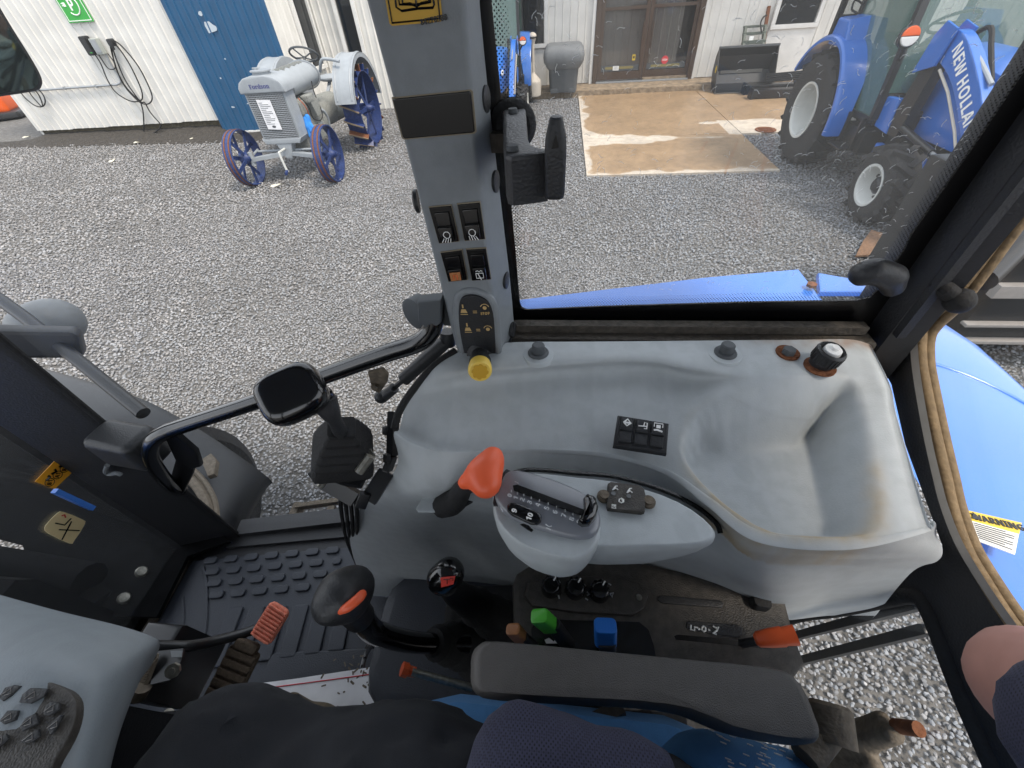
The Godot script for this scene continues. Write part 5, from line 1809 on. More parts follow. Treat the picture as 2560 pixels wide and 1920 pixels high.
	var ob := cr([Vector3(-0.0731, 1.742, -0.2486), Vector3(-0.0716, 1.742, -0.2702), Vector3(-0.0624, 1.742, -0.2851), Vector3(-0.0483, 1.742, -0.2893), Vector3(-0.019, 1.742, -0.2833), Vector3(0.0136, 1.742, -0.2718), Vector3(0.0419, 1.742, -0.2593), Vector3(0.0557, 1.742, -0.2441), Vector3(0.0587, 1.742, -0.2227), Vector3(0.0545, 1.742, -0.2042), Vector3(0.0441, 1.742, -0.1899), Vector3(0.0286, 1.742, -0.1817), Vector3(0.0094, 1.742, -0.1824), Vector3(-0.024, 1.742, -0.1905), Vector3(-0.0473, 1.742, -0.203), Vector3(-0.066, 1.742, -0.2234)], 2, true)
	pb.puff(ob, Vector3(-0.0032, 1.742, -0.2297), Vector3.UP, [[0.68, -0.10], [0.90, -0.065], [0.965, -0.042], [0.993, -0.026], [1.0, -0.013], [0.995, -0.006], [0.97, -0.001], [0.93, 0.0]])
	cpart("quadrant_body", pb, "grey_trim", 60.0)
	var gp0 := M.new()
	gp0.tube(cr([Vector3(-0.0671, 1.718, -0.2955), Vector3(-0.0397, 1.716, -0.3086), Vector3(-0.0079, 1.714, -0.3116), Vector3(0.0302, 1.712, -0.3106), Vector3(0.0868, 1.708, -0.3104), Vector3(0.1472, 1.702, -0.2975), Vector3(0.186, 1.698, -0.2791), Vector3(0.2083, 1.694, -0.2595), Vector3(0.2125, 1.69, -0.247)], 4), 0.0035, 6)
	cpart("pod_seam", gp0, "frit")
	var qd := M.new()
	qd.puff(cr([Vector3(-0.0644, 1.742, -0.2699), Vector3(-0.0599, 1.742, -0.2838), Vector3(-0.0482, 1.742, -0.2886), Vector3(-0.025, 1.742, -0.2851), Vector3(0.0107, 1.742, -0.2742), Vector3(0.0403, 1.742, -0.2604), Vector3(0.0542, 1.742, -0.2464), Vector3(0.0579, 1.742, -0.2266), Vector3(0.0512, 1.742, -0.2105), Vector3(0.0384, 1.742, -0.2043), Vector3(0.0196, 1.742, -0.2046), Vector3(-0.0156, 1.742, -0.2128), Vector3(-0.0495, 1.742, -0.2256), Vector3(-0.0671, 1.742, -0.2427), Vector3(-0.0701, 1.742, -0.2577)], 3, true), Vector3(-0.0058, 1.742, -0.2427), Vector3.UP, [[1.0, -0.004], [1.0, 0.002], [0.97, 0.006], [0.88, 0.009], [0.5, 0.0115], [0.2, 0.012]])
	var quad := cpart("lever_quadrant", qd, "silver_grey", 60.0)
	var fr := Transform3D(Basis(), Vector3.ZERO)
	var sl := M.new()
	sl.slab([Vector3(-0.0474, 1.7555, -0.2603), Vector3(-0.0418, 1.7555, -0.2619), Vector3(0.0406, 1.7555, -0.2326), Vector3(0.0425, 1.7555, -0.2281), Vector3(0.0361, 1.7555, -0.2254), Vector3(-0.0457, 1.7555, -0.254)], Vector3(0, 0.0015, 0))
	cpart("slot", sl, "frit", 40.0, quad)
	var kb := M.new()
	kb.slab([Vector3(0.0409, 1.757, -0.2459), Vector3(0.0504, 1.757, -0.2417), Vector3(0.053, 1.757, -0.2302), Vector3(0.0498, 1.757, -0.2188), Vector3(0.0427, 1.757, -0.2107), Vector3(0.0345, 1.757, -0.2091), Vector3(0.0299, 1.757, -0.212), Vector3(0.0353, 1.757, -0.2201), Vector3(0.0372, 1.757, -0.2293), Vector3(0.0364, 1.757, -0.2397)], Vector3(0, 0.020, 0), 0.006, true)
	cpart("hitch_lever", kb, "black_shiny", 60.0, quad)
	var spots := [Vector3(-0.05, 1.757, -0.2466), Vector3(-0.0425, 1.757, -0.244), Vector3(-0.0345, 1.757, -0.242), Vector3(-0.0255, 1.757, -0.2389), Vector3(-0.0155, 1.757, -0.236), Vector3(-0.005, 1.757, -0.2325), Vector3(0.0048, 1.757, -0.2284), Vector3(0.0149, 1.757, -0.225), Vector3(0.0238, 1.757, -0.2211), Vector3(0.0321, 1.757, -0.2182)]
	var along := (spots[9] - spots[0] as Vector3).normalized()
	var tick := M.new()
	for i in 10:
		var bs := Basis(-along.cross(Vector3.UP), -along, Vector3.UP)
		letters(quad, "number", str(i), 0.0055, Transform3D(bs, spots[i]), "grey_print")
		tick.bx(spots[i] + Vector3(0.0015, 0, -0.006), Vector3(0.001, 0.001, 0.003))
	cpart("scale_ticks", tick, "grey_print", 40.0, quad)
	var cp := M.new()
	cp.slab([Vector3(-0.0519, 1.7525, -0.2343), Vector3(-0.0477, 1.7525, -0.2376), Vector3(-0.0399, 1.7525, -0.2375), Vector3(-0.0162, 1.7525, -0.2283), Vector3(-0.0107, 1.7525, -0.224), Vector3(-0.0109, 1.7525, -0.2171), Vector3(-0.0155, 1.7525, -0.2129), Vector3(-0.0224, 1.7525, -0.213), Vector3(-0.0452, 1.7525, -0.2224), Vector3(-0.0512, 1.7525, -0.2273)], Vector3(0, 0.005, 0), 0.002)
	var csw := cpart("rocker_pair", cp, "black_shiny", 50.0, quad)
	for q in [["9", Vector3(-0.0426, 1.758, -0.2267)], ["10", Vector3(-0.0243, 1.758, -0.2204)]]:
		letters(quad, "number", q[0], 0.0062, Transform3D(Basis(-along.cross(Vector3.UP), -along, Vector3.UP), q[1]), "label_white")
	var ms := M.new()
	for l in [[Vector3(-0.006, 1.7545, -0.2142), Vector3(-0.0017, 1.7545, -0.2112), Vector3(0.0014, 1.7545, -0.2125)], [Vector3(-0.0048, 1.7545, -0.2099), Vector3(0.0004, 1.7545, -0.208)], [Vector3(-0.0457, 1.7545, -0.2675), Vector3(-0.0409, 1.7545, -0.2651)], [Vector3(-0.0592, 1.7545, -0.2316), Vector3(-0.0564, 1.7545, -0.2259)]]:
		ms.tube(l, 0.0006, 4)
	cpart("faint_marks", ms, "grey_print", 40.0, quad)
	var nt := M.new()
	nt.slab([Vector3(-0.0305, 1.7525, -0.2136), Vector3(-0.025, 1.7525, -0.2117), Vector3(-0.0194, 1.7525, -0.2066), Vector3(-0.0214, 1.7525, -0.2043), Vector3(-0.0269, 1.7525, -0.2072), Vector3(-0.0347, 1.7525, -0.2122)], Vector3(0, 0.003, 0), 0.001)
	cpart("notch", nt, "frit", 40.0, quad)
	var clip := M.new()
	clip.bar(Vector3(-0.0637, 1.735, -0.2701), Vector3(-0.0536, 1.735, -0.29), 0.012, 0.02, Vector3.UP, 0.003).bar(Vector3(-0.0661, 1.735, -0.239), Vector3(-0.0656, 1.735, -0.2542), 0.01, 0.02, Vector3.UP, 0.003)
	cpart("slide_clip", clip, "black_plastic", 40.0, quad)
	# symbol plate on the pod
	var sy := M.new()
	sy.slab([Vector3(0.0713, 1.729, -0.2828), Vector3(0.0751, 1.729, -0.2857), Vector3(0.1119, 1.729, -0.2825), Vector3(0.1158, 1.729, -0.2774), Vector3(0.1164, 1.729, -0.269), Vector3(0.1124, 1.729, -0.2471), Vector3(0.1084, 1.729, -0.2456), Vector3(0.0688, 1.729, -0.248), Vector3(0.068, 1.729, -0.2517)], Vector3(0, 0.007, 0), 0.0015)
	var syp := cpart("symbol_plate", sy, "black_panel")
	var ic := M.new()
	for l in [[Vector3(0.0772, 1.7375, -0.2742), Vector3(0.0804, 1.7375, -0.2783), Vector3(0.0827, 1.7375, -0.2784)], [Vector3(0.076, 1.7375, -0.2728), Vector3(0.0802, 1.7375, -0.2756), Vector3(0.0828, 1.7375, -0.2732)], [Vector3(0.0945, 1.7375, -0.2713), Vector3(0.0978, 1.7375, -0.276), Vector3(0.1001, 1.7375, -0.2761)], [Vector3(0.0932, 1.7375, -0.2699), Vector3(0.0975, 1.7375, -0.2727), Vector3(0.1, 1.7375, -0.2703)], [Vector3(0.0857, 1.7375, -0.2619), Vector3(0.0883, 1.7375, -0.2601), Vector3(0.088, 1.7375, -0.257), Vector3(0.0851, 1.7375, -0.2556), Vector3(0.0825, 1.7375, -0.2573), Vector3(0.0834, 1.7375, -0.2605), Vector3(0.0857, 1.7375, -0.2619), Vector3(0.0875, 1.7375, -0.257)], [Vector3(0.0738, 1.7375, -0.2524), Vector3(0.0782, 1.7375, -0.2521), Vector3(0.0778, 1.7375, -0.2478), Vector3(0.0734, 1.7375, -0.2481), Vector3(0.0738, 1.7375, -0.2524), Vector3(0.0758, 1.7375, -0.2501), Vector3(0.0782, 1.7375, -0.2521)]]:
		ic.tube(l, 0.0009, 4)
	cpart("icon", ic, "label_white", 40.0, syp)
	for q in [Vector3(0.0768, 1.7365, -0.2682), Vector3(0.0952, 1.7365, -0.2655)]:
		var dt := M.new()
		dt.lathe(Transform3D(Basis(), q), [Vector2(0.0028, 0), Vector2(0.0028, 0.001), Vector2(0, 0.001)], 12)
		cpart("indicator", dt, "light_grey", 40.0, syp)
	for q in [Vector3(0.0657, 1.728, -0.2672), Vector3(0.1197, 1.728, -0.2628)]:
		var sc := M.new()
		sc.lathe(Transform3D(Basis(), q), [Vector2(0.0085, 0), Vector2(0.0085, 0.004), Vector2(0.006, 0.005), Vector2(0.006, 0.008), Vector2(0, 0.008)], 16)
		cpart("screw", sc, "dusty_metal", 40.0, syp)
	# rocker switches on the sloping face
	var q := [Vector3(0.0928, 1.733, -0.3941), Vector3(0.1629, 1.733, -0.3818), Vector3(0.1545, 1.722, -0.3376), Vector3(0.0838, 1.722, -0.3479)]
	var bz := M.new()
	bz.slab(q, Vector3(0, 0.008, 0), 0.003)
	var bez := cpart("switch_bezel", bz, "black_plastic")
	var w3 := func(u: float, v: float) -> Vector3:
		return (q[0] as Vector3).lerp(q[1], u).lerp((q[3] as Vector3).lerp(q[2], u), v) + Vector3(0, 0.008, 0)
	for i in 3:
		var a := 0.08 + 0.295 * i
		var rk := M.new()
		rk.slab([w3.call(a, 0.12), w3.call(a + 0.24, 0.12), w3.call(a + 0.24, 0.55), w3.call(a, 0.55)], Vector3(0, 0.007, 0), 0.002)
		rk.slab([w3.call(a, 0.55), w3.call(a + 0.24, 0.55), w3.call(a + 0.24, 0.90), w3.call(a, 0.90)], Vector3(0, 0.004, 0), 0.002)
		cpart("rocker_switch", rk, "black_plastic", 40.0, bez)
		var sm := M.new()
		var z := Vector3(0, 0.0075, 0)
		if i == 0:
			sm.tube([w3.call(a + 0.05, 0.34) + z, w3.call(a + 0.12, 0.22) + z, w3.call(a + 0.19, 0.34) + z, w3.call(a + 0.12, 0.44) + z, w3.call(a + 0.05, 0.34) + z], 0.0012, 5).tube([w3.call(a + 0.05, 0.34) + z, w3.call(a + 0.19, 0.34) + z], 0.0015, 5)
		elif i == 1:
			sm.tube([w3.call(a + 0.04, 0.38) + z, w3.call(a + 0.20, 0.36) + z], 0.0008, 5).tube([w3.call(a + 0.14, 0.36) + z, w3.call(a + 0.15, 0.24) + z, w3.call(a + 0.20, 0.25) + z, w3.call(a + 0.20, 0.44) + z, w3.call(a + 0.15, 0.44) + z], 0.0008, 5)
		else:
			sm.tube([w3.call(a + 0.04, 0.32) + z, w3.call(a + 0.04, 0.2) + z, w3.call(a + 0.20, 0.2) + z, w3.call(a + 0.20, 0.32) + z], 0.0008, 5).slab([w3.call(a + 0.08, 0.26) + z, w3.call(a + 0.16, 0.26) + z, w3.call(a + 0.16, 0.36) + z, w3.call(a + 0.08, 0.36) + z], Vector3(0, 0.0006, 0)).tube([w3.call(a + 0.04, 0.44) + z, w3.call(a + 0.10, 0.42) + z, w3.call(a + 0.20, 0.46) + z], 0.0014, 5)
		cpart("icon", sm, "label_white", 40.0, bez)
	# bolts along the sill
	for p in [Vector3(-0.0261, 1.774, -0.4868), Vector3(0.2574, 1.774, -0.4944)]:
		var b := M.new()
		b.lathe(Transform3D(Basis(), p), [Vector2(0.0165, 0), Vector2(0.0165, 0.003), Vector2(0.014, 0.006), Vector2(0.0105, 0.006), Vector2(0.010, 0.017), Vector2(0.008, 0.019), Vector2(0, 0.019)], 22)
		cpart("capped_bolt", b, "grey_plastic_dark")
		var bo := M.new()
		bo.lathe(Transform3D(Basis(), p), [Vector2(0.027, -0.006), Vector2(0.024, 0.0005), Vector2(0.016, 0.002), Vector2(0, 0.002)], 24)
		cpart("bolt_boss", bo, "grey_trim")
	var wsh := M.new()
	wsh.lathe(Transform3D(Basis(), Vector3(0.3487, 1.772, -0.4992)), [Vector2(0.0165, 0), Vector2(0.0165, 0.0035), Vector2(0.009, 0.0035)], 22)
	cpart("rusty_washer", wsh, "rust")
	var hx := M.new()
	hx.lathe(Transform3D(Basis(), Vector3(0.3479, 1.775, -0.4968)), [Vector2(0.0095, 0), Vector2(0.0095, 0.007), Vector2(0.008, 0.009), Vector2(0, 0.009)], 6)
	cpart("hex_bolt", hx, "grey_plastic_dark", 20.0)
	var so := M.new()
	var sx := stand(Vector3(0.3862, 1.768, -0.4779), Vector3(0.08, 1, 0.12))
	so.lathe(sx, [Vector2(0.016, -0.01), Vector2(0.015, 0.012), Vector2(0.0185, 0.013), Vector2(0.019, 0.032), Vector2(0.016, 0.035), Vector2(0.014, 0.030), Vector2(0.0, 0.030)], 22)
	for i in 22:
		var an := TAU * i / 22
		so.bar(sx * Vector3(cos(an) * 0.0188, 0.015, sin(an) * 0.0188), sx * Vector3(cos(an) * 0.0188, 0.030, sin(an) * 0.0188), 0.002, 0.0015, sx.basis * Vector3(cos(an), 0, sin(an)))
	cpart("power_socket", so, "black_plastic")
	var sc2 := M.new()
	sc2.lathe(sx, [Vector2(0.012, 0.030), Vector2(0.011, 0.036), Vector2(0.006, 0.037), Vector2(0.005, 0.041), Vector2(0.0, 0.039)], 16)
	cpart("socket_contact", sc2, "label_white")
	var hol := M.new()
	hol.lathe(Transform3D(Basis(), Vector3(0.3836, 1.771, -0.4716)), [Vector2(0.021, 0), Vector2(0.021, 0.002), Vector2(0.014, 0.002)], 20)
	cpart("rust_ring", hol, "rust")
	# front edge seam and the joystick bracket plate
	var sm2 := M.new()
	sm2.tube(cr([Vector3(-0.1595, 1.775, -0.4901), Vector3(-0.1915, 1.765, -0.4635), Vector3(-0.2226, 1.745, -0.4252), Vector3(-0.2396, 1.728, -0.3958), Vector3(-0.2464, 1.71, -0.3777)], 4), 0.006, 8)
	cpart("edge_seal", sm2, "black_rubber")


func cab_pillar() -> void:
	var rows := []
	for s in [[Vector3(-0.1813, 2.2369, -0.488), Vector3(-0.1734, 2.2369, -0.488), Vector3(-0.1274, 2.2338, -0.488), Vector3(-0.0877, 2.2317, -0.488)], [Vector3(-0.179, 2.1899, -0.488), Vector3(-0.1726, 2.1896, -0.488), Vector3(-0.1303, 2.1873, -0.488), Vector3(-0.0887, 2.1852, -0.488)], [Vector3(-0.1744, 2.1183, -0.488), Vector3(-0.1676, 2.118, -0.488), Vector3(-0.1273, 2.116, -0.488), Vector3(-0.0914, 2.1138, -0.488)], [Vector3(-0.1698, 2.027, -0.488), Vector3(-0.1625, 2.0268, -0.488), Vector3(-0.128, 2.0271, -0.488), Vector3(-0.0917, 2.0273, -0.488)], [Vector3(-0.1661, 1.9327, -0.488), Vector3(-0.1585, 1.9327, -0.488), Vector3(-0.1246, 1.9351, -0.488), Vector3(-0.0927, 1.9376, -0.488)], [Vector3(-0.1638, 1.8679, -0.488), Vector3(-0.1562, 1.8679, -0.488), Vector3(-0.1239, 1.8697, -0.488), Vector3(-0.0907, 1.8714, -0.488)], [Vector3(-0.161, 1.7913, -0.488), Vector3(-0.1528, 1.7914, -0.488), Vector3(-0.1229, 1.792, -0.488), Vector3(-0.0882, 1.7936, -0.488)], [Vector3(-0.1547, 1.7476, -0.488), Vector3(-0.1456, 1.7457, -0.488), Vector3(-0.1208, 1.7443, -0.488), Vector3(-0.0883, 1.7432, -0.488)]]:
		var a: Vector3 = s[0]
		var b: Vector3 = s[3]
		var dx: float = [0.003, 0.005, 0.009, 0.013, 0.018, 0.019, 0.018, 0.018][rows.size()]
		rows.append([a + Vector3(0.012, 0, -0.10), a + Vector3(-0.002, 0, -0.020), a + Vector3(0.002, 0, -0.004), s[1], s[2], b + Vector3(-0.004, 0, 0.0), b + Vector3(0.0005, 0, -0.003), b + Vector3(0.002, 0, -0.010), b + Vector3(dx, 0, -0.056), b + Vector3(dx, 0, -0.062), b + Vector3(0.0, 0, -0.10)])
	var pm := M.new()
	var sm := []
	for i in rows[0].size():
		var col := []
		for r in rows:
			col.append(r[i])
		sm.append(cr(col, 3))
	var rr := []
	for j in sm[0].size():
		var r := []
		for i in sm.size():
			r.append(sm[i][j])
		rr.append(r)
	pm.rings(rr)
	cpart("post_cover", pm, "pillar_grey", 50.0)
	# dark recess with a dusty edge
	cpart("dust_edge", plate([Vector3(-0.1726, 2.1169, -0.489), Vector3(-0.0902, 2.1202, -0.489), Vector3(-0.0881, 2.1185, -0.489), Vector3(-0.0885, 2.0833, -0.489), Vector3(-0.0907, 2.0816, -0.489), Vector3(-0.169, 2.0785, -0.489), Vector3(-0.1712, 2.0803, -0.489)], Vector3(0, 0, 0.002)), "dust_line")
	cpart("blank_panel", plate([Vector3(-0.1711, 2.1158, -0.488), Vector3(-0.0916, 2.1192, -0.488), Vector3(-0.0899, 2.1176, -0.488), Vector3(-0.0902, 2.0844, -0.488), Vector3(-0.0924, 2.0832, -0.488), Vector3(-0.1668, 2.08, -0.488), Vector3(-0.1689, 2.0818, -0.488)], Vector3(0, 0, 0.004), 0.001), "frit")
	# yellow manual decal
	var dy := cpart("manual_decal", plate([Vector3(-0.1568, 2.2199, -0.4875), Vector3(-0.1071, 2.2191, -0.4875), Vector3(-0.109, 2.174, -0.4875), Vector3(-0.1111, 2.1719, -0.4875), Vector3(-0.1568, 2.1713, -0.4875), Vector3(-0.159, 2.173, -0.4875)], Vector3(0, 0, 0.001)), "decal_yellow")
	var dl := M.new()
	for l in [[Vector3(-0.1547, 2.2157, -0.486), Vector3(-0.1562, 2.1733, -0.486), Vector3(-0.1112, 2.1742, -0.486), Vector3(-0.1093, 2.2145, -0.486)], [Vector3(-0.1484, 2.1972, -0.486), Vector3(-0.1495, 2.1836, -0.486), Vector3(-0.1451, 2.1809, -0.486), Vector3(-0.1303, 2.1817, -0.486), Vector3(-0.1162, 2.1816, -0.486), Vector3(-0.1146, 2.1836, -0.486), Vector3(-0.1152, 2.1969, -0.486)], [Vector3(-0.1455, 2.1971, -0.486), Vector3(-0.1461, 2.1852, -0.486), Vector3(-0.1305, 2.1844, -0.486), Vector3(-0.1176, 2.1853, -0.486), Vector3(-0.1176, 2.1956, -0.486)], [Vector3(-0.1425, 2.194, -0.486), Vector3(-0.143, 2.1857, -0.486), Vector3(-0.1362, 2.1853, -0.486), Vector3(-0.1308, 2.1832, -0.486), Vector3(-0.1261, 2.1851, -0.486), Vector3(-0.1191, 2.1859, -0.486), Vector3(-0.1191, 2.1942, -0.486)]]:
		dl.tube(l, 0.0009, 4)
	dl.tube([Vector3(-0.1303, 2.1962, -0.486), Vector3(-0.1307, 2.1835, -0.486)], 0.0009, 4)
	cpart("decal_lines", dl, "frit", 40.0, dy)
	var fx := Transform3D(Basis(Vector3(0.995, 0.10, 0).normalized(), Vector3(-0.10, 0.995, 0).normalized(), Vector3.BACK), Vector3(-0.117, 2.1736, -0.486))
	letters(dy, "lettering", "84270388", 0.0042, fx, "frit")
	# four rocker switches
	var sw := [[Vector3(-0.1556, 2.0056, -0.4875), Vector3(-0.1283, 2.0075, -0.4875), Vector3(-0.1254, 1.9631, -0.4875), Vector3(-0.1516, 1.9606, -0.4875)], [Vector3(-0.1202, 2.0085, -0.4875), Vector3(-0.093, 2.0106, -0.4875), Vector3(-0.0915, 1.9658, -0.4875), Vector3(-0.1175, 1.9637, -0.4875)], [Vector3(-0.152, 1.9468, -0.4875), Vector3(-0.1236, 1.9505, -0.4875), Vector3(-0.122, 1.9077, -0.4875), Vector3(-0.1486, 1.9045, -0.4875)], [Vector3(-0.1174, 1.9511, -0.4875), Vector3(-0.0917, 1.9524, -0.4875), Vector3(-0.0892, 1.9083, -0.4875), Vector3(-0.1154, 1.9064, -0.4875)]]
	for i in 4:
		var o: Array = sw[i]
		var rim := M.new()
		var cen: Vector3 = (o[0] + o[1] + o[2] + o[3]) / 4.0
		var big := []
		for p in o:
			big.append(cen + (p - cen) * 1.05)
		rim.slab(big, Vector3(0, 0, 0.0015))
		cpart("dust_edge", rim, "dust_line")
		var bz := cpart("switch_bezel", plate(o, Vector3(0, 0, 0.004), 0.0012), "frit")
		var at := func(u: float, v: float) -> Vector3:
			return (o[0] as Vector3).lerp(o[1], u).lerp((o[3] as Vector3).lerp(o[2], u), v) + Vector3(0, 0, 0.003)
		var rk := M.new()
		rk.slab([at.call(0.2, 0.12), at.call(0.86, 0.12), at.call(0.86, 0.5), at.call(0.2, 0.5)], Vector3(0, 0, 0.004), 0.0012)
		rk.slab([at.call(0.2, 0.5), at.call(0.86, 0.5), at.call(0.86, 0.9), at.call(0.2, 0.9)], Vector3(0, 0, 0.008), 0.0018)
		cpart("rocker_switch", rk, "black_shiny", 40.0, bz)
		var ic := M.new()
		var d := Vector3(0, 0, 0.0085)
		if i < 2:
			var s := 1.0 if i == 0 else -1.0
			var cc: Vector3 = at.call(0.55 + 0.04 * s, 0.70) + d
			ic.tube(arc(cc, Vector3.RIGHT, Vector3.UP, 0.0042, 0, TAU, 12), 0.0005, 4, false)
			for k in 4:
				var st := cc + Vector3(-0.004 * s + 0.0028 * k * s, -0.0045, 0)
				ic.tube([st, st + Vector3((-0.003 + 0.0007 * k) * s, -0.005, 0)], 0.0005, 4)
		elif i == 3:
			ic.tube([at.call(0.35, 0.66) + d, at.call(0.72, 0.66) + d, at.call(0.72, 0.82) + d, at.call(0.35, 0.82) + d, at.call(0.35, 0.66) + d], 0.0006, 4).tube([at.call(0.45, 0.66) + d, at.call(0.58, 0.88) + d], 0.0006, 4).tube([at.call(0.36, 0.60) + d, at.call(0.46, 0.57) + d, at.call(0.54, 0.62) + d, at.call(0.62, 0.57) + d, at.call(0.70, 0.60) + d], 0.0005, 4)
		else:
			var og := cpart("orange_button", plate([at.call(0.27, 0.58) + d, at.call(0.80, 0.58) + d, at.call(0.80, 0.86) + d, at.call(0.27, 0.86) + d], Vector3(0, 0, 0.001)), "brown_plastic", 40.0, bz)
			d.z += 0.0015
			ic.tube([at.call(0.44, 0.82) + d, at.call(0.46, 0.66) + d, at.call(0.62, 0.66) + d, at.call(0.63, 0.82) + d], 0.0005, 4)
		cpart("icon", ic, "label_white" if i != 2 else "lever_orange", 40.0, bz)
	# take-off switch plate
	var po := cr([Vector3(-0.1411, 1.8628, -0.4875), Vector3(-0.1327, 1.8786, -0.4875), Vector3(-0.1181, 1.8825, -0.4875), Vector3(-0.1052, 1.8787, -0.4875), Vector3(-0.0954, 1.8702, -0.4875), Vector3(-0.0903, 1.8518, -0.4875), Vector3(-0.0907, 1.815, -0.4875), Vector3(-0.0934, 1.7748, -0.4875), Vector3(-0.1017, 1.7484, -0.4875), Vector3(-0.1253, 1.7383, -0.4875), Vector3(-0.1414, 1.7474, -0.4875), Vector3(-0.1459, 1.7814, -0.4875), Vector3(-0.1459, 1.8266, -0.4875)], 3, true)
	var pl := M.new()
	pl.slab(po, Vector3(0, 0, 0.003), 0.001)
	var pp := cpart("switch_plate", pl, "black_plastic")
	var lipm := M.new()
	var lp := []
	var cc := Vector3.ZERO
	for p in po:
		cc += p / po.size()
	for p in po:
		lp.append(cc + (p - cc) * 1.10 + Vector3(0, 0, -0.001))
	lp.append(lp[0])
	lipm.tube(lp, 0.0055, 8, false)
	cpart("plate_surround", lipm, "pillar_grey", 60.0)
	var gx := Basis(Vector3(0.998, 0.06, 0).normalized(), Vector3(-0.06, 0.998, 0).normalized(), Vector3.BACK)
	for r in [[Vector3(-0.134, 1.8555, -0.484), Vector3(-0.1176, 1.8549, -0.484), Vector3(-0.1025, 1.8623, -0.484)], [Vector3(-0.1323, 1.8224, -0.484), Vector3(-0.1166, 1.8218, -0.484), Vector3(-0.1015, 1.8238, -0.484)]]:
		var a: Vector3 = r[0]
		var ic := M.new()
		ic.slab([a + Vector3(-0.005, -0.002, 0), a + Vector3(0.005, -0.002, 0), a + Vector3(0.003, 0.004, 0), a + Vector3(-0.003, 0.004, 0)], Vector3(0, 0, 0.0005)).bx(a + Vector3(0, -0.005, 0), Vector3(0.011, 0.001, 0.0005)).bx(a + Vector3(-0.0005, 0.009, 0), Vector3(0.002, 0.006, 0.0005))
		for k in [-0.0015, 0.0015]:
			ic.bx((r[1] as Vector3) + Vector3(0, k, 0), Vector3(0.006, 0.001, 0.0005))
		ic.lathe(stand(r[2], Vector3.BACK), [Vector2(0.003, 0), Vector2(0.003, 0.0006), Vector2(0, 0.0006)], 10)
		ic.tube(arc(r[2], Vector3.RIGHT, Vector3.UP, 0.0062, 0.3, PI - 0.3, 8), 0.0006, 4)
		cpart("icon", ic, "gold_print", 40.0, pp)
	letters(pp, "lettering", "STOP", 0.0042, Transform3D(gx, Vector3(-0.1028, 1.8525, -0.484)), "gold_print")
	var k0 := Vector3(-0.1199, 1.7717, -0.487)
	var k1 := Vector3(-0.1086, 1.791, -0.425)
	var kd := (k1 - k0).normalized()
	var L := (k1 - k0).length()
	var st := M.new()
	st.lathe(stand(k0, kd), [Vector2(0.021, -0.004), Vector2(0.021, 0.006), Vector2(0.014, 0.008), Vector2(0.0125, 0.025), Vector2(0.017, 0.03), Vector2(0.017, L - 0.022), Vector2(0, L - 0.022)], 24)
	cpart("knob_stem", st, "black_plastic")
	var kn := M.new()
	kn.lathe(stand(k0, kd), [Vector2(0.0165, L - 0.023), Vector2(0.0175, L - 0.015), Vector2(0.0178, L - 0.004), Vector2(0.0155, L), Vector2(0.0, L)], 28)
	var knob := cpart("yellow_knob", kn, "yellow_plastic")
	var gr := M.new()
	var gxf := stand(k0 + kd * L, kd)
	var go := []
	for i in 32:
		var an := TAU * i / 32
		var r := 0.0125 if i % 4 < 2 else 0.0105
		go.append(gxf * Vector3(cos(an) * r, 0, sin(an) * r))
	gr.slab(go, kd * 0.0012)
	cpart("gear_emblem", gr, "decal_yellow", 40.0, knob)
	# plugs along the edges
	for p in [Vector3(-0.0814, 2.1029, -0.536), Vector3(-0.0777, 2.0164, -0.536), Vector3(-0.0738, 1.8761, -0.536), Vector3(-0.0681, 1.783, -0.536), Vector3(-0.0729, 1.7581, -0.53)]:
		var b := M.new()
		b.lathe(stand(p + Vector3(-0.001, 0, 0), Vector3(0.985, 0, 0.14)), [Vector2(0.013, -0.004), Vector2(0.013, 0.0008), Vector2(0.011, 0.0016), Vector2(0, 0.0016)], 20)
		cpart("plug", b, "black_plastic")
	var b2 := M.new()
	b2.lathe(stand(Vector3(-0.1755, 2.0046, -0.51), Vector3(-0.98, 0, 0.2)), [Vector2(0.014, 0), Vector2(0.014, 0.004), Vector2(0.011, 0.006), Vector2(0, 0.006)], 20)
	cpart("plug", b2, "black_plastic")


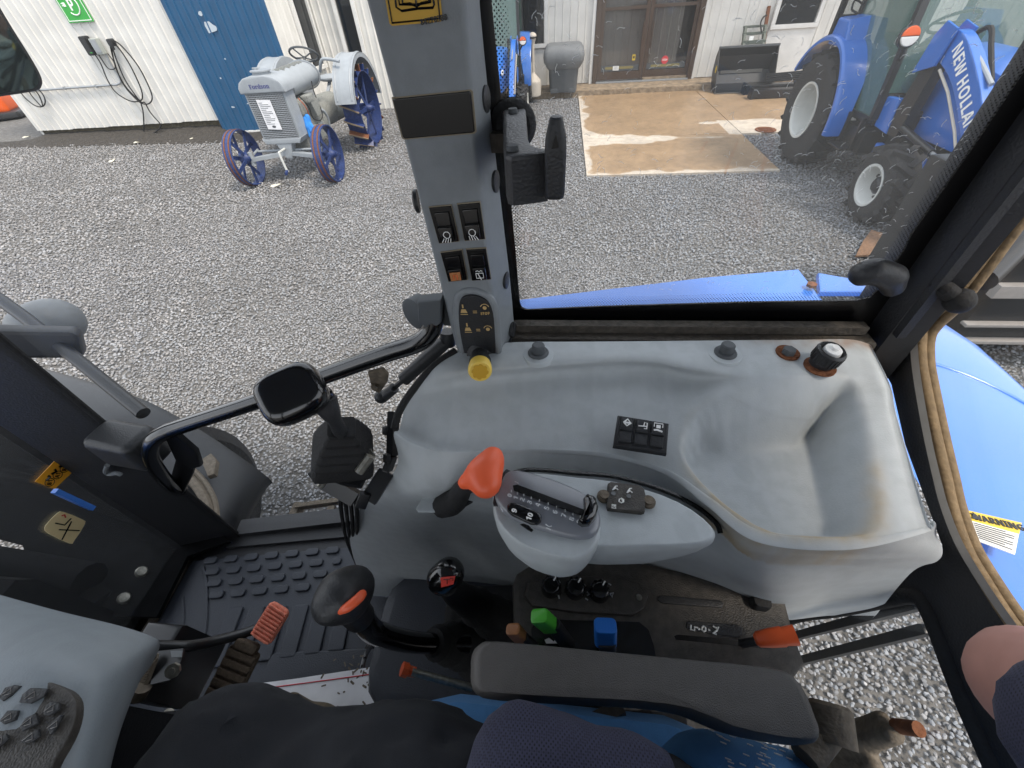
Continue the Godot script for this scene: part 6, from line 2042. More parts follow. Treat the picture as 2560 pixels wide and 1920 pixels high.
func cab_levers() -> void:
	# loader joystick on its bracket
	var jb := M.new()
	var jp := [Vector3(-0.2632, 1.7, -0.4189), Vector3(-0.2576, 1.66, -0.3597), Vector3(-0.265, 1.645, -0.3401), Vector3(-0.2901, 1.62, -0.2997), Vector3(-0.3056, 1.63, -0.2965), Vector3(-0.3529, 1.66, -0.3089), Vector3(-0.362, 1.68, -0.3174)]
	for i in jp.size() - 1:
		jb.bar(jp[i], jp[i + 1], 0.026 if i > 1 else 0.010, 0.010 if i > 1 else 0.026, Vector3(0, 0.6, 0.8), 0.002)
	jb.bar(Vector3(-0.3555, 1.66, -0.3238), Vector3(-0.2872, 1.66, -0.3151), 0.03, 0.008, Vector3.UP, 0.002)
	var joy := cpart("joystick_bracket", jb, "black_paint")
	for p in [Vector3(-0.2689, 1.69, -0.3878), Vector3(-0.2605, 1.67, -0.3482)]:
		var b := M.new()
		b.rbox(stand(p, Vector3(-0.6, 0.5, 0.6)), Vector3(0.012, 0.008, 0.014), 0.002, 0.001)
		cpart("clip", b, "black_plastic", 40.0, joy)
	var bo := M.new()
	var c0 := Vector3(-0.3252, 1.68, -0.338)
	var c1 := Vector3(-0.2919, 1.77, -0.3304)
	var ax := (c1 - c0).normalized()
	var rs := []
	for i in 13:
		var f := i / 12.0
		var wd := lerpf(0.092, 0.030, pow(f, 1.3)) + (0.006 if i % 2 == 0 else 0.0)
		if i < 3: wd = 0.088
		rs.append(bo.ring(stand(c0.lerp(c1, f) , ax, Vector3(0.95, 0, -0.3)), bo.rrect(wd, wd * 0.9, wd * 0.13)))
	bo.rings(rs)
	cpart("joystick_boot", bo, "black_rubber", 25.0)
	var stk := M.new()
	stk.tube(cr([Vector3(-0.2918, 1.765, -0.3238), Vector3(-0.2868, 1.8, -0.3199), Vector3(-0.2941, 1.825, -0.3273)], 4), [0.010, 0.010, 0.0095, 0.009, 0.009, 0.012, 0.014, 0.016, 0.018], 12)
	cpart("joystick_stem", stk, "black_plastic")
	var kn := M.new()
	var kc := Vector3(-0.3152, 1.8549, -0.3123)
	var kup := (Vector3(0, 2.2, 0) - kc).normalized() * 0.8 + Vector3(-0.1, 0.55, 0.2)
	var kf := stand(kc, kup, Vector3(-0.2841, 1.8733, -0.3356) - Vector3(-0.3474, 1.8501, -0.3025))
	kn.blob(Transform3D(Basis(kf.basis.x * 0.0385, kf.basis.y * 0.024, kf.basis.z * 0.0335), kc), 0.62, 28)
	skin(kn, [[kc - kf.basis.y * 0.012, Vector3(-0.3032, 1.824, -0.3328), 0.022, 0.017], [Vector3(-0.3032, 1.824, -0.3328), Vector3(-0.3018, 1.8084, -0.3387), 0.017, 0.014]], 0.006, 0.01)
	cpart("joystick_knob", kn, "black_shiny", 60.0)
	var br := M.new()
	br.tube([Vector3(-0.3484, 1.67, -0.2911), Vector3(-0.3376, 1.675, -0.3136)], 0.005, 8).tube([Vector3(-0.2804, 1.7, -0.3025), Vector3(-0.2645, 1.715, -0.3213)], 0.007, 8).lathe(stand(Vector3(-0.2777, 1.7, -0.331), Vector3(0.2, 0.6, 0.8)), [Vector2(0.013, 0), Vector2(0.013, 0.004), Vector2(0.007, 0.004), Vector2(0.007, 0.008), Vector2(0, 0.008)], 6)
	cpart("joystick_bolt", br, "zinc")
	var cb := M.new()
	for k in 4:
		cb.tube(cr([Vector3(-0.3393, 1.63, -0.3135) + Vector3(0.008 * k, 0, 0), Vector3(-0.4208, 1.45, -0.3561) + Vector3(0.011 * k, 0, 0), Vector3(-0.5166, 1.2, -0.4014) + Vector3(0.010 * k, 0, 0), Vector3(-0.5619, 1, -0.4134) + Vector3(0.008 * k, 0, 0)], 5), 0.0042, 6)
	cpart("joystick_cable", cb, "black_rubber")
	# orange hand throttle
	var ht := M.new()
	ht.tube(cr([Vector3(-0.175, 1.6, -0.307), Vector3(-0.1443, 1.64, -0.2991), Vector3(-0.1225, 1.7, -0.2851), Vector3(-0.1024, 1.74, -0.273)], 4), [0.018, 0.019, 0.020, 0.020, 0.018, 0.016, 0.015, 0.014, 0.013, 0.0125, 0.0125, 0.0125, 0.0125], 14)
	cpart("throttle_arm", ht, "black_rubber")
	var tk := M.new()
	skin(tk, [[Vector3(-0.0742, 1.77, -0.2925), Vector3(-0.0735, 1.768, -0.2577), 0.0105, 0.0115], [Vector3(-0.0761, 1.77, -0.2883), Vector3(-0.0892, 1.768, -0.2712), 0.010, 0.011], [Vector3(-0.0892, 1.768, -0.2712), Vector3(-0.0833, 1.766, -0.2532), 0.011, 0.010], [Vector3(-0.0791, 1.77, -0.2758), Vector3(-0.0783, 1.768, -0.2511), 0.013, 0.011], [Vector3(-0.1079, 1.756, -0.2617), Vector3(-0.0898, 1.765, -0.2651), 0.009, 0.0105]], 0.004, 0.016)
	cpart("throttle_knob", tk, "orange_plastic", 60.0)
	var tb := M.new()
	tb.slab([Vector3(-0.2004, 1.6, -0.3505), Vector3(-0.1595, 1.6, -0.3458), Vector3(-0.1493, 1.6, -0.3126), Vector3(-0.1653, 1.6, -0.2971), Vector3(-0.208, 1.6, -0.2945), Vector3(-0.2141, 1.6, -0.3005)], Vector3(0.0, 0.012, 0.006), 0.004)
	cpart("throttle_plate", tb, "grey_trim")
	var tc := M.new()
	tc.tube([Vector3(-0.1334, 1.64, -0.2982), Vector3(-0.1203, 1.64, -0.2967), Vector3(-0.13, 1.64, -0.2908)], 0.003, 6)
	cpart("wire_clip", tc, "black_plastic")
	# long gear lever with the orange stripe
	var gl := M.new()
	gl.tube(cr([Vector3(-0.1697, 1.2, -0.2031), Vector3(-0.2202, 1.24, -0.1904), Vector3(-0.2646, 1.32, -0.1734), Vector3(-0.2944, 1.42, -0.1628), Vector3(-0.2878, 1.5, -0.1602), Vector3(-0.2866, 1.55, -0.1627)], 5), 0.019, 14)
	cpart("gear_lever", gl, "black_shiny")
	var col := M.new()
	col.tube([Vector3(-0.282, 1.53, -0.1573), Vector3(-0.2844, 1.58, -0.1604)], [0.0215, 0.0235], 16)
	cpart("lever_collar", col, "black_plastic")
	var gk := M.new()
	skin(gk, [[Vector3(-0.2756, 1.6, -0.1775), Vector3(-0.285, 1.61, -0.1603), 0.029, 0.031], [Vector3(-0.2825, 1.615, -0.159), Vector3(-0.2934, 1.615, -0.1455), 0.029, 0.020], [Vector3(-0.2877, 1.6, -0.1662), Vector3(-0.2809, 1.59, -0.1607), 0.030, 0.026]], 0.006, 0.015)
	var gkn := cpart("gear_knob", gk, "black_plastic", 60.0)
	var gs := M.new()
	gs.tube(cr([Vector3(-0.2737, 1.625, -0.1386), Vector3(-0.2603, 1.632, -0.1431), Vector3(-0.2525, 1.633, -0.15), Vector3(-0.2482, 1.63, -0.158), Vector3(-0.2473, 1.626, -0.1646)], 3), [0.003, 0.005, 0.006, 0.0065, 0.0065, 0.0065, 0.0065, 0.0065, 0.0065, 0.0065, 0.006, 0.0055, 0.004], 10)
	cpart("orange_stripe", gs, "orange_plastic", 60.0, gkn)
	var b1 := M.new()
	b1.tube(cr([Vector3(-0.1347, 1.05, -0.2095), Vector3(-0.1825, 1.12, -0.2148), Vector3(-0.2095, 1.2, -0.1999), Vector3(-0.2301, 1.26, -0.187)], 3), [0.075, 0.06, 0.065, 0.05, 0.052, 0.042, 0.043, 0.033, 0.034, 0.026], 16)
	cpart("lever_boot", b1, "black_rubber", 25.0)
	# second lever with ball knob and red label
	var g2 := M.new()
	g2.tube(cr([Vector3(-0.0999, 1.2, -0.2481), Vector3(-0.1447, 1.3, -0.2485), Vector3(-0.1658, 1.4, -0.2376), Vector3(-0.1672, 1.5, -0.2226)], 4), [0.05, 0.042, 0.044, 0.036, 0.038, 0.03, 0.03, 0.026, 0.025, 0.023, 0.02, 0.019, 0.019], 14)
	cpart("range_lever", g2, "black_rubber", 30.0)
	var g3 := M.new()
	skin(g3, [[Vector3(-0.1641, 1.55, -0.2142), Vector3(-0.1526, 1.56, -0.2197), 0.024, 0.024]], 0.006, 0.01)
	var ball := cpart("range_knob", g3, "black_shiny", 60.0)
	var lb := M.new()
	lb.slab([Vector3(-0.1577, 1.585, -0.2044), Vector3(-0.1363, 1.585, -0.2079), Vector3(-0.1368, 1.585, -0.1963), Vector3(-0.1534, 1.585, -0.1907)], Vector3(0, 0.003, 0.001), 0.001)
	cpart("red_label", lb, "red_label", 40.0, ball)
	var lbl := M.new()
	lbl.tube([Vector3(-0.1517, 1.59, -0.1999), Vector3(-0.1424, 1.59, -0.2012)], 0.0006, 4).tube([Vector3(-0.1465, 1.59, -0.2009), Vector3(-0.1451, 1.59, -0.194)], 0.0006, 4).tube([Vector3(-0.1427, 1.59, -0.2024), Vector3(-0.138, 1.59, -0.2028), Vector3(-0.138, 1.59, -0.1996)], 0.0006, 4)
	cpart("label_marks", lbl, "frit", 40.0, ball)
	var b3 := M.new()
	b3.rbox(Transform3D(Basis(Vector3.UP, 0.1), Vector3(-0.1354, 1.12, -0.2658)), Vector3(0.22, 0.06, 0.16), 0.05, 0.02)
	cpart("lever_base", b3, "black_rubber")
	var tun := M.new()
	tun.rbox(Transform3D(Basis(Vector3.UP, 0.05), Vector3(-0.212, 1.02, -0.2387)), Vector3(0.42, 0.14, 0.30), 0.08, 0.03)
	cpart("tunnel_cover", tun, "mat_black")
	# red tipped pull
	var rt := M.new()
	rt.tube([Vector3(-0.2154, 1.42, -0.1126), Vector3(-0.121, 1.38, -0.1049)], 0.006, 10)
	cpart("pull_rod", rt, "zinc")
	var rt2 := M.new()
	rt2.tube([Vector3(-0.2315, 1.425, -0.1142), Vector3(-0.2234, 1.42, -0.1138), Vector3(-0.2216, 1.418, -0.1137), Vector3(-0.2103, 1.416, -0.1131)], [0.0105, 0.0105, 0.008, 0.007], 8)
	cpart("pull_tip", rt2, "lever_orange", 30.0)
	# black valve panel
	var vp := M.new()
	var vo := [Vector3(-0.0602, 1.47, -0.2308), Vector3(-0.054, 1.47, -0.2498), Vector3(-0.0334, 1.47, -0.2651), Vector3(0.0022, 1.47, -0.277), Vector3(0.0503, 1.47, -0.2836), Vector3(0.098, 1.47, -0.2853), Vector3(0.1599, 1.47, -0.2803), Vector3(0.2048, 1.47, -0.2743), Vector3(0.2554, 1.47, -0.266), Vector3(0.313, 1.47, -0.2629), Vector3(0.3645, 1.47, -0.2624), Vector3(0.3639, 1.47, -0.2442), Vector3(0.3593, 1.47, -0.1923), Vector3(0.3607, 1.47, -0.1573), Vector3(0.3403, 1.47, -0.1391), Vector3(0.1451, 1.47, -0.1176), Vector3(-0.0347, 1.47, -0.1139), Vector3(-0.05, 1.47, -0.1479)]
	vp.slab(vo, Vector3(0, 0.03, 0), 0.010)
	vp.slab(up(vo, Vector3(0, -0.16, 0)), Vector3(0, 0.155, 0))
	var pan := cpart("valve_panel", vp, "black_panel")
	var ins := M.new()
	ins.slab([Vector3(-0.0346, 1.499, -0.2325), Vector3(0.0102, 1.499, -0.2472), Vector3(0.1147, 1.499, -0.2518), Vector3(0.1417, 1.499, -0.2452), Vector3(0.1537, 1.499, -0.2267), Vector3(0.1455, 1.499, -0.2076), Vector3(0.1276, 1.499, -0.1972), Vector3(0.0465, 1.499, -0.1949), Vector3(-0.0252, 1.499, -0.1987), Vector3(-0.0378, 1.499, -0.2126)], Vector3(0, 0.008, 0), 0.003)
	cpart("knob_plate", ins, "black_panel", 40.0, pan)
	for p in [Vector3(0.003, 1.507, -0.2269), Vector3(0.041, 1.507, -0.2269), Vector3(0.0784, 1.507, -0.2255)]:
		var kb := M.new()
		kb.lathe(stand(p, Vector3(0, 1, 0.1)), [Vector2(0.016, 0), Vector2(0.015, 0.012), Vector2(0.012, 0.02), Vector2(0.010, 0.021), Vector2(0, 0.021)], 20)
		for i in 9:
			var an := TAU * i / 9
			kb.tube([p + Vector3(cos(an) * 0.0135, 0.004, sin(an) * 0.0135), p + Vector3(cos(an) * 0.012, 0.019, sin(an) * 0.012)], 0.0025, 6)
		var kp := cpart("rotary_knob", kb, "black_shiny", 40.0, pan)
		var ln := M.new()
		ln.bar(p + Vector3(0.004, 0.022, -0.004), p + Vector3(0.008, 0.022, -0.0105), 0.002, 0.001)
		cpart("pointer", ln, "label_white", 40.0, pan)
	var mk2 := M.new()
	for l in [[Vector3(0.0138, 1.509, -0.2397), Vector3(0.0175, 1.509, -0.2357), Vector3(0.0146, 1.509, -0.2327)], [Vector3(0.0148, 1.509, -0.2161), Vector3(0.0163, 1.509, -0.2115)], [Vector3(0.0556, 1.509, -0.2356), Vector3(0.0584, 1.509, -0.233)], [Vector3(0.0596, 1.509, -0.2249), Vector3(0.063, 1.509, -0.221), Vector3(0.0594, 1.509, -0.2194)], [Vector3(0.0564, 1.509, -0.2152), Vector3(0.0606, 1.509, -0.2128)], [Vector3(0.0936, 1.509, -0.2398), Vector3(0.0977, 1.509, -0.2373)], [Vector3(0.0953, 1.509, -0.2247), Vector3(0.1004, 1.509, -0.2265), Vector3(0.0977, 1.509, -0.2195), Vector3(0.0953, 1.509, -0.2247)]]:
		mk2.tube(l, 0.0011, 4)
	cpart("panel_marks", mk2, "grey_print", 40.0, pan)
	var scw := M.new()
	scw.lathe(Transform3D(Basis(), Vector3(0.1392, 1.507, -0.2232)), [Vector2(0.005, 0), Vector2(0.004, 0.002), Vector2(0, 0.002)], 12)
	cpart("screw", scw, "zinc", 40.0, pan)
	var gv := M.new()
	gv.slab([Vector3(0.1694, 1.499, -0.2279), Vector3(0.1768, 1.499, -0.2305), Vector3(0.2634, 1.499, -0.2295), Vector3(0.267, 1.499, -0.2251), Vector3(0.2627, 1.499, -0.219), Vector3(0.1749, 1.499, -0.2189), Vector3(0.1685, 1.499, -0.2225)], Vector3(0, 0.004, 0), 0.0015)
	gv.slab([Vector3(0.2061, 1.499, -0.195), Vector3(0.212, 1.499, -0.1973), Vector3(0.2783, 1.499, -0.1975), Vector3(0.2849, 1.499, -0.1931), Vector3(0.2825, 1.499, -0.1845), Vector3(0.2735, 1.499, -0.1803), Vector3(0.2094, 1.499, -0.1848), Vector3(0.2048, 1.499, -0.1881)], Vector3(0, 0.003, 0), 0.001)
	cpart("marking_pad", gv, "black_plastic", 40.0, pan)
	var wl := M.new()
	for l in [[Vector3(0.2108, 1.504, -0.191), Vector3(0.2095, 1.504, -0.1849), Vector3(0.2146, 1.504, -0.184), Vector3(0.2156, 1.504, -0.189), Vector3(0.2207, 1.504, -0.1881)], [Vector3(0.2261, 1.504, -0.1886), Vector3(0.2293, 1.504, -0.1912), Vector3(0.2314, 1.504, -0.189), Vector3(0.2306, 1.504, -0.1853), Vector3(0.2276, 1.504, -0.1838), Vector3(0.2255, 1.504, -0.1861), Vector3(0.2261, 1.504, -0.1886)], [Vector3(0.2231, 1.504, -0.1871), Vector3(0.2203, 1.504, -0.1863)], [Vector3(0.2348, 1.504, -0.1868), Vector3(0.2373, 1.504, -0.1864)], [Vector3(0.2427, 1.504, -0.1923), Vector3(0.2461, 1.504, -0.1901), Vector3(0.2504, 1.504, -0.1916), Vector3(0.2465, 1.504, -0.1865), Vector3(0.2403, 1.504, -0.1824), Vector3(0.2453, 1.504, -0.1816)]]:
		wl.tube(l, 0.0013, 4)
	cpart("panel_marks", wl, "label_white", 40.0, pan)
	var kn3 := M.new()
	kn3.rbox(Transform3D(Basis(Vector3.UP, -0.1), Vector3(0.3192, 1.508, -0.2296)), Vector3(0.026, 0.022, 0.022), 0.007, 0.004)
	cpart("rubber_stop", kn3, "black_rubber", 40.0, pan)
	var slt := M.new()
	slt.slab([Vector3(0.1851, 1.4995, -0.1756), Vector3(0.1907, 1.4995, -0.1779), Vector3(0.3172, 1.4995, -0.1777), Vector3(0.321, 1.4995, -0.174), Vector3(0.317, 1.4995, -0.1697), Vector3(0.1868, 1.4995, -0.171)], Vector3(0, 0.001, 0))
	slt.slab([Vector3(-0.0171, 1.4995, -0.1823), Vector3(0.1363, 1.4995, -0.1902), Vector3(0.1487, 1.4995, -0.1813), Vector3(0.1537, 1.4995, -0.1608), Vector3(0.1551, 1.4995, -0.1355), Vector3(-0.0212, 1.4995, -0.1268), Vector3(-0.0248, 1.4995, -0.1679)], Vector3(0, 0.0012, 0))
	cpart("lever_slot", slt, "frit", 40.0, pan)
	var ol := M.new()
	ol.tube([Vector3(0.2614, 1.47, -0.1749), Vector3(0.2927, 1.52, -0.173)], 0.006, 8)
	cpart("lock_lever", ol, "black_plastic")
	var olk := M.new()
	var la := Vector3(0.2751, 1.555, -0.1655)
	var lb2 := Vector3(0.3179, 1.575, -0.1696)
	var ld := (lb2 - la).normalized()
	var lxf := stand(la, ld, Vector3.UP)
	var lr := []
	for s in [[0.0, 0.5], [0.004, 0.8], [0.02, 0.95], [0.034, 1.0], [0.036, 0.92], [0.05, 1.0], [(lb2 - la).length() - 0.004, 0.95], [(lb2 - la).length(), 0.7]]:
		lr.append(olk.ring(lxf.translated_local(Vector3(0, s[0], 0)), olk.rrect(0.026 * s[1], 0.022 * s[1], 0.007)))
	olk.rings(lr)
	cpart("lock_knob", olk, "lever_orange", 50.0)
	for s in [[Vector3(0.0286, 1.5, -0.1537), Vector3(0.0071, 1.56, -0.1613), Vector3(-0.0153, 1.58, -0.1642), "green_plastic", 0.026], [Vector3(0.0869, 1.5, -0.1525), Vector3(0.0775, 1.57, -0.1451), Vector3(0.0734, 1.59, -0.1589), "cap_blue", 0.029], [Vector3(-0.0223, 1.5, -0.1468), Vector3(-0.035, 1.53, -0.1491), Vector3(-0.051, 1.55, -0.1536), "brown_plastic", 0.022]]:
		var a: Vector3 = s[0]
		var b: Vector3 = s[1]
		var c: Vector3 = s[2]
		var sh := M.new()
		sh.rbox(stand((a + b) / 2, b - a, Vector3.RIGHT), Vector3(s[4] * 0.85, (b - a).length() + 0.01, s[4] * 0.6), 0.006, 0.002)
		cpart("valve_lever", sh, "black_plastic")
		var cp := M.new()
		cp.rbox(stand((b + c) / 2, (c - b) + Vector3(0, 0.03, 0), Vector3.RIGHT), Vector3(s[4], (c - b).length() + 0.014, s[4] * 0.75), 0.006, 0.0035)
		cpart("lever_cap", cp, s[3], 35.0)
	var wm := M.new()
	wm.slab([Vector3(-0.0048, 1.515, -0.1525), Vector3(0.0019, 1.515, -0.1554), Vector3(0.0087, 1.515, -0.1513), Vector3(0.0113, 1.515, -0.155), Vector3(0.014, 1.515, -0.1494), Vector3(-0.0019, 1.515, -0.1481)], Vector3(0, 0.001, 0))
	cpart("panel_marks", wm, "label_white", 40.0, pan)
	# dashboard
	var db := M.new()
	var dro := [[Vector3(-0.8282, 1.62, -0.131), Vector3(-0.6727, 1.62, -0.1122), Vector3(-0.5836, 1.6, -0.1048), Vector3(-0.5495, 1.57, -0.0999), Vector3(-0.5784, 1.52, -0.0987), Vector3(-0.6771, 1.4, -0.1059)], [Vector3(-0.7322, 1.67, -0.0873), Vector3(-0.6068, 1.67, -0.0816), Vector3(-0.5396, 1.65, -0.0791), Vector3(-0.5249, 1.6, -0.0822), Vector3(-0.5678, 1.53, -0.08), Vector3(-0.6748, 1.4, -0.0858)], [Vector3(-0.6557, 1.7, -0.0433), Vector3(-0.5653, 1.7, -0.0471), Vector3(-0.5177, 1.69, -0.0476), Vector3(-0.4903, 1.66, -0.0497), Vector3(-0.5275, 1.58, -0.051), Vector3(-0.6621, 1.42, -0.052)], [Vector3(-0.5938, 1.7, 0.0072), Vector3(-0.5152, 1.7, 0.0005), Vector3(-0.4843, 1.69, -0.0012), Vector3(-0.4708, 1.66, -0.0011), Vector3(-0.5119, 1.58, 0.0027), Vector3(-0.6422, 1.42, 0.0137)], [Vector3(-0.5333, 1.69, 0.0665), Vector3(-0.4717, 1.69, 0.0607), Vector3(-0.4498, 1.68, 0.059), Vector3(-0.4453, 1.65, 0.0596), Vector3(-0.4796, 1.58, 0.0669), Vector3(-0.6048, 1.42, 0.0865)]]
	var fine := []
	for l in dro:
		fine.append(cr(l, 6))
	var gg := []
	for i in fine[0].size():
		var l := []
		for r in fine:
			l.append(r[i])
		gg.append(cr(l, 6))
	db.grid(gg)
	cpart("dashboard", db, "dash_grey", 60.0)
	var dc := M.new()
	dc.bx(Vector3(-0.78, 1.3, 0.22), Vector3(0.34, 0.6, 0.5), 0.05)
	cpart("steering_column", dc, "black_trim")
	var ip := M.new()
	ip.slab(cr([Vector3(-0.6301, 1.69, -0.0321), Vector3(-0.5614, 1.69, -0.0335), Vector3(-0.5195, 1.69, -0.0316), Vector3(-0.491, 1.69, -0.0252), Vector3(-0.4749, 1.69, -0.015), Vector3(-0.464, 1.69, 0.0024), Vector3(-0.4611, 1.69, 0.0227), Vector3(-0.4643, 1.69, 0.0421), Vector3(-0.5283, 1.69, 0.0541)], 3), Vector3(0, 0.010, 0), 0.001)
	var ins2 := cpart("instrument_panel", ip, "black_panel", 50.0)
	for kq in [[Vector3(-0.5388, 1.702, -0.0197), Vector3(-0.5349, 1.702, -0.0254), Vector3(-0.5148, 1.702, -0.0263), Vector3(-0.5131, 1.702, -0.0203), Vector3(-0.5224, 1.702, -0.0134), Vector3(-0.5356, 1.702, -0.0131)], [Vector3(-0.504, 1.702, -0.0112), Vector3(-0.5032, 1.702, -0.0169), Vector3(-0.4923, 1.702, -0.0167), Vector3(-0.4866, 1.702, -0.012), Vector3(-0.4926, 1.702, -0.0063), Vector3(-0.4998, 1.702, -0.0061)], [Vector3(-0.5165, 1.702, 0.0043), Vector3(-0.5167, 1.702, -0.0028), Vector3(-0.5094, 1.702, -0.0071), Vector3(-0.4989, 1.702, 0), Vector3(-0.5102, 1.702, 0.0073)], [Vector3(-0.487, 1.702, 0.0025), Vector3(-0.4832, 1.702, -0.0075), Vector3(-0.4793, 1.702, -0.0078), Vector3(-0.4771, 1.702, 0.0051), Vector3(-0.479, 1.702, 0.0073)], [Vector3(-0.5054, 1.702, 0.0138), Vector3(-0.5009, 1.702, 0.0082), Vector3(-0.4949, 1.702, 0.0039), Vector3(-0.4888, 1.702, 0.0089), Vector3(-0.4927, 1.702, 0.014), Vector3(-0.5028, 1.702, 0.0152)], [Vector3(-0.5421, 1.702, 0.0022), Vector3(-0.5417, 1.702, -0.0062), Vector3(-0.5299, 1.702, -0.0072), Vector3(-0.5256, 1.702, -0.0002), Vector3(-0.5347, 1.702, 0.0041)], [Vector3(-0.5621, 1.702, -0.0146), Vector3(-0.563, 1.702, -0.0235), Vector3(-0.5557, 1.702, -0.0261), Vector3(-0.5467, 1.702, -0.026), Vector3(-0.5492, 1.702, -0.018), Vector3(-0.5543, 1.702, -0.0126)], [Vector3(-0.5376, 1.702, 0.0166), Vector3(-0.5248, 1.702, 0.0103), Vector3(-0.5184, 1.702, 0.0132), Vector3(-0.5243, 1.702, 0.0238)]]:
		var b := M.new()
		b.slab(kq, Vector3(0, 0.0025, 0), 0.0012)
		cpart("push_button", b, "black_plastic", 40.0, ins2)
		var c := Vector3.ZERO
		for p in kq:
			c += p / kq.size()
		var ic := M.new()
		ic.tube([c + Vector3(-0.005, 0.0029, 0.003), c + Vector3(0, 0.0029, -0.003), c + Vector3(0.004, 0.0029, 0.001), c + Vector3(-0.001, 0.0029, 0.003)], 0.0004, 4)
		cpart("icon", ic, "strip_grey", 40.0, ins2)
	# pedals and links
	var cl := M.new()
	cl.tube(cr([Vector3(-0.7366, 1.35, -0.1223), Vector3(-0.6888, 1.33, -0.1295), Vector3(-0.6765, 1.29, -0.1453), Vector3(-0.645, 1.25, -0.1718), Vector3(-0.6105, 1.23, -0.1951)], 4), 0.010, 10)
	cpart("pedal_arm", cl, "black_paint")
	var pd := M.new()
	var px := stand(Vector3(-0.5847, 1.26, -0.1957), Vector3(0.1, 0.85, 0.45), (Vector3(-0.5751, 1.26, -0.2279) - Vector3(-0.5961, 1.26, -0.169)))
	pd.rbox(px, Vector3(0.074, 0.012, 0.050), 0.012, 0.004)
	for i in 9:
		pd.box(px.translated_local(Vector3(-0.030 + i * 0.0075, 0.008, 0)), Vector3(0.0035, 0.005, 0.044), 0.001)
	cpart("orange_pedal", pd, "pedal_orange")
	var p2 := M.new()
	var bx2 := stand(Vector3(-0.6398, 1.22, -0.1004), Vector3(0.15, 0.9, 0.35), Vector3(-0.635, 1.22, -0.1352) - Vector3(-0.6482, 1.22, -0.0657))
	p2.rbox(bx2, Vector3(0.11, 0.015, 0.066), 0.008, 0.004)
	for i in 6:
		p2.box(bx2.translated_local(Vector3(-0.045 + i * 0.0175, 0.010, 0)), Vector3(0.011, 0.006, 0.060), 0.001)
	p2.rbox(bx2.translated_local(Vector3(0.060, 0.004, 0)), Vector3(0.02, 0.02, 0.05), 0.008, 0.004)
	cpart("brake_pedal", p2, "pedal_brown")
	var lk := M.new()
	var spr := []
	for i in 91:
		var a := i * 0.9
		spr.append(Vector3(-0.6975, 1.38, -0.1012).lerp(Vector3(-0.7004, 1.36, -0.057), i / 90.0) + Vector3(cos(a) * 0.010, 0.0, sin(a) * 0.010))
	lk.tube(spr, 0.0018, 5)
	lk.tube([Vector3(-0.6999, 1.38, -0.1066), Vector3(-0.7007, 1.36, -0.0518)], 0.006, 8)
	lk.tube([Vector3(-0.6945, 1.37, -0.0627), Vector3(-0.7062, 1.355, -0.0494)], 0.015, 12)
	cpart("return_spring", lk, "dusty_metal")
	var rd := M.new()
	rd.tube([Vector3(-0.6731, 1.3, -0.0339), Vector3(-0.7058, 1.26, 0.0043)], 0.009, 10).tube([Vector3(-0.6986, 1.26, 0.0193), Vector3(-0.6905, 1.26, 0.0061), Vector3(-0.6773, 1.26, 0.0174)], 0.008, 8)
	rd.lathe(stand(Vector3(-0.6454, 1.38, -0.0869), Vector3(0.3, 1, 0.5)), [Vector2(0.012, 0), Vector2(0.012, 0.006), Vector2(0.006, 0.006), Vector2(0.006, 0.01), Vector2(0, 0.01)], 8)
	cpart("link_rod", rd, "zinc")
	var bkt := M.new()
	bkt.bar(Vector3(-0.679, 1.33, -0.0178), Vector3(-0.6045, 1.25, -0.0414), 0.02, 0.03).bar(Vector3(-0.7467, 1.28, 0.0244), Vector3(-0.6462, 1.22, 0.0096), 0.02, 0.03).bx(Vector3(-0.7573, 1.25, -0.1054), Vector3(0.08, 0.16, 0.12), 0.01)
	bkt.slab([Vector3(-0.7076, 1.36, -0.1129), Vector3(-0.662, 1.36, -0.1209), Vector3(-0.6526, 1.36, -0.1051), Vector3(-0.6537, 1.36, -0.0741), Vector3(-0.6843, 1.36, -0.0649)], Vector3(0, 0.006, 0))
	cpart("pedal_bracket", bkt, "black_paint")
	var wt := M.new()
	wt.slab([Vector3(-0.6743, 1.375, -0.114), Vector3(-0.6517, 1.375, -0.1157), Vector3(-0.6468, 1.375, -0.1062), Vector3(-0.6656, 1.375, -0.1047)], Vector3(0, 0.002, 0))
	cpart("pale_tag", wt, "light_grey")


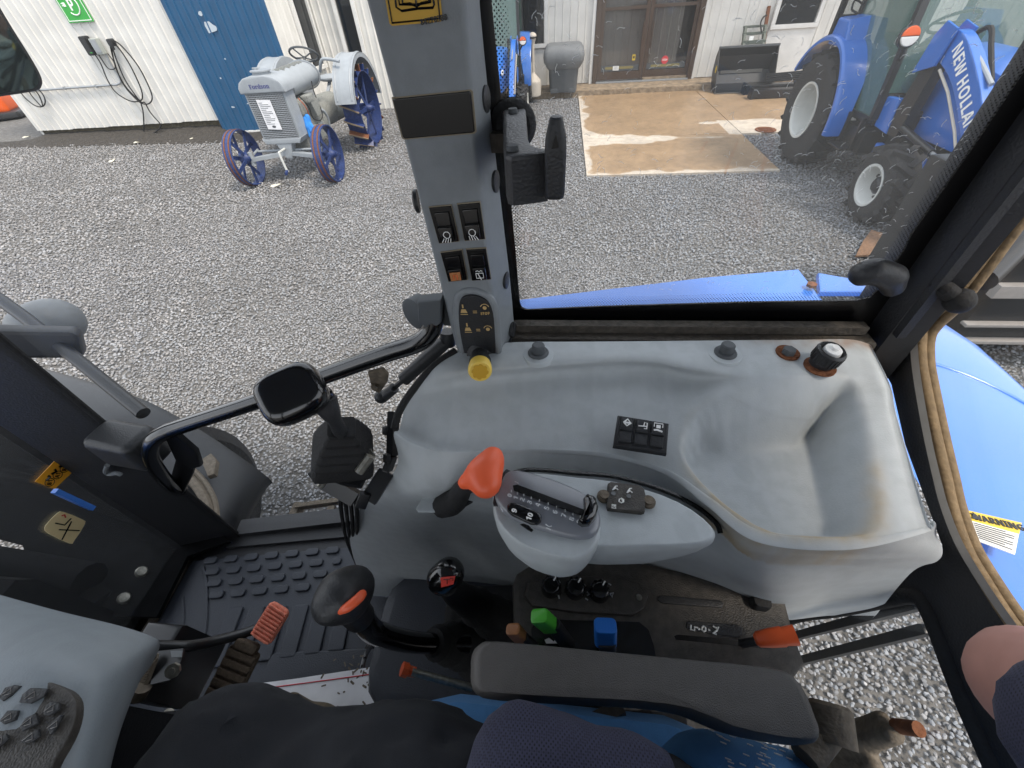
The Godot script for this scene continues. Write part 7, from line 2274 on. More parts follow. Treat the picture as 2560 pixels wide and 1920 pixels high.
func cab_glass() -> void:
	# rear quarter window: pane, black border, dots
	var pane := cpart("quarter_window", plate([Vector3(-0.0776, 2.2608, -0.584), Vector3(-0.0679, 1.7177, -0.584), Vector3(0.5282, 1.7289, -0.584), Vector3(0.5107, 2.1687, -0.584)], Vector3(0, 0, 0.004)), "cab_glass")
	var inner := [Vector3(-0.0752, 2.2521, -0.578), Vector3(-0.0749, 2.1808, -0.578), Vector3(-0.0699, 2.0728, -0.578), Vector3(-0.0641, 1.9175, -0.578), Vector3(-0.0609, 1.8111, -0.578), Vector3(-0.0582, 1.7999, -0.578), Vector3(-0.0497, 1.7953, -0.578), Vector3(0.0754, 1.8027, -0.578), Vector3(0.2917, 1.812, -0.578), Vector3(0.4565, 1.8162, -0.578), Vector3(0.4752, 1.8221, -0.578), Vector3(0.4795, 1.8384, -0.578), Vector3(0.4761, 1.8654, -0.578), Vector3(0.4785, 1.8977, -0.578), Vector3(0.4743, 1.9212, -0.578), Vector3(0.4784, 2.0334, -0.578), Vector3(0.478, 2.1163, -0.578), Vector3(0.4769, 2.2125, -0.578)]
	var bord := []
	bord.append_array(inner)
	bord.append_array([Vector3(0.527, 2.185, -0.578), Vector3(0.5033, 2.1307, -0.578), Vector3(0.5249, 1.7298, -0.578), Vector3(-0.0846, 1.7179, -0.578), Vector3(-0.0981, 2.2307, -0.578), Vector3(-0.0968, 2.2548, -0.578)])
	cpart("black_border", plate(bord, Vector3(0, 0, 0.003)), "frit", 40.0, pane)
	var rows := [[], [], []]
	for i in inner.size():
		var p: Vector3 = inner[i]
		var d: Vector3 = (inner[mini(i + 1, inner.size() - 1)] - inner[maxi(i - 1, 0)]).normalized()
		var nrm := Vector3(-d.y, d.x, 0)
		rows[0].append(p + Vector3(0, 0, 0.001))
		rows[1].append(p + nrm * 0.009 + Vector3(0, 0, 0.001))
		rows[2].append(p + nrm * 0.016 + Vector3(0, 0, 0.001))
	for r in 2:
		var dm := M.new()
		dm.strip(rows[r], rows[r + 1], false)
		cpart("dotted_edge", dm, ["dots_big", "dots_small"][r], 40.0, pane)
	var fibre := M.new()
	fibre.tube([Vector3(-0.5, 0, 0), Vector3(-0.2, 0.12, 0.02), Vector3(0.15, 0.04, 0.03), Vector3(0.4, -0.12, 0.02), Vector3(0.5, -0.05, 0)], 0.035, 3, false)
	var mm := MultiMesh.new()
	mm.transform_format = MultiMesh.TRANSFORM_3D
	mm.mesh = fibre.mesh(Transform3D.IDENTITY)
	mm.instance_count = 1500
	for i in 1500:
		var q := Vector3(rng.randf_range(-0.09, 0.47), rng.randf_range(1.83, 2.6), -0.579)
		var sc := rng.randf_range(0.003, 0.0085)
		mm.set_instance_transform(i, Transform3D(Basis(Vector3.BACK, rng.randfn(0.6, 0.9)).scaled(Vector3.ONE * sc), cab_inv * q))
	var fb := MultiMeshInstance3D.new()
	fb.name = "glass_scratches"
	fb.multimesh = mm
	fb.material_override = mats["label_white"]
	pane.add_child(fb)
	fb.set_meta("kind", "stuff")
	mk("dust_film", "d8d4cc", 0.95, {"alpha": 0.045, "spec": 0.0})
	cpart("dust_film", plate([Vector3(-0.0737, 2.2608, -0.5865), Vector3(-0.0635, 1.7246, -0.5865), Vector3(0.5192, 1.7347, -0.5865), Vector3(0.5129, 2.1685, -0.5865)], Vector3(0, 0, 0.0003)), "dust_film", 40.0, pane)
	# dirty ledge under the window
	var sl := M.new()
	sl.slab([Vector3(-0.10, 1.745, -0.59), Vector3(0.49, 1.745, -0.59), Vector3(0.49, 1.745, -0.528), Vector3(-0.10, 1.745, -0.528)], Vector3(0, 0.026, 0), 0.004)
	sl.bar(Vector3(-0.1, 1.778, -0.552), Vector3(0.48, 1.781, -0.552), 0.016, 0.014, Vector3.UP, 0.004)
	cpart("window_ledge", sl, "sill_dirty")
	var tp := M.new()
	tp.bx(Vector3(0.18, 2.45, -0.57), Vector3(0.85, 0.08, 0.05), 0.01).bx(Vector3(-0.6, 2.45, -0.54), Vector3(0.9, 0.08, 0.05), 0.01).bx(Vector3(0.57, 2.45, 0.2), Vector3(0.05, 0.08, 1.5), 0.01).bx(Vector3(-1.13, 2.45, 0.2), Vector3(0.05, 0.08, 1.5), 0.01)
	cpart("header_rail", tp, "black_trim")
	# rear corner post
	var cp := M.new()
	cp.slab([Vector3(0.502, 1.70, -0.574), Vector3(0.508, 1.70, -0.540), Vector3(0.540, 1.70, -0.524), Vector3(0.556, 1.70, -0.548), Vector3(0.585, 1.70, -0.60), Vector3(0.502, 1.70, -0.63)], Vector3(0, 0.85, 0))
	cp.bar(Vector3(0.515, 1.78, -0.533), Vector3(0.515, 2.5, -0.533), 0.012, 0.012, Vector3.BACK, 0.003)
	cpart("rear_post", cp, "black_trim")
	# lower rear panel round the small window
	var rp := M.new()
	rp.slab([Vector3(0.548, 1.0558, -0.3812), Vector3(0.548, 1.4348, -0.305), Vector3(0.548, 1.5693, -0.2826), Vector3(0.548, 1.6005, -0.2923), Vector3(0.548, 1.6472, -0.4322), Vector3(0.548, 1.6923, -0.52), Vector3(0.548, 1.7061, -0.6033), Vector3(0.548, 1.7704, -0.5374), Vector3(0.548, 1.744, -0.4984), Vector3(0.548, 1.6961, -0.4213), Vector3(0.548, 1.664, -0.3636), Vector3(0.548, 1.6437, -0.3238), Vector3(0.548, 1.6267, -0.2774), Vector3(0.548, 1.6212, -0.2335), Vector3(0.548, 1.6207, -0.194), Vector3(0.548, 1.6236, -0.1328), Vector3(0.548, 1.6206, -0.0497), Vector3(0.548, 1.4748, -0.0341), Vector3(0.548, 1.4839, -0.0916), Vector3(0.548, 1.4936, -0.1475), Vector3(0.548, 1.5091, -0.2156), Vector3(0.548, 1.514, -0.2448), Vector3(0.548, 1.5049, -0.2533), Vector3(0.548, 1.4819, -0.2597), Vector3(0.548, 1.3249, -0.2851), Vector3(0.548, 1.0885, -0.3242), Vector3(0.548, 0.7889, -0.3086), Vector3(0.548, 0.6658, -0.3625)], Vector3(0.012, 0, 0))
	cpart("rear_panel", rp, "black_trim")
	var gs := M.new()
	gs.grid([cr([Vector3(0.54, 1.7806, -0.5504), Vector3(0.54, 1.7414, -0.5009), Vector3(0.54, 1.693, -0.4234), Vector3(0.54, 1.6609, -0.365), Vector3(0.54, 1.6428, -0.328), Vector3(0.54, 1.6287, -0.2848), Vector3(0.54, 1.6243, -0.2443), Vector3(0.54, 1.6242, -0.2), Vector3(0.54, 1.6271, -0.1379)], 4), cr([Vector3(0.54, 1.7915, -0.5432), Vector3(0.54, 1.7506, -0.4912), Vector3(0.54, 1.7029, -0.4156), Vector3(0.54, 1.6721, -0.3596), Vector3(0.54, 1.6545, -0.3239), Vector3(0.54, 1.6407, -0.282), Vector3(0.54, 1.6364, -0.2422), Vector3(0.54, 1.6356, -0.1989), Vector3(0.54, 1.6387, -0.138)], 4)])
	cpart("edge_strip", gs, "strip_grey")
	var rl := M.new()
	rl.tube(cr([Vector3(0.55, 1.4812, -0.2627), Vector3(0.55, 1.5055, -0.2552), Vector3(0.55, 1.5138, -0.2437), Vector3(0.55, 1.5113, -0.2152), Vector3(0.55, 1.4941, -0.1476), Vector3(0.55, 1.4842, -0.0917), Vector3(0.55, 1.4759, -0.0382)], 4), 0.012, 10).tube(cr([Vector3(0.55, 0.788, -0.3145), Vector3(0.55, 1.0866, -0.3278), Vector3(0.55, 1.324, -0.2886), Vector3(0.55, 1.4812, -0.2627)], 4), 0.012, 10)
	cpart("window_rubber", rl, "black_rubber")
	var se := M.new()
	se.tube(cr([Vector3(0.552, 2.0952, -0.5562), Vector3(0.552, 1.9743, -0.5494), Vector3(0.552, 1.8566, -0.5397), Vector3(0.552, 1.8033, -0.5459), Vector3(0.552, 1.7782, -0.5391), Vector3(0.552, 1.7513, -0.5113), Vector3(0.552, 1.7318, -0.4811), Vector3(0.552, 1.6949, -0.4173), Vector3(0.552, 1.6655, -0.3629), Vector3(0.552, 1.6439, -0.324), Vector3(0.552, 1.6262, -0.2779), Vector3(0.552, 1.6211, -0.2338), Vector3(0.552, 1.6198, -0.1946), Vector3(0.552, 1.6228, -0.1375)], 5), 0.0075, 10)
	cpart("window_seal", se, "seal_tan")
	var se2 := M.new()
	se2.tube(cr([Vector3(0.562, 2.0904, -0.5555), Vector3(0.562, 1.9676, -0.5467), Vector3(0.562, 1.8508, -0.5348), Vector3(0.562, 1.7977, -0.5399), Vector3(0.562, 1.7755, -0.5347), Vector3(0.562, 1.7512, -0.5096), Vector3(0.562, 1.7326, -0.4807), Vector3(0.562, 1.6955, -0.4173), Vector3(0.562, 1.6658, -0.3632), Vector3(0.562, 1.6454, -0.3259), Vector3(0.562, 1.6286, -0.2813), Vector3(0.562, 1.6236, -0.2381), Vector3(0.562, 1.6226, -0.1991), Vector3(0.562, 1.6258, -0.142)], 5), 0.0075, 10)
	cpart("window_seal", se2, "seal_tan")
	cpart("rear_window", plate([Vector3(0.572, 2.0887, -0.5637), Vector3(0.572, 1.9618, -0.5575), Vector3(0.572, 1.7915, -0.5505), Vector3(0.572, 1.765, -0.5445), Vector3(0.572, 1.7407, -0.5183), Vector3(0.572, 1.6831, -0.4274), Vector3(0.572, 1.6318, -0.3315), Vector3(0.572, 1.614, -0.2843), Vector3(0.572, 1.6044, -0.2001), Vector3(0.572, 1.6086, -0.1371), Vector3(0.572, 1.7777, -0.1331)], Vector3(0.004, 0, 0)), "cab_glass")
	cpart("lower_rear_window", plate([Vector3(0.556, 0.6434, -0.3678), Vector3(0.556, 1.0723, -0.3289), Vector3(0.556, 1.3122, -0.2892), Vector3(0.556, 1.4948, -0.257), Vector3(0.556, 1.504, -0.2484), Vector3(0.556, 1.499, -0.2188), Vector3(0.556, 1.4833, -0.1497), Vector3(0.556, 1.4735, -0.0929), Vector3(0.556, 1.4642, -0.0346), Vector3(0.556, 1.0128, 0.1667), Vector3(0.556, -0.0671, 0.0714)], Vector3(0.004, 0, 0)), "cab_glass")
	var gb := M.new()
	for l in [[Vector3(0.62, 0.4486, -0.3921), Vector3(0.62, 0.9434, -0.3354), Vector3(0.62, 1.4147, -0.2761)], [Vector3(0.62, 0.3916, -0.3263), Vector3(0.62, 0.9526, -0.2846), Vector3(0.62, 1.4061, -0.2416)]]:
		gb.bar(l[0], l[2], 0.016, 0.016, Vector3.RIGHT, 0.005)
	cpart("guard_bar", gb, "dark_metal")
	var wh := M.new()
	skin(wh, [[Vector3(0.52, 1.1527, -0.0868), Vector3(0.53, 1.2568, -0.1039), 0.020, 0.020], [Vector3(0.53, 1.2568, -0.1039), Vector3(0.535, 1.3408, -0.1073), 0.018, 0.014], [Vector3(0.52, 1.1527, -0.0681), Vector3(0.53, 1.2682, -0.0721), 0.018, 0.012], [Vector3(0.535, 1.25, -0.1229), Vector3(0.54, 1.3203, -0.128), 0.010, 0.012], [Vector3(0.52, 1.0414, -0.0671), Vector3(0.52, 1.1663, -0.0831), 0.025, 0.02]], 0.007, 0.012)
	var whd := cpart("window_latch", wh, "dusty_metal", 50.0)
	var wr := M.new()
	wr.tube([Vector3(0.54, 1.3464, -0.1167), Vector3(0.545, 1.3868, -0.1101)], 0.010, 12)
	cpart("latch_pin", wr, "rust", 40.0, whd)
	# gas strut at the rear window
	var gt := M.new()
	gt.tube([Vector3(0.8474, 1.9654, -0.776), Vector3(0.5803, 1.8669, -0.5501)], 0.0165, 16)
	cpart("window_strut", gt, "black_paint")
	var gr := M.new()
	gr.tube([Vector3(0.5803, 1.8669, -0.5501), Vector3(0.5446, 1.8554, -0.5188)], 0.005, 8).blob(Transform3D(Basis().scaled(Vector3.ONE * 0.017), Vector3(0.5409, 1.8548, -0.5176))).tube([Vector3(0.5184, 1.8672, -0.5413), Vector3(0.5237, 1.8654, -0.5258), Vector3(0.5409, 1.8548, -0.5176)], 0.011, 12)
	cpart("strut_joint", gr, "black_rubber")
	# latches on the quarter window
	var lt := M.new()
	skin(lt, [[Vector3(0.4121, 1.8855, -0.535), Vector3(0.4258, 1.8903, -0.535), 0.016, 0.015], [Vector3(0.4218, 1.8932, -0.53), Vector3(0.4467, 1.8841, -0.53), 0.014, 0.015], [Vector3(0.4467, 1.8841, -0.53), Vector3(0.4606, 1.8668, -0.535), 0.015, 0.015]], 0.006, 0.012)
	cpart("window_stop", lt, "black_plastic", 50.0)
	var hb := M.new()
	hb.lathe(stand(Vector3(-0.0584, 2.0692, -0.575), Vector3(0.1, 0.1, 1)), [Vector2(0.026, 0), Vector2(0.028, 0.006), Vector2(0.024, 0.009), Vector2(0.028, 0.013), Vector2(0.026, 0.020), Vector2(0.02, 0.026), Vector2(0, 0.026)], 26)
	cpart("handle_base", hb, "black_rubber")
	var ho := [Vector3(-0.0674, 2.085, -0.5521), Vector3(-0.0657, 2.085, -0.5672), Vector3(-0.0596, 2.085, -0.573), Vector3(-0.0461, 2.085, -0.5705), Vector3(-0.0405, 2.085, -0.5539), Vector3(-0.0308, 2.085, -0.4405), Vector3(-0.0266, 2.085, -0.4157), Vector3(-0.0199, 2.085, -0.4068), Vector3(-0.0118, 2.085, -0.402), Vector3(-0.0103, 2.085, -0.3917), Vector3(-0.0416, 2.085, -0.3824), Vector3(-0.0474, 2.085, -0.3878), Vector3(-0.0511, 2.085, -0.4075)]
	var hbm := M.new()
	hbm.slab(ho, Vector3(0, -0.038, 0), 0.0)
	hbm.slab(up(ho, Vector3(0, 0.0, 0)), Vector3(0, 0.004, 0), 0.003)
	var hand := cpart("window_handle", hbm, "black_plastic")
	for p in [Vector3(-0.0539, 2.089, -0.5373), Vector3(-0.0421, 2.089, -0.4004)]:
		var b := M.new()
		b.lathe(Transform3D(Basis(), p), [Vector2(0.0055, 0), Vector2(0.005, 0.004), Vector2(0, 0.004)], 14)
		cpart("pin_head", b, "grey_plastic_dark", 40.0, hand)
	var gp := M.new()
	var gc := Vector3(-0.0038, 2.0846, -0.385)
	var pr := []
	for s in [[-0.044, 0.5], [-0.042, 0.9], [-0.038, 1.0], [-0.006, 1.05], [0.004, 1.0], [0.018, 0.62], [0.020, 0.5]]:
		pr.append(gp.ring(Transform3D(Basis(), gc + Vector3(0, s[0] + 0.012, 0)), gp.rrect(0.0175 * maxf(s[1], 0.3), 0.020 * maxf(s[1], 0.3), 0.004)))
	gp.rings(pr)
	cpart("grip", gp, "black_plastic", 40.0, hand)
	var gh := M.new()
	gh.slab([Vector3(-0.0072, 2.0962, -0.3735), Vector3(-0.0036, 2.1067, -0.3735), Vector3(-0.0012, 2.0973, -0.3735)], Vector3(0, 0, 0.001))
	cpart("grip_hollow", gh, "frit", 40.0, hand)
	var tie := M.new()
	tie.bx(Vector3(-0.0763, 2.059, -0.545), Vector3(0.03, 0.02, 0.02))
	cpart("handle_stay", tie, "sill_dirty", 40.0, hand)
	# door glass and its bar
	mk("door_pane", "eef2f2", 0.0, {"alpha": 0.02, "spec": 0.13})
	cpart("door_glass", plate([Vector3(-0.975, 0.99, -0.515), Vector3(-0.60, 1.0, -0.60), Vector3(-0.14, 1.65, -0.60), Vector3(-0.14, 2.48, -0.60), Vector3(-0.975, 2.48, -0.52)], Vector3(0, 0, -0.004)), "door_pane")
	var bar := M.new()
	bar.tube(cr([Vector3(-1.0123, 1.2489, -0.49), Vector3(-0.9436, 1.3431, -0.45), Vector3(-0.8786, 1.4518, -0.425), Vector3(-0.8392, 1.5289, -0.42), Vector3(-0.8045, 1.573, -0.425), Vector3(-0.772, 1.5924, -0.435), Vector3(-0.723, 1.6077, -0.445), Vector3(-0.5462, 1.6655, -0.465), Vector3(-0.4074, 1.7144, -0.485), Vector3(-0.2833, 1.7642, -0.49), Vector3(-0.2221, 1.7884, -0.49), Vector3(-0.1979, 1.8074, -0.495), Vector3(-0.1873, 1.829, -0.5), Vector3(-0.1843, 1.8562, -0.51)], 5), 0.0155, 14)
	cpart("door_bar", bar, "black_gloss", 60.0)
	var bs := M.new()
	bs.slab([Vector3(-0.2016, 1.87, -0.505), Vector3(-0.1656, 1.8741, -0.505), Vector3(-0.1731, 1.8325, -0.505), Vector3(-0.1803, 1.8254, -0.505), Vector3(-0.1992, 1.8234, -0.505), Vector3(-0.2082, 1.8339, -0.505)], Vector3(0, 0, 0.02), 0.004)
	bs.lathe(stand(Vector3(-0.2207, 1.8231, -0.53), Vector3(-0.5, 0.1, 0.8)), [Vector2(0.026, -0.01), Vector2(0.026, 0.012), Vector2(0.02, 0.015), Vector2(0, 0.015)], 20)
	bs.slab([Vector3(-0.1757, 1.8597, -0.53), Vector3(-0.1551, 1.8514, -0.53), Vector3(-0.1593, 1.7997, -0.53), Vector3(-0.1836, 1.8032, -0.53)], Vector3(0, 0, 0.01))
	cpart("bar_bracket", bs, "grey_plastic_dark")
	var gst := M.new()
	gst.tube([Vector3(-0.1881, 1.7599, -0.53), Vector3(-0.2702, 1.6949, -0.5)], 0.0125, 12).tube([Vector3(-0.2702, 1.6949, -0.5), Vector3(-0.3048, 1.6648, -0.495)], 0.005, 8).tube([Vector3(-0.2906, 1.6777, -0.495), Vector3(-0.3174, 1.6548, -0.492)], 0.010, 10).blob(Transform3D(Basis().scaled(Vector3.ONE * 0.013), Vector3(-0.3207, 1.656, -0.492))).tube([Vector3(-0.1827, 1.7782, -0.535), Vector3(-0.1844, 1.7528, -0.53)], 0.013, 10)
	cpart("door_strut", gst, "black_plastic")
	var gb2 := M.new()
	gb2.slab([Vector3(-0.3209, 1.7277, -0.488), Vector3(-0.2921, 1.7373, -0.488), Vector3(-0.2862, 1.7232, -0.488), Vector3(-0.2934, 1.7037, -0.488), Vector3(-0.3154, 1.6754, -0.488), Vector3(-0.327, 1.6835, -0.488)], Vector3(0, 0, 0.006), 0.001)
	gb2.lathe(stand(Vector3(-0.3177, 1.696, -0.482), Vector3(0, 0, 1)), [Vector2(0.007, 0), Vector2(0.007, 0.005), Vector2(0, 0.005)], 6)
	cpart("strut_bracket", gb2, "dusty_metal")
	# hinge cover on the front post
	var hc := M.new()
	hc.rbox(Transform3D(Basis(Vector3.UP, -0.12), Vector3(-0.91, 1.5273, -0.445)), Vector3(0.13, 0.085, 0.075), 0.022, 0.014)
	cpart("hinge_cover", hc, "black_plastic", 50.0)
	var lv := M.new()
	lv.slab([Vector3(-0.8048, 1.5661, -0.46), Vector3(-0.7767, 1.5831, -0.46), Vector3(-0.77, 1.5061, -0.46), Vector3(-0.7976, 1.4464, -0.46), Vector3(-0.8289, 1.4343, -0.46), Vector3(-0.8451, 1.4705, -0.46)], Vector3(0, 0, 0.012), 0.004)
	lv.slab([Vector3(-0.8726, 1.4467, -0.475), Vector3(-0.8426, 1.4203, -0.475), Vector3(-0.8775, 1.377, -0.475), Vector3(-0.9696, 1.2792, -0.475), Vector3(-0.9581, 1.3486, -0.475)], Vector3(0, 0, 0.01), 0.003)
	cpart("hinge_plate", lv, "black_paint")
	var rg := M.new()
	rg.tube(cr([Vector3(-1.0266, 1.4485, -0.44), Vector3(-1.0553, 1.4206, -0.44), Vector3(-1.0558, 1.4085, -0.44), Vector3(-1.0307, 1.4148, -0.44), Vector3(-1.0246, 1.4072, -0.44)], 4), 0.005, 8)
	cpart("hook", rg, "light_grey")
	# windscreen, its decals
	cpart("windscreen", plate([Vector3(-1.142, 0.98, -0.42), Vector3(-1.142, 0.98, 0.9), Vector3(-1.142, 2.48, 0.9), Vector3(-1.142, 2.48, -0.42)], Vector3(-0.004, 0, 0)), "cab_glass")
	var d1 := cpart("orange_decal", plate([Vector3(-1.138, 1.4672, -0.3795), Vector3(-1.138, 1.4699, -0.4388), Vector3(-1.138, 1.4207, -0.438), Vector3(-1.138, 1.423, -0.3869)], Vector3(0.001, 0, 0)), "decal_orange")
	var dx := M.new()
	for l in [[Vector3(-1.136, 1.4518, -0.3913), Vector3(-1.136, 1.4519, -0.4009), Vector3(-1.136, 1.4564, -0.4005)], [Vector3(-1.136, 1.4534, -0.4072), Vector3(-1.136, 1.4505, -0.4165), Vector3(-1.136, 1.4565, -0.4176)], [Vector3(-1.136, 1.4536, -0.427), Vector3(-1.136, 1.4475, -0.4335), Vector3(-1.136, 1.4537, -0.4371)]]:
		dx.tube(l, 0.0028, 5)
	for q in [Vector3(-1.136, 1.4428, -0.392), Vector3(-1.136, 1.442, -0.412), Vector3(-1.136, 1.4412, -0.43)]:
		dx.tube(arc(q, Vector3(0, 0, -1), Vector3.UP, 0.009, 0, TAU, 12), 0.0008, 4, false)
	cpart("decal_marks", dx, "frit", 40.0, d1)
	for q in [["B1", Vector3(-1.136, 1.4428, -0.392)], ["A1", Vector3(-1.136, 1.442, -0.412)], ["B2", Vector3(-1.136, 1.4412, -0.43)]]:
		letters(d1, "lettering", q[0], 0.008, Transform3D(Basis(Vector3(0, 0.5, -0.86), Vector3(0, 0.86, 0.5), Vector3(1, 0, 0)), q[1]), "frit")
	var d2 := cpart("cream_decal", plate(cr([Vector3(-1.138, 1.3767, -0.3152), Vector3(-1.138, 1.3793, -0.3272), Vector3(-1.138, 1.3782, -0.3504), Vector3(-1.138, 1.3679, -0.3579), Vector3(-1.138, 1.3195, -0.3634), Vector3(-1.138, 1.3066, -0.3578), Vector3(-1.138, 1.2991, -0.3193), Vector3(-1.138, 1.3036, -0.3105), Vector3(-1.138, 1.361, -0.3093)], 2, true), Vector3(0.001, 0, 0)), "decal_cream")
	var da := M.new()
	da.tube([Vector3(-1.136, 1.3483, -0.3242), Vector3(-1.136, 1.3071, -0.3411)], 0.0014, 5).tube([Vector3(-1.136, 1.3388, -0.3493), Vector3(-1.136, 1.3259, -0.3098)], 0.0014, 5).tube([Vector3(-1.136, 1.366, -0.3315), Vector3(-1.136, 1.3457, -0.3367), Vector3(-1.136, 1.3445, -0.3536)], 0.0014, 5)
	for q in [Vector3(-1.136, 1.3518, -0.3226), Vector3(-1.136, 1.3055, -0.3395), Vector3(-1.136, 1.3391, -0.3562), Vector3(-1.136, 1.3275, -0.3114), Vector3(-1.136, 1.3584, -0.3217)]:
		da.lathe(stand(q, Vector3.RIGHT), [Vector2(0.005, 0), Vector2(0.005, 0.001), Vector2(0, 0.001)], 4)
	cpart("decal_arrows", da, "frit", 40.0, d2)
	var db := M.new()
	db.tube([Vector3(-1.136, 1.3665, -0.3495), Vector3(-1.136, 1.363, -0.3536), Vector3(-1.136, 1.3566, -0.3499)], 0.0016, 4)
	cpart("decal_tick", db, "red_label", 40.0, d2)


func cab_outside() -> void:
	# blue rear fender: flat shelf beside the cab, then falling to the rear
	var fe := M.new()
	var ra := []
	var rb := []
	var prof := [[-0.16, 1.66, -0.79], [0.1, 1.665, -0.84], [0.35, 1.665, -0.895], [0.576, 1.66, -0.94]]
	for p in prof:
		ra.append(Vector3(p[0], p[1], -0.60))
		rb.append(Vector3(p[0], p[1], p[2]))
	fe.strip(ra, rb, false)
	var rc := up(rb, Vector3(0, -0.03, 0.004))
	fe.strip(rb, rc, false)
	fe.quad(rb[3], ra[3], ra[3] + Vector3(0, -0.05, 0), rc[3])
	var fen := cpart("rear_fender", fe, "fender_blue", 30.0)
	var f2 := M.new()
	var g := []
	for k in 9:
		var s := k / 8.0
		var row := []
		for q in [[0.578, 1.606], [0.68, 1.588], [0.82, 1.563], [0.95, 1.538], [0.985, 1.522], [1.003, 1.48], [1.01, 1.38], [1.01, 1.25], [1.0, 1.18]]:
			row.append(Vector3(q[0], q[1] - 0.016 * smoothstep(0.9, 1.0, 1.0 - s) - 0.02 * smoothstep(0.45, 1.0, s) * clampf((q[1] - 1.3) * 4.0, 0.0, 1.0), lerpf(-0.935, lerpf(-0.22, -0.62, smoothstep(0.99, 1.006, q[0])), pow(s, 0.9))))
		g.append(cr(row, 3))
	f2.grid(g)
	cpart("fender_back", f2, "fender_blue", 50.0)
	var cr1 := M.new()
	cr1.tube(cr([Vector3(0.56, 1.607, -0.74), Vector3(0.78, 1.568, -0.72), Vector3(0.90, 1.546, -0.66), Vector3(0.955, 1.534, -0.56), Vector3(0.97, 1.528, -0.36)], 5), 0.006, 8)
	cpart("fender_crease", cr1, "fender_blue", 60.0)
	var tl := M.new()
	tl.lathe(stand(Vector3(0.6701, 1.52, -0.249), Vector3(0.3, 1, 0)), [Vector2(0.035, -0.01), Vector2(0.035, 0.012), Vector2(0.026, 0.016), Vector2(0.022, 0.008), Vector2(0, 0.008)], 20)
	cpart("tail_lamp", tl, "grey_plastic_dark")
	var tl2 := M.new()
	tl2.slab([Vector3(0.651, 1.53, -0.2715), Vector3(0.6832, 1.53, -0.2699), Vector3(0.681, 1.53, -0.2499), Vector3(0.661, 1.53, -0.2595)], Vector3(0, 0.008, 0), 0.002)
	cpart("lamp_bracket", tl2, "beige_plastic")
	var ft := M.new()
	ft.slab([Vector3(0.6075, 1.655, -0.915), Vector3(0.6934, 1.655, -0.8788), Vector3(0.6759, 1.655, -0.8336), Vector3(0.5776, 1.655, -0.8331)], Vector3(0, 0.012, 0), 0.004)
	cpart("fender_step", ft, "fender_blue")
	var rbolt := M.new()
	rbolt.lathe(Transform3D(Basis(), Vector3(0.5687, 1.667, -0.8555)), [Vector2(0.011, 0), Vector2(0.011, 0.006), Vector2(0, 0.008)], 6)
	cpart("fender_bolt", rbolt, "rust")
	# warning label on the fender's rear slope
	var a0 := Vector3(0.6089, 1.603, -0.3481)
	var a1 := Vector3(0.6835, 1.593, -0.3374)
	var a2 := Vector3(0.6331, 1.6, -0.2847)
	var a3 := Vector3(0.5917, 1.607, -0.299)
	var am := a0.lerp(a3, 0.36)
	var an := a1.lerp(a2, 0.36)
	var nn := (a1 - a0).cross(a3 - a0).normalized() * -0.0015
	if nn.y < 0.0: nn = -nn
	var wl := cpart("warning_label", plate([am, an, a2, a3], nn), "label_white")
	cpart("yellow_band", plate([a0, a1, an, am], nn), "yellow_print", 40.0, wl)
	var xa := (a1 - a0).normalized()
	var za := nn.normalized()
	var ya := za.cross(xa)
	var tt := letters(wl, "lettering", "WARNING", 0.0105, Transform3D(Basis(xa, ya, za), a0.lerp(a1, 0.58).lerp(am.lerp(an, 0.58), 0.5) + nn * 1.2), "frit")
	var tri := M.new()
	var tc := a0.lerp(a1, 0.14).lerp(am.lerp(an, 0.14), 0.5) + nn * 1.5
	tri.slab([tc - xa * 0.007 - ya * 0.005, tc + xa * 0.007 - ya * 0.005, tc + ya * 0.007], za * 0.0008)
	cpart("warning_triangle", tri, "frit", 40.0, wl)
	for i in 8:
		var v := 0.10 + 0.105 * i
		var l0 := am.lerp(a3, v).lerp(an.lerp(a2, v), 0.06) + nn * 1.4
		var l1 := am.lerp(a3, v).lerp(an.lerp(a2, v), 0.72 + 0.22 * absf(sin(i * 2.1))) + nn * 1.4
		var lm := M.new()
		lm.bar(l0, l1, 0.0013, 0.0004, za)
		cpart("print_line", lm, "grey_plastic_dark", 40.0, wl)
	# mirror outside the front post
	var mo := M.new()
	var mn := Vector3(0.8, -0.1021, 0.5912)
	var mout := cr([Vector3(-1.3518, 2.2832, -1.1379), Vector3(-1.3209, 2.2746, -1.1812), Vector3(-1.3186, 2.2355, -1.1911), Vector3(-1.327, 2.1678, -1.1914), Vector3(-1.3338, 2.1112, -1.192), Vector3(-1.3401, 2.0758, -1.1896), Vector3(-1.348, 2.0597, -1.1817), Vector3(-1.3585, 2.0524, -1.1687), Vector3(-1.3913, 2.0518, -1.1245), Vector3(-1.4321, 2.0541, -1.0688), Vector3(-1.4725, 2.0607, -1.013)], 3)
	mo.slab(mout, -mn * 0.05, 0.012)
	cpart("mirror_shell", mo, "black_plastic")
	var mg := M.new()
	var mcen := Vector3(-1.3778, 2.1386, -1.1277)
	var min2 := []
	for q in mout:
		min2.append(mcen + (q - mcen) * 0.93 + mn * 0.001)
	mg.slab(min2, mn * 0.002)
	cpart("mirror_pane", mg, "mirror_glass")
	var mc := mcen
	var ma := M.new()
	ma.tube([Vector3(-1.12, 2.35, -0.52), Vector3(-1.2, 2.37, -0.9), mc + Vector3(-0.03, 0.1, 0)], 0.014, 10)
	cpart("mirror_arm", ma, "black_paint")
	# work lamp on the hand rail
	var hr := M.new()
	hr.tube([Vector3(-1.9449, 1.6576, -1.0256), Vector3(-1.5725, 1.5505, -0.8568), Vector3(-1.1207, 1.4046, -0.6315)], 0.0175, 14)
	cpart("hand_rail", hr, "black_paint")
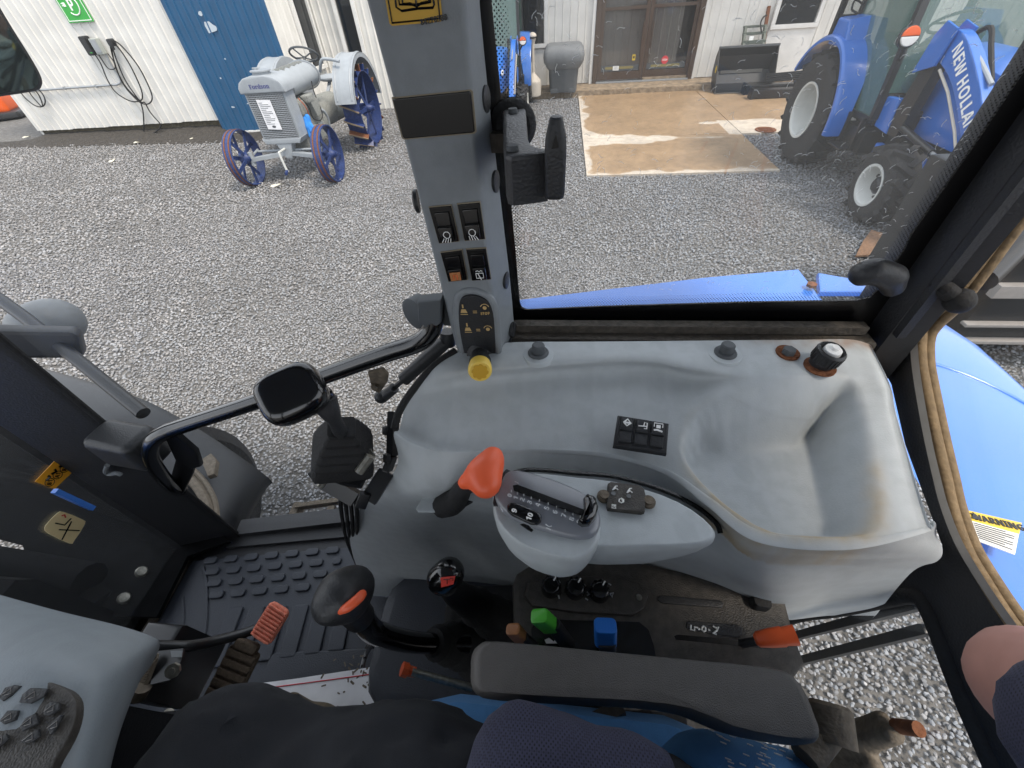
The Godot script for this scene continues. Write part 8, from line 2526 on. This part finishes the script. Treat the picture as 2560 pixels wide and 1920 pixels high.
	var lmp := M.new()
	var lc := Vector3(-1.5781, 1.5166, -0.8788)
	skin(lmp, [[Vector3(-1.788, 1.4359, -0.9665), Vector3(-1.7222, 1.4478, -0.9884), 0.066, 0.070], [Vector3(-1.6966, 1.4397, -0.9839), Vector3(-1.7408, 1.44, -0.9776), 0.062, 0.06]], 0.014, 0.05)
	var lp := cpart("work_lamp", lmp, "light_grey", 60.0)
	var lr := M.new()
	lr.slab([Vector3(-1.9474, 1.4148, -1.0076), Vector3(-1.9073, 1.4451, -1.0444), Vector3(-1.8503, 1.4605, -1.0685), Vector3(-1.8008, 1.4589, -1.0742), Vector3(-1.8818, 1.4227, -1.0254), Vector3(-1.9381, 1.3852, -0.9788)], Vector3(0, 0, -0.01))
	cpart("orange_rim", lr, "wire_orange", 40.0, lp)
	var lb := M.new()
	lb.rbox(stand(Vector3(-1.4866, 1.5312, -0.7781), Vector3(0.55, 0.1, 0.8), Vector3(-1.387, 1.5145, -0.7757) - Vector3(-1.5869, 1.5676, -0.8003)), Vector3(0.20, 0.05, 0.09), 0.02, 0.012)
	cpart("lamp_clamp", lb, "black_plastic")
	# front wheel guard and engine side seen through the front glass
	var fg := M.new()
	var go := [Vector3(-2.2002, 1.1, -1.0993), Vector3(-1.8244, 1.1, -1.006), Vector3(-1.5778, 1.08, -0.9397), Vector3(-1.3572, 1.03, -0.8617), Vector3(-1.1908, 0.95, -0.7974), Vector3(-1.1195, 0.86, -0.7736), Vector3(-1.1261, 0.8, -0.7804)]
	var gi := [Vector3(-2.0266, 1.12, -0.8664), Vector3(-1.638, 1.12, -0.7297), Vector3(-1.3984, 1.1, -0.6405), Vector3(-1.2362, 1.04, -0.5718), Vector3(-1.1318, 0.97, -0.5235), Vector3(-1.0954, 0.87, -0.5183), Vector3(-1.1267, 0.8, -0.5352)]
	var gm1 := []
	var gm2 := []
	for i in go.size():
		gm1.append((go[i] as Vector3).lerp(gi[i], 0.12) + Vector3(0, 0.012, 0))
		gm2.append((go[i] as Vector3).lerp(gi[i], 0.5) + Vector3(0, 0.016, 0))
	fg.grid([cr(up(go, Vector3(0, -0.03, 0)), 4), cr(go, 4), cr(gm1, 4), cr(gm2, 4), cr(gi, 4), cr(up(gi, Vector3(0, -0.2, 0.02)), 4)])
	cpart("wheel_guard", fg, "dark_metal", 50.0)
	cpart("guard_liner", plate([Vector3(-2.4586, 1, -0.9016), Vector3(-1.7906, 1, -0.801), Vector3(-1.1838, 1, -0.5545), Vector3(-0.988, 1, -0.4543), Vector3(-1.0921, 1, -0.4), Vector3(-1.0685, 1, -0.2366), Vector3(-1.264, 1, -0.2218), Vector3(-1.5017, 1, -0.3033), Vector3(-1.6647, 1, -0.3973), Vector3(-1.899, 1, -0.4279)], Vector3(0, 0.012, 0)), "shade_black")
	var eh := M.new()
	eh.tube(cr([Vector3(-1.2352, 1.08, -0.6442), Vector3(-1.1512, 1.08, -0.5963), Vector3(-1.0823, 1.08, -0.5426), Vector3(-1.0419, 1.08, -0.4984)], 4), 0.014, 8).tube(cr([Vector3(-1.2338, 1.07, -0.669), Vector3(-1.1487, 1.07, -0.6197), Vector3(-1.0708, 1.07, -0.5568), Vector3(-1.0225, 1.07, -0.4971)], 4), 0.010, 8)
	eh.slab([Vector3(-1.2065, 1.06, -0.6959), Vector3(-1.1875, 1.06, -0.7258), Vector3(-1.1472, 1.06, -0.699), Vector3(-1.1212, 1.06, -0.6451), Vector3(-1.1401, 1.06, -0.6351)], Vector3(0, 0.02, 0), 0.006)
	cpart("steering_arm", eh, "dusty_metal")
	var tyr := M.new()
	tyr.lathe(axle(Vector3(-1.78, 0.47, -0.72)), [Vector2(0.25, -0.15), Vector2(0.40, -0.16), Vector2(0.46, -0.11), Vector2(0.47, 0.0), Vector2(0.46, 0.11), Vector2(0.40, 0.16), Vector2(0.25, 0.15)], 36)
	cpart("front_tyre", tyr, "tyre")
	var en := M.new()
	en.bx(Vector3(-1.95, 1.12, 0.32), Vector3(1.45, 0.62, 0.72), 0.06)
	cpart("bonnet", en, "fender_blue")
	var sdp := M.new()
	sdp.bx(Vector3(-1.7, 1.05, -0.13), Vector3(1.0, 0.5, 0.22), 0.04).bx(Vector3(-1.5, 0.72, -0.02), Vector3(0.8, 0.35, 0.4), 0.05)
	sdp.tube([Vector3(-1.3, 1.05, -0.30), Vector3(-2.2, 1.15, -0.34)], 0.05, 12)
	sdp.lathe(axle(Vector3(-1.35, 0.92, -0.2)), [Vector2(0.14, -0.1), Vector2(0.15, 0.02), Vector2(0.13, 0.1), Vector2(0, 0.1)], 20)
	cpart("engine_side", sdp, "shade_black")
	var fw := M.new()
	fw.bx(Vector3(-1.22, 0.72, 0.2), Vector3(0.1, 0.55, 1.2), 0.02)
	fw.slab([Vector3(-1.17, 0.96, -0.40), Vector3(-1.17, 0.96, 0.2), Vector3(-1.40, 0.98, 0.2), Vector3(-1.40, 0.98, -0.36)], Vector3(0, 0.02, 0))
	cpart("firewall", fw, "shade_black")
	var bl := M.new()
	bl.bar(Vector3(-1.25, 1.3432, -0.4216), Vector3(-1.25, 1.2318, -0.432), 0.012, 0.014, Vector3.RIGHT)
	cpart("blue_rail", bl, "blue_paint")
	var bt := M.new()
	for q in [Vector3(-1.19, 1.025, -0.343), Vector3(-1.19, 1.0223, -0.2719)]:
		bt.lathe(stand(q, Vector3(0.7, 0.7, 0)), [Vector2(0.016, 0), Vector2(0.012, 0.01), Vector2(0, 0.012)], 10)
	cpart("bolt_head", bt, "zinc")
	# boarding step below the door
	var stp := M.new()
	stp.bar(Vector3(-1.1346, 0.55, -0.7054), Vector3(-1.1381, 0.55, -0.8154), 0.03, 0.05).bar(Vector3(-0.9628, 0.55, -0.7377), Vector3(-0.9747, 0.55, -0.8072), 0.03, 0.05)
	stp.bar(Vector3(-1.1362, 0.57, -0.7935), Vector3(-0.8847, 0.57, -0.8474), 0.02, 0.03).bar(Vector3(-1.1101, 0.57, -0.74), Vector3(-0.8615, 0.57, -0.7859), 0.02, 0.03)
	cpart("boarding_step", stp, "dusty_metal")
	# rear tyre under the fender, keeps the light out as in life
	var rty := M.new()
	rty.lathe(axle(Vector3(0.25, 0.75, -0.76)), [Vector2(0.4, -0.17), Vector2(0.68, -0.18), Vector2(0.76, -0.12), Vector2(0.77, 0.0), Vector2(0.76, 0.12), Vector2(0.68, 0.18), Vector2(0.4, 0.17)], 40)
	cpart("rear_tyre", rty, "tyre")
	# flat deck of an implement behind
	var tr := thing("implement_deck", "dark low implement with grey steel rails standing behind the blue fender", "trailer", Vector3(4.2, 0, -3.0))
	var dk := M.new()
	dk.bx(Vector3(4.2, 0.68, -3.0), Vector3(3.0, 0.84, 1.1), 0.02)
	part(tr, "deck", dk, "black_paint")
	for q in [[0.655, -2.43, 0.09], [0.40, -2.43, 0.025], [0.262, -2.43, 0.03], [0.95, -2.43, 0.06]]:
		var rl := M.new()
		rl.bx(Vector3(4.2, q[0], q[1]), Vector3(3.04, q[2], 0.05), 0.006)
		part(tr, "rail", rl, "strip_grey")
	for x in [3.2, 5.2]:
		var wh := M.new()
		wh.lathe(Transform3D(Basis(Vector3.RIGHT, PI / 2), Vector3(x, 0.25, -2.9)), [Vector2(0.1, -0.1), Vector2(0.25, -0.1), Vector2(0.26, 0.0), Vector2(0.25, 0.1), Vector2(0.1, 0.1)], 24)
		part(tr, "wheel", wh, "tyre")


func sitter() -> void:
	mk("trousers_black", "1f2126", 0.9, {"gs": 16.0, "grain": 0.5, "bump": "cloth", "rim": 0.25})
	var im := Image.create(32, 32, false, Image.FORMAT_RGB8)
	for y in 32:
		for x in 32:
			var d := minf(Vector2(x - 8, y - 8).length(), Vector2(x - 24, y - 24).length())
			var v := 1.0 if d > 6.0 else 0.45
			im.set_pixel(x, y, Color(v, v, v))
	tex["weave"] = ImageTexture.create_from_image(im)
	mk("shirt_navy", "36374c", 0.85, {"gs": 230.0, "tone": "weave", "rim": 0.3})
	mk("skin_tone", "b8877a", 0.55, {"gs": 10.0})
	mk("shoe_tan", "6a5e4c", 0.8, {"gs": 8.0, "tone": "blotch"})
	# paper mat on the floor
	var pm := M.new()
	pm.slab([Vector3(-0.763, 0.992, -0.0822), Vector3(-0.7447, 0.992, -0.1132), Vector3(-0.6214, 0.992, -0.1366), Vector3(-0.409, 0.992, -0.1818), Vector3(-0.3873, 0.992, -0.1474), Vector3(-0.384, 0.992, -0.0728), Vector3(-0.6971, 0.992, -0.0128)], Vector3(0, 0.0015, 0))
	var ppr := thing("paper_mat", "white paper floor sheet with a thin red line and dirt under the shoe", "paper", Vector3(-0.5647, 0.983, -0.1109))
	part(ppr, "sheet", pm, "paper")
	var rl := M.new()
	rl.tube([Vector3(-0.7369, 0.9945, -0.1023), Vector3(-0.548, 0.9945, -0.1384), Vector3(-0.4001, 0.9945, -0.1676)], 0.0012, 4)
	part(ppr, "red_line", rl, "red_print")
	var dirt := M.new()
	for i in 46:
		var c: Vector3 = Vector3(-0.4474, 0.994, -0.1581) + Vector3(rng.randfn(0, 0.05), 0, rng.randfn(0, 0.022))
		dirt.rbox(Transform3D(Basis(Vector3.UP, rng.randf() * 3.0), c), Vector3(rng.randf_range(0.003, 0.014), 0.0008, rng.randf_range(0.002, 0.005)), 0.002, 0.0, 2)
	var dm := part(ppr, "dirt", dirt, "dusty_metal")
	dm.set_meta("kind", "stuff")
	# seated person: legs, hips, torso, right arm
	var p := thing("person", "seated person in black trousers and navy mesh shirt, right arm at the window", "person", Vector3(0.10, 0.98, 0.2))
	var knee := Vector3(-0.40, 1.51, 0.035)
	var hip := Vector3(0.10, 1.575, 0.088)
	var knee2 := Vector3(-0.42, 1.47, 0.36)
	var hip2 := Vector3(0.10, 1.55, 0.30)
	var body := M.new()
	var bones := [[hip, hip.lerp(knee, 0.5), 0.11, 0.112], [hip.lerp(knee, 0.5), knee, 0.112, 0.082], [knee, knee + Vector3(-0.015, -0.02, 0.0), 0.084, 0.078], [hip2, knee2, 0.105, 0.075], [hip, hip2, 0.12, 0.12]]
	for k in [[knee, Vector3(-0.49, 1.09, -0.01)], [knee2, Vector3(-0.50, 1.09, 0.38)]]:
		bones.append([k[0], k[1], 0.072, 0.05])
	skin(body, bones, 0.012, 0.06, 0.011)
	part(p, "trousers", body, "trousers_black", 60.0)
	var sh := M.new()
	var elbow := Vector3(0.458, 1.705, -0.108)
	var shoulder := Vector3(0.325, 1.93, 0.06)
	skin(sh, [[Vector3(0.11, 1.60, 0.15), Vector3(0.11, 1.60, 0.26), 0.125, 0.125], [Vector3(0.12, 1.62, 0.2), Vector3(0.19, 1.85, 0.2), 0.13, 0.12], [Vector3(0.19, 1.85, 0.13), Vector3(0.19, 1.85, 0.27), 0.115, 0.115], [Vector3(0.205, 1.96, 0.06), Vector3(0.205, 1.96, 0.34), 0.065, 0.065], [Vector3(-0.021, 1.645, -0.0112), Vector3(0.0834, 1.63, -0.0027), 0.046, 0.05], [Vector3(-0.0296, 1.64, -0.028), Vector3(-0.0261, 1.64, -0.0143), 0.022, 0.04], [Vector3(0.02, 1.63, 0.07), Vector3(0.10, 1.64, 0.07), 0.06, 0.07], [shoulder, shoulder.lerp(elbow, 0.68), 0.060, 0.060]], 0.012, 0.05, 0.009)
	part(p, "shirt", sh, "shirt_navy", 60.0)
	var arm := M.new()
	var hand := Vector3(0.47, 1.96, 0.0)
	skin(arm, [[shoulder.lerp(elbow, 0.55), elbow, 0.046, 0.044], [elbow, hand, 0.042, 0.03], [Vector3(0.205, 2.02, 0.2), Vector3(0.2, 2.09, 0.2), 0.055, 0.052]], 0.012, 0.03)
	part(p, "arm", arm, "skin_tone", 60.0)
	var shoe := M.new()
	skin(shoe, [[Vector3(-0.49, 1.05, -0.02), Vector3(-0.51, 1.02, -0.04), 0.045, 0.045], [Vector3(-0.51, 1.02, -0.04), Vector3(-0.60, 1.012, -0.075), 0.042, 0.034], [Vector3(-0.43, 1.02, -0.01), Vector3(-0.51, 1.02, -0.04), 0.038, 0.042]], 0.009, 0.03)
	part(p, "shoe", shoe, "shoe_tan", 60.0)
